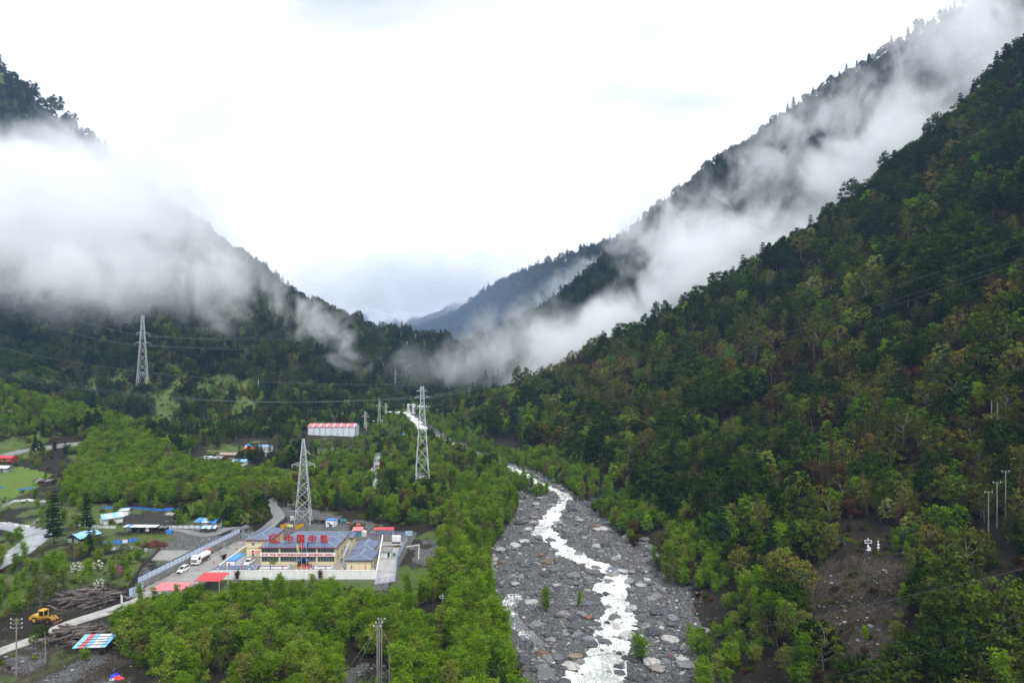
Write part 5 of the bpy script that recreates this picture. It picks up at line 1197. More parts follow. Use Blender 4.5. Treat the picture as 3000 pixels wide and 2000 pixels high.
bnd = panel_fence('canopy_side_rail', 'short blue and white rail beside the red canopy', (-83.2,199.6), (-81.6,202.4), 2, .0, 1.6, FENCEP, PALEB, False)

# ---- containers and huts of the camp
def container(name, label, loc, sx, sy, h, rz=0., wm=None, rm=None, fm=None, win=True, over=.12):
    wm, rm, fm = wm or WHITE, rm or SKYB, fm or BLUE
    e = empty(name, loc, rz); tag(e, label, 'cabin'); hx = sx/2
    box_part('wall', wm, e, -hx, hx, 0, sy, .05, h)
    f = MB()
    for x in (-hx, hx):
        for y in (0, sy): f.bar((x, y, 0), (x, y, h), .12)
    for z in (.06, h-.06):
        f.bar((-hx, 0, z), (hx, 0, z), .12).bar((-hx, sy, z), (hx, sy, z), .12).bar((-hx, 0, z), (-hx, sy, z), .12).bar((hx, 0, z), (hx, sy, z), .12)
    n = max(1, int(sy/1.2))
    for k in range(1, n): f.bar((hx, sy*k/n, .1), (hx, sy*k/n, h-.1), .05)
    f.build('frame', fm, e)
    n = max(2, int(sy/1.5))
    for k in range(n): MB().box(-hx-over, hx+over, -over+(sy+2*over)*k/n+.012, -over+(sy+2*over)*(k+1)/n-.012, h+.07, h+.15).build('roof_sheet', rm, e)
    if win:
        window(e, -hx*.62, -hx*.05, -.07, 1.1, 2.0, 2, WHITE); box_part('door', wm, e, hx*.2, hx*.85, -.12, -.062, .12, 2.1)
    return e
ct = container('site_container', 'long white container cabin with bright blue roof beside the pickup', (-88.1,213.9,.05), 2.95, 7.6, 2.6)
lt = MB()
for k in range(6): lt.box(-.85+(k % 2)*.9, -.15+(k % 2)*.9, 1.2+(k//2)*2.0, 2.2+(k//2)*2.0, 2.76, 2.79)
lt.build('roof_light', mat('roof_light_blue', (.12,.36,.72), .3), ct)
b1 = plane_pt(967,1544,.8); container('site_cabin', 'small white cabin with blue roof behind the camp fence', (b1[0],b1[1],hz(*b1)), 3.6, 3.0, 2.6, -.15)
b2 = plane_pt(1045,1572,.8); pk = canopy('generator_shed_roof', 'pink roofed shed with green sides behind the camp', b2[0]-1.9, b2[0]+1.9, 250.2, 253.2, 3.0, 3.7, PINK, 4); box_part('wall', TEAL, pk, -1.7, 1.7, -1.2, 1.2, .0, 2.85); box_part('end_wall', PALEB, pk, 1.72, 1.8, -1.3, 1.3, 0, 2.9)
def lathe(mb, prof, n=20, cx_=0., cy_=0.):
    b = len(mb.v)
    for r_, z in prof:
        for k in range(n): mb.v.append((cx_+r_*math.cos(6.2832*k/n), cy_+r_*math.sin(6.2832*k/n), z))
    for i in range(len(prof)-1):
        for k in range(n):
            k2 = (k+1) % n; mb.f.append((b+i*n+k, b+i*n+k2, b+(i+1)*n+k2, b+(i+1)*n+k)); mb.m.append(mb.cur)
    mb.f.append(tuple(b+k for k in reversed(range(n)))); mb.m.append(mb.cur); mb.f.append(tuple(b+(len(prof)-1)*n+k for k in range(n))); mb.m.append(mb.cur); return mb
def water_tank(name, label, loc, r_, h, m):
    e = empty(name, loc); tag(e, label, 'tank')
    t = lathe(MB(), [(r_,0),(r_,h*.2),(r_*1.02,h*.22),(r_,h*.24),(r_,h*.5),(r_*1.02,h*.52),(r_,h*.54),(r_,h*.8),(r_*.8,h*.92),(r_*.3,h)]).build('body', m, e)
    lathe(MB(), [(r_*.28,h*.99),(r_*.28,h*1.06)]).build('lid', m, e); return e
CREAMT = mat('cream_tank', (.66,.60,.50), .5, var=.15, scale=.8)
water_tank('water_tank', 'round cream plastic water tank behind the camp fence', (-56.2+1.6,252.0,hz(-55,252)), 1.05, 2.6, CREAMT)
water_tank('small_water_tank', 'small brown and white tank beside the cream water tank', (-51.9,252.6,hz(-52,252.6)), .62, 2.1, mat('tan_tank', (.30,.22,.13), .6, var=.4, scale=1))
rs = canopy('rear_shelter', 'open shelter with a thin red roof behind the storage yard', -51.0, -43.6, 250.6, 253.4, 3.3, 3.5, REDR, 4); box_part('bench', GREYC, rs, -2.4, 2.6, -.6, .8, .0, 1.1)
def machine(name, label, px, py, z, s, m):
    x, y = plane_pt(px, py, z); e = empty(name, (x, y, hz(x, y)), .2); tag(e, label, 'generator')
    MB().prism([(-s*.7,.25),(s*.7,.25),(s*.7,s*.75),(s*.55,s*.95),(-s*.55,s*.95),(-s*.7,s*.75)], 'y', -s*.4, s*.4).build('body', m, e)
    box_part('skid', DARK, e, -s*.75, s*.75, -s*.38, s*.38, 0, .25); box_part('grille', DARK, e, -s*.35, s*.35, -s*.43, -s*.4, s*.3, s*.65); MB().tube([(s*.3,0,s*.9),(s*.3,0,s*1.25)], .07).build('exhaust', DARK, e)
machine('generator', 'teal green generator set behind the camp', 1007, 1536, 1, 1.7, TEAL); machine('orange_pump', 'small orange pump on the gravel behind the camp', 1021, 1538, 1, .8, ORANGE); machine('orange_mixer', 'orange machine with a dark opening behind the camp', 1050, 1542, 1, 1.1, ORANGE)
# transformer between its yellow barriers
tx = empty('transformer', (*plane_pt(856,1541,1), hz(*plane_pt(856,1541,1)))); tag(tx, 'grey transformer between two poles behind the office', 'transformer')
box_part('body', STEEL, tx, -.75,.75,-.45,.45,1.9,3.4); box_part('platform', DARK, tx, -1.9,1.9,-.5,.5,1.75,1.88)
for k in range(5): box_part('cooling_fin', STEEL, tx, -.6+k*.26,-.5+k*.26,-.6,-.46,2.05,3.1)
for sx in (-1.6, 1.6): MB().tube([(sx,0,-.3),(sx,0,9.0)], [.17,.11], 8).build('pole', GREYC, tx)
for z_ in (7.9, 5.4): MB().bar((-1.9,0,z_),(1.9,0,z_),.11).build('crossarm', STEEL, tx)
for px, sg_ in ((833,1), (876,-1)):
    x, y = plane_pt(px, 1549, .6); panel_fence('yellow_barrier', 'yellow steel barrier standing beside the transformer', (x-1.1, y-1), (x+1.1, y+2.2*1), 2, hz(x, y), 1.7, YELLOW, YELLOW, cat='barrier')['group'] = 'yellow barriers round the transformer'
nb = MB().box(-1.1,1.1,-.04,.04,.2,1.2).build('notice_board', mat('pale_yellow_board', (.62,.66,.30), .5)); q = plane_pt(850,1548,.5); nb.location = (q[0], q[1], hz(*q)); tag(nb, 'pale yellow notice board in front of the transformer', 'sign')

# ---- yard furniture
for nm, lb_, a, b in (('planter', 'long white planter before the windows beside the pickup', 430, 990), ('planter', 'shorter white planter to the side of the red entrance steps', 1535, 1880)):
    x0 = ((a/6.918+700)-1500)/2000*214.5; x1 = ((b/6.918+700)-1500)/2000*214.5
    e = empty(nm, ((x0+x1)/2, 215.4, .05)); tag(e, lb_, 'planter'); h_ = (x1-x0)/2
    f = MB(); f.box(-h_, h_, -.9, -.7, 0, .5).box(-h_, h_, .7, .9, 0, .5).box(-h_, -h_+.2, -.7, .7, 0, .5).box(h_-.2, h_, -.7, .7, 0, .5); f.build('kerb', WHITE, e); box_part('soil', mat('planter_soil', (.05,.05,.03), .9), e, -h_+.2, h_-.2, -.7, .7, 0, .38)
sx0 = ((1135/6.918+700)-1500)/2000*214.5; sx1 = ((1415/6.918+700)-1500)/2000*214.5
stp = empty('entrance_steps', ((sx0+sx1)/2, 214.4, .05)); tag(stp, 'red carpeted entrance steps with white characters', 'steps'); hh = (sx1-sx0)/2
STEPR = mat('step_red', (.42,.07,.04), .6, var=.12)
for k in range(3): box_part('step', STEPR, stp, -hh, hh, k*.9+.004*k, 3.9, k*.13+.002, (k+1)*.13)
box_part('riser_board', STEPR, stp, -hh, hh, -.06, -.004, 0, .62)
lettering(stp, '中国中铁二局', (.45, -.075, .32), 3.2, .36, mat('pale_letter', (.75,.66,.45), .5), .006, .02, 'step_lettering')
MB().tube([(-1.75,-.10,.32),(-1.75,-.065,.32)], .22, 14).build('step_emblem', MATS['pale_letter'], stp)
for a, lb_ in ((1215, 'blue roofed sentry stand on the planter side of the entrance'), (1378, 'blue roofed sentry stand on the far side of the entrance')):
    x = ((a/6.918+700)-1500)/2000*216.5; e = empty('sentry_stand', (x, 216.6, .25)); tag(e, lb_, 'sentry stand')
    box_part('cabin', GLASS, e, -.35,.35,-.35,.35,.0,1.75); box_part('base', DARK, e, -.42,.42,-.42,.42,0,.5); box_part('roof', SKYB, e, -.5,.5,-.5,.5,1.76,1.98)
def limp_flag(parent, x, z, w, h, m):
    mb = MB(); n = 7
    vs_ = []; 
    for j in range(6):
        for i in range(n):
            u = i/(n-1); v = j/5; vs_.append((x+u*w*(.75+.25*(1-v)), .16*math.sin(u*9+v*2)*u, z-v*h-u*u*h*.28))
    m2 = [(j*n+i, j*n+i+1, (j+1)*n+i+1, (j+1)*n+i) for j in range(5) for i in range(n-1)]
    b = len(vs_); vs_ += [(a, c_+.012, d_) for a, c_, d_ in vs_]; fs = m2+[tuple(b+i for i in reversed(f)) for f in m2]
    mb.add(vs_, fs); return mb.build('flag', m, parent)
FY, FR, FB = mat('yellow_flag', (.70,.50,.05), .7), mat('red_flag', (.60,.03,.05), .7), mat('blue_flag', (.03,.07,.45), .7)
for a, zt, m, cn in ((1172, 8.6, FY, 'yellow'), (1270, 8.9, FR, 'red'), (1372, 9.3, FB, 'blue')):
    x = ((a/6.918+700)-1500)/2000*213; e = empty('flagpole', (x, 213, .05)); tag(e, 'tall thin flagpole with a limp %s flag before the office' % cn, 'flagpole')
    MB().tube([(0,0,0),(0,0,zt)], [.06,.035], 8).build('pole', STEEL, e); lathe(MB(), [(.22,0),(.22,.18)], 12).build('base', WHITE, e); limp_flag(e, .03, zt-.5, .55, 1.7, m)
for px, m, cn in ((637,FR,'red'), (664,FY,'yellow'), (706,FR,'red'), (750,FY,'yellow'), (791,FB,'blue'), (827,FR,'red'), (867,FY,'yellow'), (911,FB,'blue'), (952,FR,'red'), (989,FY,'yellow'), (1029,FB,'blue'), (1069,FR,'red')):
    x = (px-1500)/2000*204.6; e = empty('wall_flag', (x, 204.55, 0)); tag(e, 'small %s flag on a stick along the front wall' % cn, 'flag', '%s flags along the front wall' % cn)
    MB().tube([(0,0,0),(0,0,4.2)], .03, 6).build('stick', STEEL, e); limp_flag(e, .02, 4.15, .3, 1.2, m)
for px, py, m, cn in ((625,1659,FR,'red'), (712,1598,FR,'red'), (694,1613,FY,'yellow'), (684,1620,FY,'yellow')):
    p = plane_pt(px, py, 1.2); e = empty('roadside_flag', (p[0], p[1], .05)); tag(e, 'small %s flag along the access road wall' % cn, 'flag', '%s flags along the access road' % cn)
    MB().tube([(0,0,0),(0,0,3.2)], .03, 6).build('stick', STEEL, e); limp_flag(e, .02, 3.15, .3, 1.2, m)
for k in range(6):
    x = -88+k*9.3; e = empty('wall_lamp', (x, 204.2, 2.74)); tag(e, 'white ball lamp on top of the front wall', 'lamp', 'ball lamps on the front wall')
    MB().tube([(0,0,0),(0,0,.25)], .05, 8).build('stem', DARK, e); lathe(MB(), [(.05,.22),(.17,.3),(.2,.42),(.17,.54),(.05,.62)], 12).build('globe', WHITE, e)
bh = empty('basketball_stand', ((1085/6.918+700-1500)/2000*209, 209, .05)); tag(bh, 'green basketball stand in the wet yard', 'basketball hoop')
MB().tube([(0,0,0),(0,0,2.4),(-.5,0,3.0),(-1.1,0,3.05)], .08, 8).build('pole', GREEN, bh); box_part('backboard', WHITE, bh, -1.2,-1.12,-.75,.75,2.6,3.5); box_part('base', GREEN, bh, -.2,.9,-.5,.5,0,.35)
rg = MB()
for k in range(14): a0, a1 = 6.283*k/14, 6.283*(k+1)/14; rg.bar((-1.45+.23*math.cos(a0), .23*math.sin(a0), 2.85), (-1.45+.23*math.cos(a1), .23*math.sin(a1), 2.85), .03)
rg.build('hoop', ORANGE, bh)
lp = empty('street_light', (*plane_pt(656,1632,.05), .08)); tag(lp, 'slender grey light pole beside the access road', 'lamp post'); MB().tube([(0,0,0),(0,0,4.6)], [.09,.06], 8).build('pole', STEEL, lp); box_part('lamp_head', STEEL, lp, -.1,.5,-.1,.1,4.55,4.68)
aw = canopy('porch_awning', 'small pinkish awning over a table beside the dormitory block', -85.5, -83.4, 224.2, 226.0, 2.2, 2.35, PINK, 4)
# storage yard clutter
hs = empty('concrete_hut', (-42.2, 226.5, .07)); tag(hs, 'grey concrete hut with a flat slab roof in the storage yard', 'hut'); box_part('wall', PALEWALL, hs, -2.0, 1.9, 0, 4.5, 0, 1.9); box_part('roof_slab', GREYC, hs, -2.3, 2.1, -.4, 5.2, 1.903, 2.1); box_part('doorway', BLACK, hs, .9, 1.6, -.03, -.002, .1, 1.6)
ws = empty('white_cabinet', (-41.3, 243.4, .1)); tag(ws, 'tall white metal cabinet at the back of the storage yard', 'cabinet'); box_part('body', WHITE, ws, -1.5,1.5,0,1.2,.6,2.7); box_part('stand', DARK, ws, -1.4,1.4,.1,1.1,0,.6)
for k in range(3): box_part('door', PALEWALL, ws, -1.4+k*.95,-.5+k*.95,-.04,-.003,.75,2.55)
for (x, y), m, lb_ in (((-44.5,225.8), BLUE, 'blue barrel beside the concrete hut'), ((-39.4,228.6), GREEN, 'green barrel behind the concrete hut'), ((-40.9,205.6), SKYB, 'bright blue barrel at the foot of the side wall')):
    o = lathe(MB(), [(.42,0),(.45,.05),(.45,.42),(.47,.45),(.45,.48),(.45,.95),(.42,1.0)], 16).build('barrel', m, None, (x, y, .08)); tag(o, lb_, 'barrel')
for i, (x, y, w_, h_, m) in enumerate(((-43.9,238.6,3.2,.8,GREYC), (-40.6,238.9,3.4,.7,WOOD), (-41.9,205.0,1.0,1.2,WOOD), (-43.6,207.6,.8,1.0,mat('red_cloth', (.35,.05,.06), .8)), (-43.0,207.2,.9,.6,BLUE), (-44.4,217,1.2,.9,WHITE), (-46.9,232,1.4,1.6,WOOD), (-47.2,236,1.2,1.9,WOODD))):
    e = empty('stacked_goods', (x, y, .08)); tag(e, ('low grey bench piled with odds and ends', 'low wooden rack of goods under the cabinet', 'brown sacks stacked at the foot of the side wall', 'red bundle beside the canteen wall', 'blue crate beside the canteen wall', 'white boxes between canteen and side wall', 'wooden rack beside the storehouse', 'dark boards leaning beside the storehouse')[i], 'goods')
    for k in range(3): box_part('piece', m, e, -w_/2+k*w_/3+.02, -w_/2+(k+1)*w_/3-.03, -.4+.1*k, .4-.08*k, 0, h_*(.75+.25*((k*7) % 3)/2))
# ---------------------------------------------------------------- vehicles and a person
def wheel(parent, x, y, r_, w_=.24, rim=None):
    t = MB().tube([(x-w_/2,y,r_),(x+w_/2,y,r_)], r_, 20).build('tyre', TYRE, parent)
    MB().tube([(x-w_/2-.012,y,r_),(x+w_/2+.012,y,r_)], r_*.58, 14).build('rim', rim or STEEL, t); return t
def smooth_body(mb, stations, m, name, parent):
    """hull lofted along y through cross-sections (y, half width bottom, half width top, z0, z1)"""
    n = 10; vs_ = []; fs = []
    for y, wb, wt, z0, z1 in stations:
        r_ = min(.14, (z1-z0)*.3)
        vs_ += [(-wb+.06,y,z0),(-wb,y,z0+.1),(-wb,y,(z0+z1)*.5),(-wt,y,z1-r_),(-wt+r_,y,z1),(wt-r_,y,z1),(wt,y,z1-r_),(wb,y,(z0+z1)*.5),(wb,y,z0+.1),(wb-.06,y,z0)]
    k = len(stations)
    for i in range(k-1):
        for j in range(n): fs.append((i*n+j, i*n+(j+1) % n, (i+1)*n+(j+1) % n, (i+1)*n+j))
    fs.append(tuple(range(n))); fs.append(tuple((k-1)*n+j for j in reversed(range(n))))
    mb.add(vs_, fs); return mb.build(name, m, parent)
def car(name, label, loc, rz, bed=False):
    """front of the car towards -y"""
    e = empty(name, loc, rz); tag(e, label, 'car'); Lh = 5.3 if bed else 4.7
    smooth_body(MB(), [(0,.72,.68,.42,.72),(.12,.86,.80,.30,.86),(.5,.92,.86,.26,.98),(1.35,.94,.88,.24,1.06),(1.6,.94,.88,.24,1.08),(Lh-.6,.94,.88,.26,1.10),(Lh-.12,.90,.84,.32,1.06),(Lh,.80,.74,.42,.98)], CARW, 'body', e)
    c0, c1 = (1.3, 3.5) if bed else (1.25, Lh-.15)
    smooth_body(MB(), [(c0,.80,.74,1.02,1.06),(c0+.72,.84,.66,1.0,1.66),(c0+1.1,.84,.66,1.0,1.74),(c1-.5,.84,.66,1.0,1.72),(c1,.80,.66,1.0,(1.16 if not bed else 1.6))], CGLASS, 'cabin_glass', e)
    rf = MB(); rf.box(-.62,.62,c0+.78,c1-.45,1.70,1.775); rf.build('roof', CARW, e)
    for s_ in (-1, 1):
        for (ya, za), (yb, zb) in (((c0+.02,1.06),(c0+.78,1.70)), ((c0+1.45,1.06),(c0+1.45,1.72)), ((c1-.05,1.08),(c1-.5,1.72))): MB().bar((s_*.83,ya,za),(s_*.65,yb,zb),.09).build('pillar', CARW, e)
    if bed: box_part('cargo_bed', DARK, e, -.74,.74,3.62,Lh-.15,1.09,1.12)
    for s_ in (-1, 1):
        for y in (.95, Lh-1.05): wheel(e, s_*.84, y, .36)
        MB().box(s_*.62-.2, s_*.62+.2, .02,.16,.66,.82).build('headlight', mat('lamp_glass', (.6,.62,.65), .15), e); MB().box(s_*1.02-.09, s_*1.02+.09,1.55,1.75,1.05,1.22).build('wing_mirror', CARW, e)
        MB().box(s_*.7-.12, s_*.7+.12,Lh-.1,Lh+.01,.75,.95).build('tail_light', FR, e)
    MB().box(-.5,.5,-.02,.12,.50,.68).build('grille', DARK, e); MB().box(-.26,.26,-.05,-.025,.40,.52).build('number_plate', BLUE, e); MB().box(-.72,.72,.0,.14,.30,.40).build('bumper', DARK, e)
    return e
car('white_suv', 'white sport utility car driving down the wet access road', (-102.1,209.0,.08), -.10)
car('white_pickup', 'white pickup truck parked beside the blue roofed container', (-84.6,216.6,.05), -.05, True)
tk = empty('tanker_truck', (-101.25,217.4,.08), -.10); tag(tk, 'white cab water tanker truck on the wet access road', 'truck')
smooth_body(MB(), [(0,1.16,1.10,.55,1.5),(.06,1.22,1.16,.45,2.05),(.35,1.24,1.16,.45,2.85),(.7,1.24,1.14,.45,3.0),(2.1,1.24,1.16,.6,3.0),(2.2,1.22,1.16,.6,2.9)], CARW, 'cab', tk)
MB().add([(-1.06,.02,1.72),(1.06,.02,1.72),(1.0,.32,2.68),(-1.0,.32,2.68),(-1.06,-.02,1.70),(1.06,-.02,1.70),(1.0,.28,2.68),(-1.0,.28,2.68)], [(0,1,2,3),(7,6,5,4),(0,4,5,1),(1,5,6,2),(2,6,7,3),(3,7,4,0)]).build('windscreen', CGLASS, tk)
for s_ in (-1, 1):
    MB().box(s_*1.245-.01, s_*1.245+.01,.7,1.6,1.75,2.5).build('side_window', CGLASS, tk); MB().box(s_*1.4-.1, s_*1.4+.1,.25,.4,1.9,2.6).build('wing_mirror', DARK, tk); MB().box(s_*.9-.22, s_*.9+.22,-.05,.05,.85,1.05).build('headlight', MATS['lamp_glass'], tk)
    for y in (1.1, 6.2, 7.4): wheel(tk, s_*1.05, y, .5, .34, WHITE)
MB().box(-.9,.9,-.04,.03,1.1,1.55).build('grille', DARK, tk); MB().box(-1.2,1.2,-.1,.05,.45,.75).build('bumper', PALEWALL, tk); MB().box(-.25,.25,-.13,-.11,.5,.66).build('number_plate', BLUE, tk)
tn = MB(); n = 24; vs_ = []
for y, k in ((2.5,.85),(2.62,1.0),(7.9,1.0),(8.05,.85)):
    for j in range(n): a = 6.2832*j/n; vs_.append((1.18*k*math.cos(a), y, 1.95+.92*k*math.sin(a)))
fs = [(i*n+j, i*n+(j+1) % n, (i+1)*n+(j+1) % n, (i+1)*n+j) for i in range(3) for j in range(n)]+[tuple(range(n)), tuple(3*n+j for j in reversed(range(n)))]
tank = tn.add(vs_, fs).build('tank', CARW, tk); MB().tube([(0,4.8,2.8),(0,4.8,3.05)], .35, 12).build('hatch', CARW, tank)
box_part('chassis', DARK, tk, -.5,.5,.4,8.1,.6,.98)
for s_ in (-1, 1): MB().box(s_*1.1-.08, s_*1.1+.08,2.6,5.2,.5,1.1).build('side_guard', mat('brown_guard', (.12,.05,.04), .6), tk)
MB().box(-.8,.8,8.06,8.6,2.6,3.0).box(-.7,.7,7.6,8.1,2.98,3.12).build('rear_platform', FR, tk); MB().tube([(-.9,8.3,1.0),(.9,8.3,1.0)], .12, 8).build('spray_bar', STEEL, tk)

def person(name, label, loc, rz, top, trouser, h=1.72):
    e = empty(name, loc, rz); tag(e, label, 'person')
    V = [(0,0,.93),(0,0,1.12),(0,-.01,1.36),(0,-.02,1.47),(0,-.03,1.54),(0,-.04,1.63),(0,-.04,1.72), (-.19,0,1.40),(-.24,-.06,1.14),(-.22,-.16,.92),(-.21,-.19,.83),(.19,0,1.40),(.25,.05,1.14),(.23,.02,.92),(.22,-.01,.83),
         (-.10,0,.86),(-.11,-.14,.50),(-.11,-.20,.09),(-.11,-.34,.04),(.10,0,.86),(.11,.10,.50),(.11,.24,.10),(.11,.12,.04)]
    E = [(0,1),(1,2),(2,3),(3,4),(4,5),(5,6),(2,7),(7,8),(8,9),(9,10),(2,11),(11,12),(12,13),(13,14),(0,15),(15,16),(16,17),(17,18),(0,19),(19,20),(20,21),(21,22)]
    rad = [.15,.15,.17,.08,.06,.10,.085,.07,.055,.045,.04,.07,.055,.045,.04,.10,.07,.05,.045,.10,.07,.05,.045]
    me = bpy.data.meshes.new('body'); me.from_pydata(V, E, []); me.materials.append(top); me.materials.append(trouser); me.materials.append(mat('skin', (.45,.28,.2), .6)); me.materials.append(mat('hair', (.012,.011,.01), .7))
    o = obj('body', me, e); o.modifiers.new('skin', 'SKIN')
    for i, sv in enumerate(me.skin_vertices[0].data): sv.radius = (rad[i], rad[i]*(.8 if i < 3 else 1)); sv.use_root = (i == 0)
    o.modifiers.new('sub', 'SUBSURF').levels = 1; o.modifiers['sub'].render_levels = 1
    bpy.context.view_layer.update(); m2 = bpy.data.meshes.new_from_object(o.evaluated_get(bpy.context.evaluated_depsgraph_get())); o.modifiers.clear(); o.data = m2
    m2.materials.clear()
    for q in (top, trouser, MATS['skin'], MATS['hair']): m2.materials.append(q)
    for p in m2.polygons:
        c = p.center; p.use_smooth = True
        p.material_index = 3 if c.z > 1.66 or (c.z > 1.56 and c.y > 0) else 2 if (c.z > 1.5 or (abs(c.x) > .18 and c.z < .88)) else 1 if c.z < .95 else 0
    e.scale = (h/1.78,)*3; return e
person('person', 'person in dark clothes walking through the wet yard beside the office', (-55.1,220.6,.05), .1, mat('dark_jacket', (.02,.022,.028), .8), mat('dark_trousers', (.018,.018,.02), .8))

# ---------------------------------------------------------------- village beyond the retaining wall
TARPB = mat('blue_tarp', (.04,.20,.62), .45, var=.25, scale=.9); TARPW = mat('white_tarp', (.55,.57,.60), .6, var=.25, scale=.9); TARPG = mat('grey_tarp', (.20,.23,.25), .6, var=.4, scale=.8); ROOFLB = mat('light_blue_sheet', (.22,.48,.78), .35, var=.12, scale=.6)
def sheet_roof(e, pts, th, mats, n, name='roof_sheet'):
    """roof plane given by four corners (eave a, eave b, ridge b, ridge a), laid in n sheets"""
    a, b, c, d = [Vector(p) for p in pts]; up = Vector((0, 0, th))
    for i in range(n):
        f0, f1 = i/n+.004, (i+1)/n-.004; P = [a+(b-a)*f0, a+(b-a)*f1, d+(c-d)*f1, d+(c-d)*f0]; j = Vector((0, 0, .012*(i % 2)))
        MB().add([p+j for p in P]+[p-up+j for p in P], [(0,1,2,3),(7,6,5,4),(0,4,5,1),(1,5,6,2),(2,6,7,3),(3,7,4,0)]).build(name, mats[i % len(mats)], e)
def gable_cabin(name, label, px, py, z, w_, d_, h, rise, rz, wm, rms, over=.5, n=6, win=None):
    x, y = plane_pt(px, py, z); e = empty(name, (x, y, hz(x, y+1)-.05), rz); tag(e, label, 'cabin'); hw = w_/2
    MB().prism([(-hw,-.5),(hw,-.5),(hw,h),(0,h+rise),(-hw,h)], 'y', 0, d_).build('wall', wm, e)
    k = rise/hw; o = over
    sheet_roof(e, [(-hw-o,-o,h-k*o+.12),(-hw-o,d_+o,h-k*o+.12),(0,d_+o,h+rise+.12),(0,-o,h+rise+.12)], .07, rms, n); sheet_roof(e, [(hw+o,-o,h-k*o+.12),(hw+o,d_+o,h-k*o+.12),(0,d_+o,h+rise+.12),(0,-o,h+rise+.12)], .07, rms, n)
    for (a, b, z0, z1) in win or (): window(e, a, b, 0, z0, z1, 2, WHITE, mat('green_glass', (.10,.20,.15), .15))
    return e
gable_cabin('dark_cabin', 'dark board cabin with two white framed windows and light blue roof', 216, 1598, 2.6, 5.6, 7.2, 2.7, 1.15, -.30, WOODD, [ROOFLB, ROOFLB, mat('light_blue_sheet_worn', (.33,.58,.84), .35, var=.1)], .7, 7, [(-2.5,-1.0,1.0,2.1), (.3,1.8,1.0,2.1)])
gable_cabin('pale_cabin', 'grey white cabin with light blue roof behind the tall conifers', 298, 1526, 3.1, 5.2, 6.6, 2.5, 1.2, -.75, PALEWALL, [ROOFLB, MATS['light_blue_sheet_worn'], TARPW], .6, 6)
wh = empty('white_shed', (*plane_pt(360,1504,3.3), hz(*plane_pt(360,1504,3.3))), .2); tag(wh, 'small white shed beside the pale cabin', 'shed'); box_part('wall', WHITE, wh, -1.8,1.8,0,2.5,-.2,2.0); sheet_roof(wh, [(-2,-.3,2.05),(2,-.3,2.05),(2,2.8,2.4),(-2,2.8,2.4)], .06, [TARPW, PALEB], 4)
# long open byre
bx_, by_ = plane_pt(425, 1566, 2.7); by = empty('open_byre', (bx_, by_, hz(bx_, by_)), -.03); tag(by, 'long open fronted dark byre with a whitish roof', 'shed')
for k in range(7): MB().bar((-7.4+k*2.45,0,-.3),(-7.4+k*2.45,0,2.5),.2).build('post', WOOD, by)
box_part('back_wall', WOODD, by, -7.6,7.5,2.1,2.25,-.3,2.45); box_part('side_board', WOODD, by, 3.2,7.4,.1,.2,.0,1.0)
sheet_roof(by, [(-7.9,-.7,2.6),(4.2,-.7,2.6),(4.2,2.4,2.75),(-7.9,2.4,2.75)], .1, [TARPW, TARPB, TARPW, PALEWALL, TARPW, WHITE, TARPW, PALEWALL, TARPW, TARPW], 10); sheet_roof(by, [(4.3,-.5,2.35),(7.8,-.5,2.35),(7.8,2.3,2.5),(4.3,2.3,2.5)], .1, [WOODD, TARPG], 4)
for k, m in enumerate((TARPG, WOODD, PALEWALL)): box_part('hung_cloth', m, by, -6.4+k*3.3,-5.2+k*3.3,.05,.12,.9,2.3)
box_part('blue_chest', TARPB, by, 7.6,9.4,-.2,1.2,-.1,1.5)
# tarp roofed huts
def tarp_hut(name, label, px, py, z, w_, d_, h, rz, wm, tarps, dome=.5, logs=False):
    x, y = plane_pt(px, py, z); e = empty(name, (x, y, hz(x, y+d_/2)), rz); tag(e, label, 'hut'); hw = w_/2
    if logs:
        for k in range(int(h/.28)): MB().tube([(-hw-.2,0,.14+k*.28),(hw+.2,0,.14+k*.28)], .14, 6).build('log', WOOD, e)
        box_part('wall', WOODD, e, -hw,hw,.15,d_,-.3,h-.05)
    else:
        box_part('wall', wm, e, -hw*.55,hw,.6,d_,-.3,h-.1); 
        for sx in (-1,-.5,1): MB().bar((sx*(hw+.1),0,-.3),(sx*(hw+.1),0,h),.14).build('post', WOOD, e)
    n = 6; r_ = np.random.default_rng(int(px)); 
    for i in range(n):
        a, b = -hw-.5+(w_+1)*i/n, -hw-.5+(w_+1)*(i+1)/n+.12
        pts = [(a,-.6+.1*r_.normal(),h+.1*r_.normal()),(b,-.6+.1*r_.normal(),h+.1*r_.normal()),(b,d_/2,h+dome),(a,d_/2,h+dome+.05),(a,d_+.5,h+.1),(b,d_+.5,h+.05)]
        q = [(u,v,t-.05) for u,v,t in pts]
        MB().add(pts+q, [(0,1,2,3),(3,2,5,4),(6,9,8,7),(9,10,11,8),(0,6,7,1),(1,7,8,2),(2,8,11,5),(5,11,10,4),(4,10,9,3),(3,9,6,0)]).build('tarp', tarps[i % len(tarps)], e)
    return e
tarp_hut('tarp_hut', 'large hut under a sagging blue and white tarp beside the track', 600, 1544, 2.6, 7.4, 5.2, 2.5, -.15, PALEWALL, [TARPB, TARPB, MATS['light_blue_sheet'], TARPW], .9)
tarp_hut('log_hut', 'low log hut under torn blue and white tarps', 608, 1566, 2.3, 4.8, 3.2, 1.6, .1, WOOD, [TARPB, TARPW, MATS['light_blue_sheet'], TARPW], .6, True)
tarp_hut('pasture_hut', 'low plank hut with a slanting roof beside the bright pasture', 122, 1432, 4.2, 8.5, 4.5, 2.2, -.1, WOOD, [WOODD, TARPG, WOOD], .5)
tarp_hut('pylon_hut', 'dark shack with blue tarps under the tall pylon', 1222, 1414, 4.5, 6.5, 4.0, 2.6, .0, WOODD, [WOODD, WOODD, TARPB, WOODD, TARPW], .4)
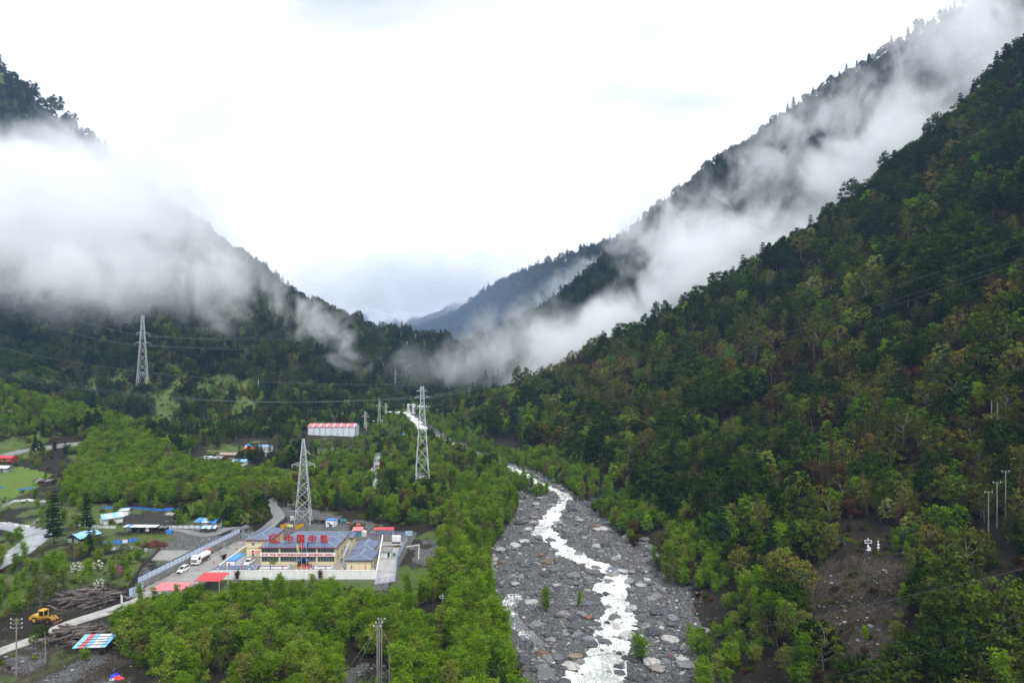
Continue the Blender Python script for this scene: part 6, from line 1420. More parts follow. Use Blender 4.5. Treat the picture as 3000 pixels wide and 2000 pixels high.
# striped tarp shelter near the log piles
sx_, sy_ = plane_pt(263, 1888, 0); sh = empty('striped_shelter', (sx_, sy_, hz(sx_, sy_)), .08); tag(sh, 'patchwork shelter of light blue, red and white sheets beside the log pile', 'shelter')
for sx in (-3.2,3.2):
    for sy in (0,4.6): MB().bar((sx,sy,-.6),(sx,sy,1.6+.15*sy),.13).build('post', WOOD, sh)
box_part('wall', WOODD, sh, -3.1,3.1,.2,4.5,-.6,1.5)
RLB = mat('aqua_sheet', (.18,.50,.80), .4, var=.15, scale=.8); RRD = mat('faded_red_sheet', (.55,.10,.12), .5, var=.2, scale=.8)
sheet_roof(sh, [(-3.7,-.5,1.62),(3.7,-.5,1.62),(3.7,5.2,2.5),(-3.7,5.2,2.5)], .07, [RLB, RRD, RLB, TARPW, TARPW, RLB], 6)
for k in range(4): MB().bar((-3.0+.4*k,.4+k*1.15,1.86+k*.178),(3.6-.3*k,.7+k*1.1,1.90+k*.172),.1).build('batten', WOOD, sh)
# logs
def log_pile(name, label, group, px, py, n, w_, d_, hgt, ang, seed):
    x, y = plane_pt(px, py, 0); z = hz(x, y); r_ = np.random.default_rng(seed)
    proto = []
    for k in range(4):
        rr = .19+.06*k; Lg = 3.4+1.4*k; mb = MB(); mb.tube([(-Lg/2,0,0),(-Lg/6,.05*k,.04),(Lg/6,-.04*k,-.03),(Lg/2,.02,.03)], [rr,rr*.95,rr*.9,rr*.8], 8); proto.append(mb.mesh('log', LOGM))
    for i in range(n):
        u = r_.normal()*.42; v = r_.normal()*.45; hh = hgt*max(0, 1-(u*u+v*v)*.9)*r_.random()**.6
        o = obj('log', proto[int(r_.integers(0, 4))], None); o.location = (x+u*w_/2*1.1, y+v*d_/2*1.1, 0); o.location.z = hz(o.location.x, o.location.y)+.12+hh
        o.rotation_euler = (r_.normal()*.05, r_.normal()*.13, ang+r_.normal()*.38+(1.3 if r_.random() < .12 else 0)); tag(o, label, 'log', group)
LOGM = mat('charred_log', (.075,.063,.055), .9, var=.6, scale=1.6, rand=.5)
log_pile('log', 'dark weathered log in the heap beside the yellow loader', 'logs heaped beside the loader', 250, 1754, 120, 15, 7, 2.7, .05, 5)
log_pile('log', 'dark weathered log in the heap above the striped shelter', 'logs heaped above the striped shelter', 240, 1852, 95, 13, 6, 2.1, .35, 6)
# wheel loader
lx, ly = plane_pt(140, 1812, 0); ld = empty('wheel_loader', (lx, ly, hz(lx, ly)+.02), R(90)-.18); tag(ld, 'yellow wheel loader with a brown bucket parked beside the logs', 'loader')
# built with its nose along -y of the empty
def lbox(nm, m, *b): return box_part(nm, m, ld, *b)
MB().prism([(2.0,.8),(4.2,.8),(4.3,1.5),(4.1,1.85),(2.0,1.95)], 'x', -.95, .95).build('engine_hood', YELLOW, ld); lbox('rear_chassis', YELLOW, -.6,.6,.3,2.0,.65,1.2); lbox('front_chassis', YELLOW, -.5,.5,-1.8,.3,.65,1.15); lbox('counterweight', YELLOW, -1.0,1.0,4.3,4.6,.7,1.4)
for sx in (-.7,.7):
    for yy in (.55,1.95): MB().bar((sx,yy,1.2),(sx*.94,yy,3.1),.14).build('cab_pillar', YELLOW, ld)
lbox('cab_base', YELLOW, -.78,.78,.45,2.0,1.2,1.75); lbox('cab_glass', CGLASS, -.66,.66,.58,1.92,1.76,3.05); MB().prism([(-.85,3.1),(.85,3.1),(.75,3.28),(-.75,3.28)], 'y', .4, 2.15).build('cab_roof', YELLOW, ld)
for sx in (-1,1):
    wheel(ld, sx*.95, 2.9, .78, .5, YELLOW); wheel(ld, sx*.95, -.8, .78, .5, YELLOW)
    MB().tube([(sx*.45,-.6,1.5),(sx*.45,-1.7,1.75),(sx*.45,-2.9,.9)], .13, 6).build('lift_arm', YELLOW, ld); MB().tube([(sx*.2,-.3,1.0),(sx*.4,-2.0,1.4)], .08, 6).build('hydraulic_ram', STEEL, ld)
MB().prism([(-2.8,.15),(-3.9,.05),(-3.95,.12),(-3.2,.32),(-2.95,.7),(-3.05,1.25),(-2.9,1.3),(-2.65,.8)], 'x', -1.3, 1.3).build('bucket', mat('rusty_bucket', (.14,.06,.035), .7, var=.3), ld)
# fences of posts, tarps and boards
def tarp_fence(name, label, pts, h, mats, zs, step=1.4, post=True):
    P = [Vector((*plane_pt(a, b, zs), 0)) for a, b in pts]; e = empty(name, (P[0].x, P[0].y, 0)); tag(e, label, 'fence'); r_ = np.random.default_rng(len(pts)*7+int(pts[0][0])); i_ = 0
    for a, b in zip(P[:-1], P[1:]):
        n = max(1, int((b-a).length/step))
        for k in range(n):
            p = a+(b-a)*(k/n); q = a+(b-a)*((k+1)/n); zp, zq = hz(p.x, p.y), hz(q.x, q.y); h0, h1 = h*(.8+.35*r_.random()), h*(.8+.35*r_.random()); o = Vector((P[0].x, P[0].y, 0)); d = (q-p).normalized(); nv = Vector((-d.y, d.x, 0))*.025; U = Vector((0,0,1))
            p_, q_ = p-o+d*.02, q-o-d*.02
            if mats: MB().add([p_-nv+U*(zp-.1), p_+nv+U*(zp-.1), q_+nv+U*(zq-.1), q_-nv+U*(zq-.1), p_-nv*3+U*(zp+h0), p_+nv-nv*2+U*(zp+h0), q_+nv-nv*2+U*(zq+h1), q_-nv*3+U*(zq+h1)], [(0,3,2,1),(4,5,6,7),(0,1,5,4),(1,2,6,5),(2,3,7,6),(3,0,4,7)]).build('cloth_panel' if post else 'board', mats[i_ % len(mats)], e)
            if post: MB().bar(p-o-nv*4+U*(zp-.3), p-o-nv*4+U*(zp+h*1.25+.3*r_.random()), .09).build('post', WOODD, e)
            i_ += 1
    return e
tarp_fence('blue_tarp_fence', 'fence of bright blue and white tarps before the byre grass', [(300,1598),(340,1594),(375,1590),(402,1586)], 1.3, [TARPB, TARPB, TARPB, TARPW], 2.7)
tarp_fence('grey_tarp_fence', 'ragged grey tarp fence between dark posts below the blue tarps', [(285,1620),(320,1614),(360,1607),(400,1612),(445,1616)], 1.1, [TARPG, TARPG, TARPW, TARPG], 2.6)
tarp_fence('white_cloth_fence', 'low white cloth fence below the pale cabin', [(230,1542),(265,1546),(300,1548),(340,1549)], 1.1, [TARPW, PALEWALL], 2.9, 1.8)
tarp_fence('garden_cloth_fence', 'low white cloth fence along the concrete village road', [(-10,1525),(40,1528),(88,1532),(110,1518),(140,1505)], 1.1, [TARPW, WHITE], 3.2, 2.2)
tarp_fence('upper_cloth_fence', 'white cloth fence curving along the upper garden', [(5,1487),(40,1476),(80,1474),(135,1476)], 1.0, [TARPW, PALEWALL, WHITE], 3.5, 2.4)
tarp_fence('hut_cloth_fence', 'whitish cloth fence in front of the large tarp hut', [(485,1551),(520,1550),(555,1550),(585,1549)], 1.1, [TARPW, PALEWALL], 2.6, 1.8)
tarp_fence('far_blue_fence', 'thin blue tarp fence along the foot of the alder scrub', [(300,1486),(360,1483),(420,1484),(480,1487),(540,1489)], .9, [TARPB], 4.0, 2.6)
tarp_fence('pasture_blue_sheet', 'crumpled blue sheet lying along the pasture edge', [(-5,1446),(10,1444)], .8, [TARPB], 4.0, 2.0, False); tarp_fence('pasture_blue_heap', 'crumpled blue tarps in a row below the pasture hut', [(52,1447),(75,1445),(98,1444)], .7, [TARPB, TARPB], 4.0, 1.6, False)
tarp_fence('picket_fence', 'dark picket fence running down beside the bare field', [(470,1612),(445,1640),(415,1665),(400,1690),(390,1700)], 1.5, [WOODD, WOOD], 2.4, .8, False)
tarp_fence('stake_fence', 'row of dark stakes along the ploughed plot', [(355,1543),(400,1541),(450,1541),(490,1541)], 1.0, None, 3.0, 1.1)
tarp_fence('meadow_fence', 'weathered stake fence beside the orchard bushes', [(20,1752),(90,1746),(150,1742),(230,1738),(300,1734)], .9, None, 1.0, 1.6)
# pile of red brown firewood
fx, fy = plane_pt(452, 1600, 2.6); r_ = np.random.default_rng(77); STICK = mat('red_brown_wood', (.12,.04,.025), .85, var=.4, scale=2, rand=.45)
sp_ = [MB().bar((-.5-.2*k,0,0),(.5+.2*k,0,0),.13+.03*k).mesh('billet', STICK) for k in range(3)]
fw_ = empty('firewood_pile', (fx, fy, hz(fx, fy))); tag(fw_, 'heap of red brown split firewood at the field corner', 'firewood')
for i in range(240):
    a = r_.random()*6.28; q = r_.random()**.5; o = obj('billet', sp_[i % 3], fw_, (math.cos(a)*q*4.4, math.sin(a)*q*2.6, .1+2.0*(1-q)*r_.random()**.4)); o.rotation_euler = (r_.normal()*.5, r_.normal()*.5, r_.random()*6.28)
# blue and red sheets lying on the slope
hx_ = hit(340, 1985); ts = empty('crumpled_sheets', tuple(hx_)); tag(ts, 'crumpled bright blue and red sheets lying on the brown slope', 'tarpaulin')
def crumple(m, ox_, oy_, w_, d_, h_, seed):
    r_ = np.random.default_rng(seed); n = 9; v = []; f = []
    for j in range(n):
        for i in range(n):
            u, t = i/(n-1)*2-1, j/(n-1)*2-1; x, y = ox_+u*w_+.15*r_.normal(), oy_+t*d_*(1-.4*abs(u))+.12*r_.normal(); zz = h_*max(0, 1-u*u*.8-t*t*.9)*(.4+.9*r_.random()); v.append((x, y, zz+.05+hz(hx_.x+x, hx_.y+y)-hx_.z))
    f = [(j*n+i, j*n+i+1, (j+1)*n+i+1, (j+1)*n+i) for j in range(n-1) for i in range(n-1)]; b = len(v); v2 = v+[(a, c, d-.04) for a, c, d in v]
    MB().add(v2, f+[tuple(b+i for i in reversed(q)) for q in f]).build('sheet', m, ts)
crumple(mat('vivid_blue_sheet', (.02,.06,.70), .5), -.5, .5, 1.0, .8, .9, 1); crumple(mat('vivid_red_sheet', (.75,.04,.03), .5), .6, -.3, 1.1, .7, .6, 2); crumple(TARPW, -.3, -1.0, .35, .25, .3, 3)
# sign board by the lower road
gx, gy = plane_pt(356, 1768, 0); sb_ = empty('road_sign_board', (gx, gy, hz(gx, gy)), -.9); tag(sb_, 'white notice board on posts beside the lower road', 'sign'); box_part('board', WHITE, sb_, -1.2,1.2,-.04,.04,.6,2.7)
for x in (-1.1, 1.1): MB().bar((x,.08,-.3),(x,.08,2.8),.1).build('post', STEEL, sb_)
# white hives among the alders
for k, (px, py) in enumerate(((470,1800),(482,1796),(471,1813),(480,1806),(487,1790))):
    p = hit(px, py); o = empty('white_box', tuple(p)); tag(o, 'white box half hidden among the alders', 'box', 'white boxes among the alders'); box_part('body', WHITE, o, -.45,.45,-.4,.4,1.6,2.3); box_part('lid', PALEB, o, -.5,.5,-.45,.45,2.303,2.4); MB().bar((0,0,-.2),(0,0,1.6),.3).build('stand', WOODD, o)
# utility poles
def utility_pole(name, label, px, py_base, h, arms=2, group=None, y=None, w_=1.8, r0=.17):
    p = hit(px, py_base) if y is None else Vector(((px-CX)/FPX*y, y, hz((px-CX)/FPX*y, y)))
    e = empty(name, tuple(p)); tag(e, label, 'utility pole', group); MB().tube([(0,0,-.8),(0,0,h)], [r0,r0*.65], 10).build('pole', GREYC, e)
    for k in range(arms):
        z = h-.35-.9*k; MB().bar((-w_/2,0,z),(w_/2,0,z),.09).build('crossarm', GREYC, e)
        for x in (-w_/2+.1, 0, w_/2-.1): lathe(MB(), [(.06,z+.05),(.11,z+.1),(.07,z+.16),(.11,z+.22),(.06,z+.3)], 8, x, 0).build('insulator', PALEWALL, e)
    return e
P1 = utility_pole('utility_pole', 'grey concrete pole with a cluster of insulators beside the lower road', 48, 1998, 12.5, 3, None, 146, 2.6); P2 = utility_pole('utility_pole', 'plain grey concrete pole beside the green bushes', 133, 1942, 6.2, 0)
for px, y_ in ((1105,139.5),(1111,141.5),(1118,143.5)): P3 = utility_pole('utility_pole', 'grey pole of the close set trio in the stony clearing', px, 0, 14.0, 1, 'trio of poles in the clearing', y_, 1.6)
P4 = utility_pole('short_utility_pole', 'shorter single pole beside the trio in the clearing', 1141, 0, 7.0, 0, None, 141)
stays = MB(); p3 = P3.location
for dx, dy in ((-9,1.5),(-7,3),(5,3)): stays.bar((p3.x-.3, p3.y-1, p3.z+13), (p3.x+dx, p3.y+dy, hz(p3.x+dx, p3.y+dy)), .025)
tag(stays.build('stay_wire', STEEL), 'thin stay wires bracing the trio of poles', 'wire')
for px, bt_, h in ((2896,1612,11),(2921,1606,11.5),(2946,1612,11.5)): utility_pole('utility_pole', 'grey pole of the trio on the terrace across the river', px, 0, h, 1, 'trio of poles across the river', 168+(px-2896)*.03, 2.0)
utility_pole('thin_pole', 'thin pale pole rising above the pale green tree across the river', 2922, 0, 13, 0, None, 205); utility_pole('thin_pole', 'shorter thin pole half hidden in the tree across the river', 2905, 0, 12, 0, None, 210)
utility_pole('yard_pole', 'slim grey pole at the edge of the stony bank by the storage yard', 1166, 0, 6.5, 0, None, 199.5)
# solar monitoring post and marker on the terrace
p = hit(2543, 1612); so = empty('solar_monitor', tuple(p), .15); tag(so, 'white monitoring post with a solar panel above the landslip', 'monitoring post')
MB().tube([(0,0,-.3),(0,0,3.0)], .07, 8).build('mast', WHITE, so); pn = MB().add([(-1.0,-.25,2.0),(1.0,-.25,2.0),(1.0,.05,2.75),(-1.0,.05,2.75),(-1.0,-.2,1.98),(1.0,-.2,1.98),(1.0,.1,2.73),(-1.0,.1,2.73)], [(0,1,2,3),(7,6,5,4),(0,4,5,1),(1,5,6,2),(2,6,7,3),(3,7,4,0)]).build('solar_panel', WHITE, so)
MB().add([(-.88,-.222,2.09),(.88,-.222,2.09),(.88,.014,2.67),(-.88,.014,2.67)], [(0,1,2,3)]).build('solar_cells', mat('solar_cell', (.06,.075,.12), .2), pn); box_part('control_box', WHITE, so, -.35,.15,-.25,-.07,.95,1.4); box_part('battery_box', WHITE, so, 0,.6,-.3,.1,.3,.85); lathe(MB(), [(.12,2.95),(.14,3.1),(.05,3.25)], 10).build('beacon', WHITE, so); box_part('footing', PALEWALL, so, -.5,.6,-.4,.4,-.3,.25)
p = hit(2573, 1614); mk = empty('marker_post', tuple(p)); tag(mk, 'white post with two diamond plates above the landslip', 'marker'); MB().tube([(0,0,-.3),(0,0,2.6)], .06, 8).build('post', WHITE, mk)
for z in (1.0, 1.75): MB().prism([(-.42,z),(0,z-.36),(.42,z),(0,z+.36)], 'y', -.1, -.05).build('diamond_plate', WHITE, mk)
box_part('cap', WHITE, mk, -.12,.12,-.12,.12,2.45,2.75)
# measuring frames on the bank below the camp
for px, py, lb_ in ((1297,1765,'white measuring stand with crossbars on the bank'), (1330,1775,'short white post at the head of the white pipe')):
    p = hit(px, py); e = empty('measuring_stand', tuple(p)); tag(e, lb_, 'measuring stand'); MB().bar((0,0,0),(0,0,2.6),.12).build('post', WHITE, e); MB().bar((-.8,0,1.9),(.8,0,1.9),.09).bar((-.8,0,1.3),(.8,0,1.3),.09).bar((-.8,0,1.25),(-.8,0,1.95),.07).build('crossbar', WHITE, e)
a, b = hit(1338,1774), hit(1452,1784); pp = MB().tube([(a.x,a.y,a.z+1.2),(b.x,b.y,b.z+3.4)], .11, 8).build('white_pipe', WHITE); tag(pp, 'long white pipe reaching out towards the river', 'pipe')
for q, k in ((a, 1.2), (b, 3.4)): MB().bar((q.x,q.y,q.z-.4),(q.x,q.y,q.z+k),.14).build('pipe_support', STEEL, pp)
fp = MB().tube([(*plane_pt(1228,1604,1.5),2.6),(*plane_pt(1226,1640,0),-.5)], .09, 8); fp.tube([(*plane_pt(1228,1604,1.5),2.6),(*plane_pt(1190,1608,1.5),2.3)], .09, 8); tag(fp.build('bent_pipe', WHITE), 'bent white pipe standing on the stony bank', 'pipe')
# individual trees that stand out in the village
def one_tree(kind, v, px, py, hgt_px, label, z=None, cat='tree', name=None):
    p = hit(px, py); tm, cm, wm = KIND[kind][v]; hm = max(q.co.z for q in cm.vertices); s_ = hgt_px*p.y/FPX/hm
    e = empty(name or NAMES.get(kind, (kind+'_tree',))[0], (p.x, p.y, p.z-.1), px*.37); e.scale = (s_,)*3; obj('trunk', tm, e); obj('crown', cm, e); tag(e, label, cat); return e
one_tree('pine', 1, 158, 1594, 158, 'tall dark conifer standing beside the concrete village road'); one_tree('pine', 0, 252, 1556, 110, 'conifer with drooping boughs behind the dark cabin'); one_tree('pine', 2, 262, 1626, 78, 'small spruce growing before the dark cabin')
one_tree('pole_tree', 0, 224, 1632, 130, 'tall thin budding tree rising beside the dark cabin'); one_tree('white_blossom', 0, 287, 1672, 34, 'white blossoming tree above the yellow green bush'); one_tree('white_blossom', 0, 222, 1680, 36, 'white blossoming tree beside a vivid green bush'); one_tree('white_blossom', 0, 290, 1726, 32, 'white blossoming tree below the yellow green bush'); one_tree('white_blossom', 0, 250, 1672, 26, 'small white blossoming tree between the bushes')
one_tree('pink_blossom', 0, 337, 1692, 40, 'pink blossoming tree by the picket fence'); one_tree('pink_blossom', 0, 344, 1490, 16, 'small pink blossoming tree by the far blue fence'); one_tree('fresh', 1, 245, 1714, 46, 'vivid yellow green bush tree among the orchard trees'); one_tree('fresh', 1, 98, 1886, 34, 'low vivid green bush at the road edge by the poles', cat='bush', name='roadside_bush'); one_tree('evergreen', 2, 122, 1872, 48, 'dark green bush beside the bottom log heap', cat='bush', name='roadside_bush')
one_tree('alder', 4, 251, 1934, 46, 'small young alder below the striped shelter'); one_tree('bare', 2, 127, 1840, 40, 'small bare tree at the edge of the lower road'); one_tree('bare', 0, 694, 1702, 40, 'leafless dark tree against the white front wall'); one_tree('bare', 0, 939, 1702, 42, 'slim bare tree against the middle of the white wall'); one_tree('bare', 2, 655, 1640, 24, 'small round bare shrub tree beside the access road')
one_tree('fresh', 1, 800, 1654, 22, 'small green tree planted before the office windows'); one_tree('alder', 3, 1603, 1792, 74, 'small feathery tree growing alone on the river gravel'); one_tree('alder', 1, 1693, 1778, 52, 'second small feathery tree on the gravel nearer the rapids'); one_tree('alder', 2, 1876, 1934, 90, 'broad feathery bush tree on the gravel below the rapids')
one_tree('pine', 1, 1300, 1480, 80, 'dark conifer on the flats beside the tall pylon'); one_tree('pine', 0, 1405, 1438, 78, 'dark conifer near the upper river bend'); one_tree('evergreen', 1, 640, 1540, 44, 'bright shrubby tree beside the retaining fence end', cat='bush', name='roadside_bush')
# ---------------------------------------------------------------- pylons, the big shed, the hamlet up the valley, overhead lines
GALV = mat('pylon_steel', (.47,.50,.52), .45, .1, var=.1); PORC = mat('porcelain', (.55,.50,.42), .3)
def pylon(name, label, base, h, bw, tw, waist, panels, arms, rz=0., t=.2, yellow=False, split=0.):
    """lattice tower: four tapering legs, crossed bracing on each face, arms with insulator strings"""
    t *= .8; e = empty(name, base, rz); tag(e, label, 'pylon')
    def half(z):
        f = z/h
        return (bw+(waist-bw)*(f/.8) if f < .8 else waist+(tw-waist)*((f-.8)/.2))/2
    cor = [(-1,-1),(1,-1),(1,1),(-1,1)]
    P = lambda k, z: Vector((cor[k][0]*half(z), cor[k][1]*half(z), z))
    for k in range(4):
        z0 = -1.0; MB().bar(P(k, 0)+Vector((0,0,z0)), P(k, h*.8), t).bar(P(k, h*.8), P(k, h), t*.9).build('leg', GALV, e)
        if yellow: MB().bar(P(k, .2), P(k, h*.09), t*1.35).build('leg_guard', YELLOW, e)
    zs = [split*h]; r_ = .86
    L0 = (h-zs[0])*(1-r_)/(1-r_**panels)
    for i in range(panels): zs.append(zs[-1]+L0*r_**i)
    for k in range(4):
        m = MB(); k2 = (k+1) % 4
        if split:
            mid = (P(k, zs[0])+P(k2, zs[0]))/2
            m.bar(P(k, 0), mid, t*.7).bar(P(k2, 0), mid, t*.7).bar(P(k, zs[0]), P(k2, zs[0]), t*.7)
            for f in (.3, .6, .85):
                for a in (k, k2): m.bar(P(a, zs[0]*f), P(a, 0)+(mid-P(a, 0))*f, t*.45).bar(P(a, zs[0]*f), P(a, 0)+(mid-P(a, 0))*min(1, f+.25), t*.4)
        for i in range(panels):
            a, b = zs[i], min(zs[i+1], h); m.bar(P(k, a), P(k2, b), t*.6).bar(P(k2, a), P(k, b), t*.6)
            if i % 2 == 0: m.bar(P(k, b), P(k2, b), t*.5)
        m.build('bracing', GALV, e)
    tips = []
    for z, ln, sides, drop in arms:
        for s_ in sides:
            m = MB(); w_ = half(z); tip = Vector((s_*ln, 0, z+.3))
            for sy in (-1, 1): m.bar((s_*w_, sy*w_, z), tip, t*.55).bar((s_*w_, sy*w_, z+1.3), tip, t*.5)
            for f in (.33, .66): m.bar(Vector((s_*w_, -w_, z)).lerp(tip, f), Vector((s_*w_, w_, z+1.3)).lerp(tip, f), t*.35).bar(Vector((s_*w_, w_, z)).lerp(tip, f), Vector((s_*w_, -w_, z+1.3)).lerp(tip, f), t*.35)
            a_ = m.build('cross_arm', GALV, e)
            if drop:
                MB().tube([tip, tip+Vector((0,0,-drop))], .12, 6).build('insulator', PORC, a_)
            tips.append(tip+Vector((0,0,-drop)))
    return e, [Matrix.Rotation(rz, 3, 'Z') @ q+Vector(base) for q in tips]
hm = hit(1237, 1437); TA, tipsA = pylon('tall_pylon', 'tallest lattice pylon standing on the flats beside the river', tuple(hm), 306*hm.y/FPX, 7.2, 1.3, 2.0, 12, [(44,3.6,(-1,1),0),(47,2.6,(-1,1),0)], R(12), .27, False, .155)
hb = hit(889, 1531); TB, tipsB = pylon('camp_pylon', 'lattice pylon with short arms rising right behind the office', tuple(hb), 246*hb.y/FPX, 6.0, .7, 1.9, 15, [(22.6,4.3,(-1,1),1.4),(27.2,2.2,(1,),.9)], R(8), .2, False, 0.)
hl = hit(418, 1131); TL, tipsL = pylon('hillside_pylon', 'big lattice pylon with yellow leg guards in the hillside clearing', tuple(hl), 206*hl.y/FPX, 9.5, 1.8, 3.0, 11, [(40,6.5,(-1,1),2.5),(49,5.2,(-1,1),2.5)], R(18), .34, True, .2)
for px, py, hp, lb_ in ((1070,1286,82,'slim lattice pylon beside the end of the big shed'), (1111,1262,92,'slim lattice pylon upstream of the big shed'), (1130,1240,58,'small slim pylon farther up the valley'), (1154,1205,34,'tiny pylon below the forested spur'), (1158,1152,70,'lattice pylon standing in the dark forest of the spur')):
    q = hit(px, py); H_ = hp*q.y/FPX; pylon('line_pylon', lb_, tuple(q), H_, max(2.2, H_*.13), .5, .9, 9, [(H_*.80,2.2,(-1,1),.8),(H_*.9,1.5,(1,),.7)], R(10), .22)
for px, py, hp in ((1192,1035,18), (1217,1018,22)):
    q = hit(px, py); e_, _ = pylon('ridge_pylon', 'tiny pylon among the trees of the forested spur', tuple(q), hp*q.y/FPX+8, 3, .6, 1.0, 6, [], 0., .25); e_['group'] = 'tiny pylons on the spur'
mp_ = hit(757, 1160); o = MB().tube([(mp_.x,mp_.y,mp_.z-1),(mp_.x,mp_.y,mp_.z+17)], [.35,.1], 8).build('radio_mast', WHITE); tag(o, 'slim white mast rising from the dark hillside forest', 'mast')
# big industrial shed
a = plane_pt(902,1284,8.5); b = plane_pt(1040,1284,8.5); yS = a[1]; W_ = (b[0]-a[0])
sd = empty('industrial_shed', (a[0], yS, hz((a[0]+b[0])/2, yS+6)-.3)); tag(sd, 'long white industrial shed with a red and white striped roof', 'shed')
HS, DS = 6.6, 13.0
nb_ = 8
for i in range(nb_):
    x0 = W_*i/nb_; box_part('wall_panel', mat('shed_white', (.60,.66,.72), .5, var=.06, scale=.3), sd, x0+.12, x0+W_/nb_-.12, 0, .15, -2, HS)
for i in range(nb_+1): box_part('column', mat('shed_column', (.12,.13,.14), .6), sd, W_*i/nb_-.12, W_*i/nb_+.12, -.1, .2, -2, HS)
MB().prism([(.2,-2),(DS,-2),(DS,HS),(DS/2+.1,HS+1.7),(.2,HS)], 'x', W_-.2, W_).build('end_wall', MATS['shed_white'], sd); MB().prism([(.2,-2),(DS,-2),(DS,HS),(DS/2+.1,HS+1.7),(.2,HS)], 'x', 0, .2).build('end_wall', MATS['shed_white'], sd); box_part('rear_wall', MATS['shed_white'], sd, .2, W_-.2, DS-.2, DS, -2, HS)
SHR = mat('shed_red', (.62,.12,.15), .45, var=.1, scale=.4); SHW = mat('shed_roof_white', (.72,.70,.70), .45)
n = 14
for i in range(n):
    x0, x1 = -.5+(W_+1)*i/n+.03, -.5+(W_+1)*(i+1)/n-.03; m = SHW if i % 2 else SHR
    if i % 2: x0 += .8; x1 -= .8
    else: x0 -= .8; x1 += .8
    x0, x1 = max(x0, -.5), min(x1, W_+.5)
    MB().prism([(-.5,HS+.05),(DS/2,HS+1.95),(DS/2,HS+2.08),(-.5,HS+.2)], 'x', x0, x1).build('roof_sheet', m, sd); MB().prism([(DS+.5,HS+.05),(DS/2+.01,HS+1.95),(DS/2+.01,HS+2.08),(DS+.5,HS+.2)], 'x', x0, x1).build('roof_sheet', m, sd)
for k in range(3): box_part('end_column', MATS['shed_column'], sd, W_+.0, W_+.12, 2.5+k*4, 2.75+k*4, -2, HS+.4)
# hamlet and other little houses: wall, roof slopes, door
def small_house(name, label, px, py, w_, d_, h, wm, rm, rz=0., rise=.8):
    q = hit(px, py); e = empty(name, tuple(q), rz); tag(e, label, 'house'); hw = w_/2
    MB().prism([(0,-1.5),(d_,-1.5),(d_,h),(d_/2,h+rise),(0,h)], 'x', -hw, hw).build('wall', wm, e); n = 4
    sheet_roof(e, [(-hw-.4,-.5,h-.1),(hw+.4,-.5,h-.1),(hw+.4,d_/2,h+rise+.1),(-hw-.4,d_/2,h+rise+.1)], .1, [rm], n); sheet_roof(e, [(-hw-.4,d_+.5,h-.1),(hw+.4,d_+.5,h-.1),(hw+.4,d_/2,h+rise+.1),(-hw-.4,d_/2,h+rise+.1)], .1, [rm], n)
    box_part('door', WOODD, e, -.5,.5,-.06,-.01,0,2.0); window(e, hw*.3, hw*.8, 0, .9, 1.8, 2, WHITE, name='window'); return e
for a in ((607,1354,7,5,2.4,PALEWALL,mat('pale_teal_sheet',(.42,.58,.55),.5),'pale teal roofed house at the near edge of the hamlet'), (632,1354,6,5,2.3,WOOD,TARPW,'white roofed lean-to beside the teal roofed house'), (663,1350,10,7,3.6,WOOD,mat('rusty_sheet',(.30,.24,.20),.6,var=.3),'brown plank house with a weathered roof in the hamlet'),
          (700,1364,7,4,2.4,PALEB,MATS['light_blue_sheet'],'light blue roofed cabin beside the hamlet road'), (716,1353,7,4,2.2,PALEB,SKYB,'second blue cabin behind the roadside one'), (752,1322,15,6,3.0,PALEWALL,mat('dull_blue_sheet',(.20,.32,.45),.5),'long dull blue roofed row at the far end of the hamlet'), (728,1328,5,4,3.0,ORANGE,ORANGE,'orange container at the hamlet road end'), (738,1322,5,4,3.5,WHITE,SKYB,'white cabin with blue roof among the hamlet buildings'),
          (557,1360,6,4,1.6,mat('brick_heap',(.35,.12,.09),.8),TARPG,'low reddish hut at the alder scrub edge'), (452,1330,4,3,2.6,WHITE,PALEB,'tiny white hut at the foot of the hillside'),
          (1255,1208,34,10,6.0,PALEWALL,mat('pale_grey_roof',(.5,.56,.6),.5),'long pale building at the valley narrows'), (1205,1206,9,9,7.5,PALEWALL,PALEWALL,'pale block house at the valley narrows'), (1150,1218,12,6,3,PALEWALL,PALEB,'small pale house on the road to the narrows'), (1158,1238,11,6,3,mat('brick_red_wall',(.4,.16,.12),.7),REDR,'house with a red roof among the trees'), (1105,1245,9,6,3,PALEB,PALEB,'pale blue cabin near the slim pylon'), (1120,1284,14,6,3,TARPB,TARPB,'long blue tarp shed near the slim pylons'), (1190,1284,13,5,2.6,TARPB,TARPB,'blue tarp shed among the trees before the river'), (1060,1252,9,5,3,PALEWALL,PALEWALL,'pale roofed hut behind the big shed'),
          (5,1385,6,4,2.6,TARPG,TARPW,'grey hut with a white roof at the valley track'), (12,1352,8,5,2.0,REDR,REDR,'low hut with dull red tarps beside the valley track')):
    small_house('small_house', a[7], *a[:7], rz=.1*math.sin(a[0]))
# excavator-coloured scraps and trucks at the hamlet
q = hit(684, 1344); e = empty('dark_truck', tuple(q), R(80)); tag(e, 'dark lorry with a blue load parked in the hamlet', 'truck'); box_part('cab', WOODD, e, -1.2,1.2,0,2.2,.6,3.0); box_part('cargo_box', DARK, e, -1.25,1.25,2.4,8,1.0,2.6); box_part('load', TARPB, e, -1.1,1.1,2.6,6,2.6,3.3); box_part('windscreen', CGLASS, e, -1.0,1.0,-.04,-.01,1.8,2.7)
for s_ in (-1, 1):
    for y in (1, 5.6, 6.9): wheel(e, s_*1.0, y, .5, .3)
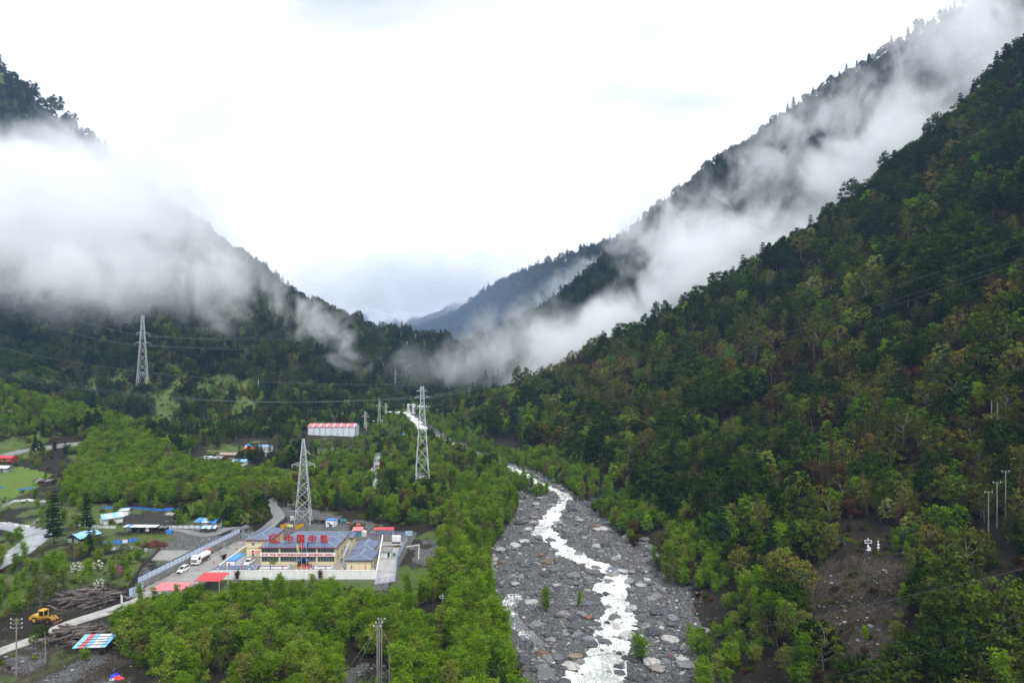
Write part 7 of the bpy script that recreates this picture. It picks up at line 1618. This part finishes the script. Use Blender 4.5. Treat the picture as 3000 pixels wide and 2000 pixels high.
# overhead lines: each conductor is a thing of its own
CABLE = mat('conductor', (.26,.28,.30), .5, .3); CABLED = mat('black_cable', (.02,.022,.025), .5)
def cable(name, label, group, a, b, sag, r_=.05, m=None, n=28):
    r_ *= .62; a, b = Vector(a), Vector(b); pts = [a.lerp(b, i/n)-Vector((0,0,sag*4*(i/n)*(1-i/n))) for i in range(n+1)]
    o = MB().tube(pts, r_, 4).build(name, m or CABLE); tag(o, label, 'cable', group); return o
# hillside pylon: one span out over the near left, one span on towards the next slope
G1 = 'conductors from the hillside pylon towards the near slope'; G2 = 'conductors from the hillside pylon up the valley'
for i, tp in enumerate(tipsL):
    for k in range(2):
        o_ = Vector((0, 0, .8*k)); cable('power_line', 'thin power line running from the hillside pylon past the near slope', G1, tp+o_, at(-320, (730,770,640,690)[i]+k*16, 330), 9, .06)
        cable('power_line', 'thin power line running from the hillside pylon across the dark forest', G2, tp+o_, at((1150,1200,1100,1180)[i], (935,950,915,925)[i]+k*10, 900), 14, .08)
cable('earth_wire', 'thin earth wire from the hillside pylon peak across the dark forest', None, tipsL[2]+Vector((4,0,8)), at(1100, 885, 900), 12, .06)
# tall pylon: spans to the left hillside and into the mist
for k in range(3):
    cable('power_line', 'thin power line sweeping from the far hillside to the tall pylon', 'conductors reaching the tall pylon from the hillside', tipsA[0]+Vector((0,0,-.5+.45*k)), at(-250, 1012+k*9, 420), 13, .045)
    cable('power_line', 'thin power line climbing from the tall pylon into the mist', 'conductors from the tall pylon into the mist', tipsA[1]+Vector((0,0,-.5+.5*k)), at(1640, 1010-k*12, 800), 10, .07)
cable('earth_wire', 'single wire from the hillside to the top of the tall pylon', None, tipsA[2]+Vector((0,0,3)), at(-150, 980, 520), 10, .05)
# camp pylon line going up the valley past the slim pylons
for i, tp in enumerate(tipsB):
    cable('power_line', 'thin power line from the camp pylon up over the trees', 'conductors from the camp pylon up the valley', tp, at(1240+i*40, 1175-i*12, 620), 6, .05)
for k in range(2): cable('power_line', 'thin wire crossing low over the scrub to the slim pylon', 'wires crossing over the alder scrub', at(-120, 1258+k*12, 420), at(1066, 1255+k*8, 492), 5, .04)
# lines over the right slope
for k, (ya, yb) in enumerate(((1195,660),(1215,708),(1232,722))): cable('power_line', 'thin power line climbing across the near slope over the trees', 'conductors across the near slope', at(1290, ya, 520), at(3150, yb, 235), 7, .035)
for k in range(6): cable('power_line', 'faint power line high over the misty ridge', 'conductors high over the misty ridge', at(1000, 880+k*14, 1150), at(3150, 40+k*42, 560), 16, .07)
for k, (xa, ya, xb, yb) in enumerate(((1980,1680,3100,1330),(1980,1725,2900,1480))): cable('slope_wire', 'thin grey wire slanting across the terrace over the landslip', 'wires slanting across the terrace', at(xa, ya, 205), at(xb, yb, 160), 1.5, .025, CABLED)
cable('black_cable', 'black cable crossing low in front of the landslip and the rapids', None, at(1200, 1985, 120), at(3100, 1640, 92), 2.0, .06, CABLED); cable('black_cable', 'lower black cable slung across the foot of the landslip', None, at(2300, 2010, 105), at(3100, 1790, 84), .8, .05, CABLED)
cable('pole_wire', 'wire from the pole cluster beside the road to the trio of poles', 'wires between the foreground poles', P1.location+Vector((0,0,12)), P3.location+Vector((0,0,13)), 1.2, .03, CABLED); cable('pole_wire', 'wire from the pole cluster beside the road to the trio of poles', 'wires between the foreground poles', P1.location+Vector((.8,0,11.2)), P3.location+Vector((.5,0,12.6)), 1.5, .03, CABLED)
# ---------------------------------------------------------------- air: haze and drifting mist
def haze_box():
    mb = MB(); mb.box(-4200, 4200, -60, 6400, -60, 1580)
    m = bpy.data.materials.new('haze_air'); m.use_nodes = True; n = m.node_tree.nodes; l = m.node_tree.links; n.clear()
    o = n.new('ShaderNodeOutputMaterial'); v = n.new('ShaderNodeVolumePrincipled')
    v.inputs['Color'].default_value = (.42,.62,1.0,1); v.inputs['Density'].default_value = HAZE; v.inputs['Anisotropy'].default_value = 0.0
    l.new(v.outputs['Volume'], o.inputs['Volume'])
    q = mb.build('haze', m); tag(q, 'thin bluish air filling the whole valley', 'haze', None, 'stuff'); return q
HAZE = 0.00008
haze_box()

def mist(label, p0, p1, across, up, dens, seed, nscale=1.6, amp=2.0, bias=0.0, stretch=(1, 1, .8), col=(.982,.991,1.0,1)):
    """one bank of drifting mist: a closed hull filled with uneven vapour, densest at its heart"""
    p0 = Vector(p0); p1 = Vector(p1); c = (p0+p1)/2; d = (p1-p0); half = d.length/2; d.normalize()
    me = bpy.data.meshes.new('mist'); bm = bmesh.new(); bmesh.ops.create_icosphere(bm, subdivisions=3, radius=1.06); bm.to_mesh(me); bm.free()
    o = obj('mist', me)
    y = Vector((0, 0, 1)).cross(d).normalized(); z = d.cross(y).normalized()
    M = Matrix((d, y, z)).transposed().to_4x4()
    o.matrix_world = Matrix.Translation(c) @ M @ Matrix.Diagonal((half*1.15, across*1.25, up*1.35, 1))
    m = bpy.data.materials.new('mist_vapour'); m.use_nodes = True; n = m.node_tree.nodes; l = m.node_tree.links; n.clear()
    out = n.new('ShaderNodeOutputMaterial'); v = n.new('ShaderNodeVolumePrincipled')
    v.inputs['Color'].default_value = col; v.inputs['Anisotropy'].default_value = 0.25
    tc = n.new('ShaderNodeTexCoord')
    ln = n.new('ShaderNodeVectorMath'); ln.operation = 'LENGTH'; l.new(tc.outputs['Object'], ln.inputs[0])
    geo = n.new('ShaderNodeNewGeometry')
    mp = n.new('ShaderNodeMapping'); mp.inputs['Location'].default_value = (seed*3.7, seed*1.3, -seed*2.1); mp.inputs['Scale'].default_value = tuple(q*0.0115*nscale for q in stretch)
    l.new(geo.outputs['Position'], mp.inputs['Vector'])
    no = n.new('ShaderNodeTexNoise'); no.inputs['Scale'].default_value = 1.0; no.inputs['Detail'].default_value = 6.0; no.inputs['Roughness'].default_value = 0.60; no.inputs['Distortion'].default_value = 0.9
    l.new(mp.outputs['Vector'], no.inputs['Vector'])
    def math_(op, a, b_=None, c_=None):
        q = n.new('ShaderNodeMath'); q.operation = op
        for i, w in enumerate((a, b_, c_)):
            if w is None: continue
            if isinstance(w, (int, float)): q.inputs[i].default_value = w
            else: l.new(w, q.inputs[i])
        return q.outputs[0]
    fall = math_('SUBTRACT', 1.0, ln.outputs['Value'])                       # 1 at the heart, 0 at the hull
    val = math_('MULTIPLY_ADD', math_('SUBTRACT', no.outputs['Fac'], 0.5-bias), amp*2.1, math_('MULTIPLY', math_('SUBTRACT', fall, 0.36), 1.5))
    edge = n.new('ShaderNodeMapRange'); edge.interpolation_type = 'SMOOTHSTEP'; edge.inputs['From Min'].default_value = 0.0; edge.inputs['From Max'].default_value = 0.30; l.new(fall, edge.inputs['Value'])
    body = n.new('ShaderNodeMapRange'); body.interpolation_type = 'SMOOTHSTEP'; body.inputs['From Min'].default_value = -0.05; body.inputs['From Max'].default_value = 1.0; l.new(val, body.inputs['Value'])
    l.new(math_('MULTIPLY', math_('MULTIPLY', edge.outputs['Result'], body.outputs['Result']), dens), v.inputs['Density'])
    l.new(v.outputs['Volume'], out.inputs['Volume']); me.materials.append(m)
    tag(o, label, 'mist', 'banks of mist drifting along the slopes', 'stuff'); return o

# behind the first crest of the right slope, from the valley floor up to the right
mist('dense white mist lying in the gully behind the near slope', at(1400,1120,700), at(2080,880,680), 62, 40, .050, 1, bias=.06)
mist('bright mist pouring down the gully below the cliff', at(1750,960,690), at(2450,640,640), 60, 48, .042, 2, bias=.05)
mist('streaming mist climbing behind the conifers', at(2200,720,640), at(2900,230,600), 60, 46, .034, 3, bias=.03)
mist('torn mist rising to the top of the high ridge', at(2600,330,720), at(3080,-60,700), 70, 85, .020, 4, bias=.05)
mist('thin veils of mist crossing the face of the high ridge', at(2000,760,820), at(2650,220,800), 60, 75, .018, 5, nscale=2.4, amp=3.2)
mist('ragged mist rising in front of the second ridge', at(1820,900,800), at(2150,560,820), 65, 75, .026, 6, nscale=2.2, amp=3.0, bias=.02)
mist('small puffs of mist in the mouth of the far side valley', at(1330,1110,720), at(1640,900,900), 60, 40, .011, 7, nscale=2.6, amp=3.4, bias=.03)
mist('puff of mist against the dark blue far ridge', at(1560,960,1350), at(1790,740,1400), 60, 48, .014, 8, nscale=1.5, amp=3.0, bias=.03)
mist('thin mist drifting over the spur', at(1250,1110,760), at(1480,1000,780), 50, 36, .007, 9, nscale=2.6, amp=3.4)
mist('cloud wrapping the top of the far blue peak', at(1740,770,1950), at(2200,600,1950), 200, 110, .012, 10, nscale=.8)
mist('cloud hiding the summits of the snowy range', at(600,880,3300), at(1900,760,3300), 300, 230, .004, 11, nscale=.4, amp=1.2, bias=.1)
# left mountain
mist('broad white cloud bank covering the hillside above the pylon', at(-250,640,760), at(760,720,720), 110, 95, .024, 12, nscale=1.4, amp=2.3, bias=.06)
mist('cloud hanging between the two mountain tops', at(-60,560,900), at(660,590,880), 110, 92, .020, 13, nscale=1.3, amp=2.1, bias=.05)
mist('veil of mist below the summit on the mountain flank', at(-200,520,980), at(330,430,950), 90, 50, .008, 14, nscale=1.3, amp=2.4, bias=.03)
mist('hanging skirts of mist over the dark forest', at(480,800,640), at(860,850,700), 50, 46, .022, 15, nscale=2.0, amp=2.6, bias=.03)
mist('long mist tongue under the cloud bank', at(-60,800,640), at(520,800,640), 50, 34, .018, 16, nscale=2.0, amp=2.4, bias=.02)
mist('small mist patch sliding off the wooded shoulder', at(800,920,760), at(1060,980,780), 44, 30, .030, 17, nscale=2.6, amp=3.0)
mist('thin mist caught in the fold below the shoulder', at(960,960,740), at(1060,1110,720), 34, 22, .020, 18, nscale=3.0, amp=3.0)
mist('pale blue veil of vapour filling the far valley', at(700,1010,1500), at(1900,860,1500), 330, 230, .0011, 21, nscale=.3, amp=.5, bias=.2, col=(.50,.70,1.0,1))
mist('mist smoking off the treetops of the high ridge', at(2150,640,900), at(2750,120,880), 40, 60, .012, 22, nscale=2.4, amp=3.4, bias=.0)
mist('low mist drifting across the wooded spur', at(1050,1060,820), at(1420,1090,760), 40, 28, .006, 23, nscale=2.6, amp=3.2, bias=.0)
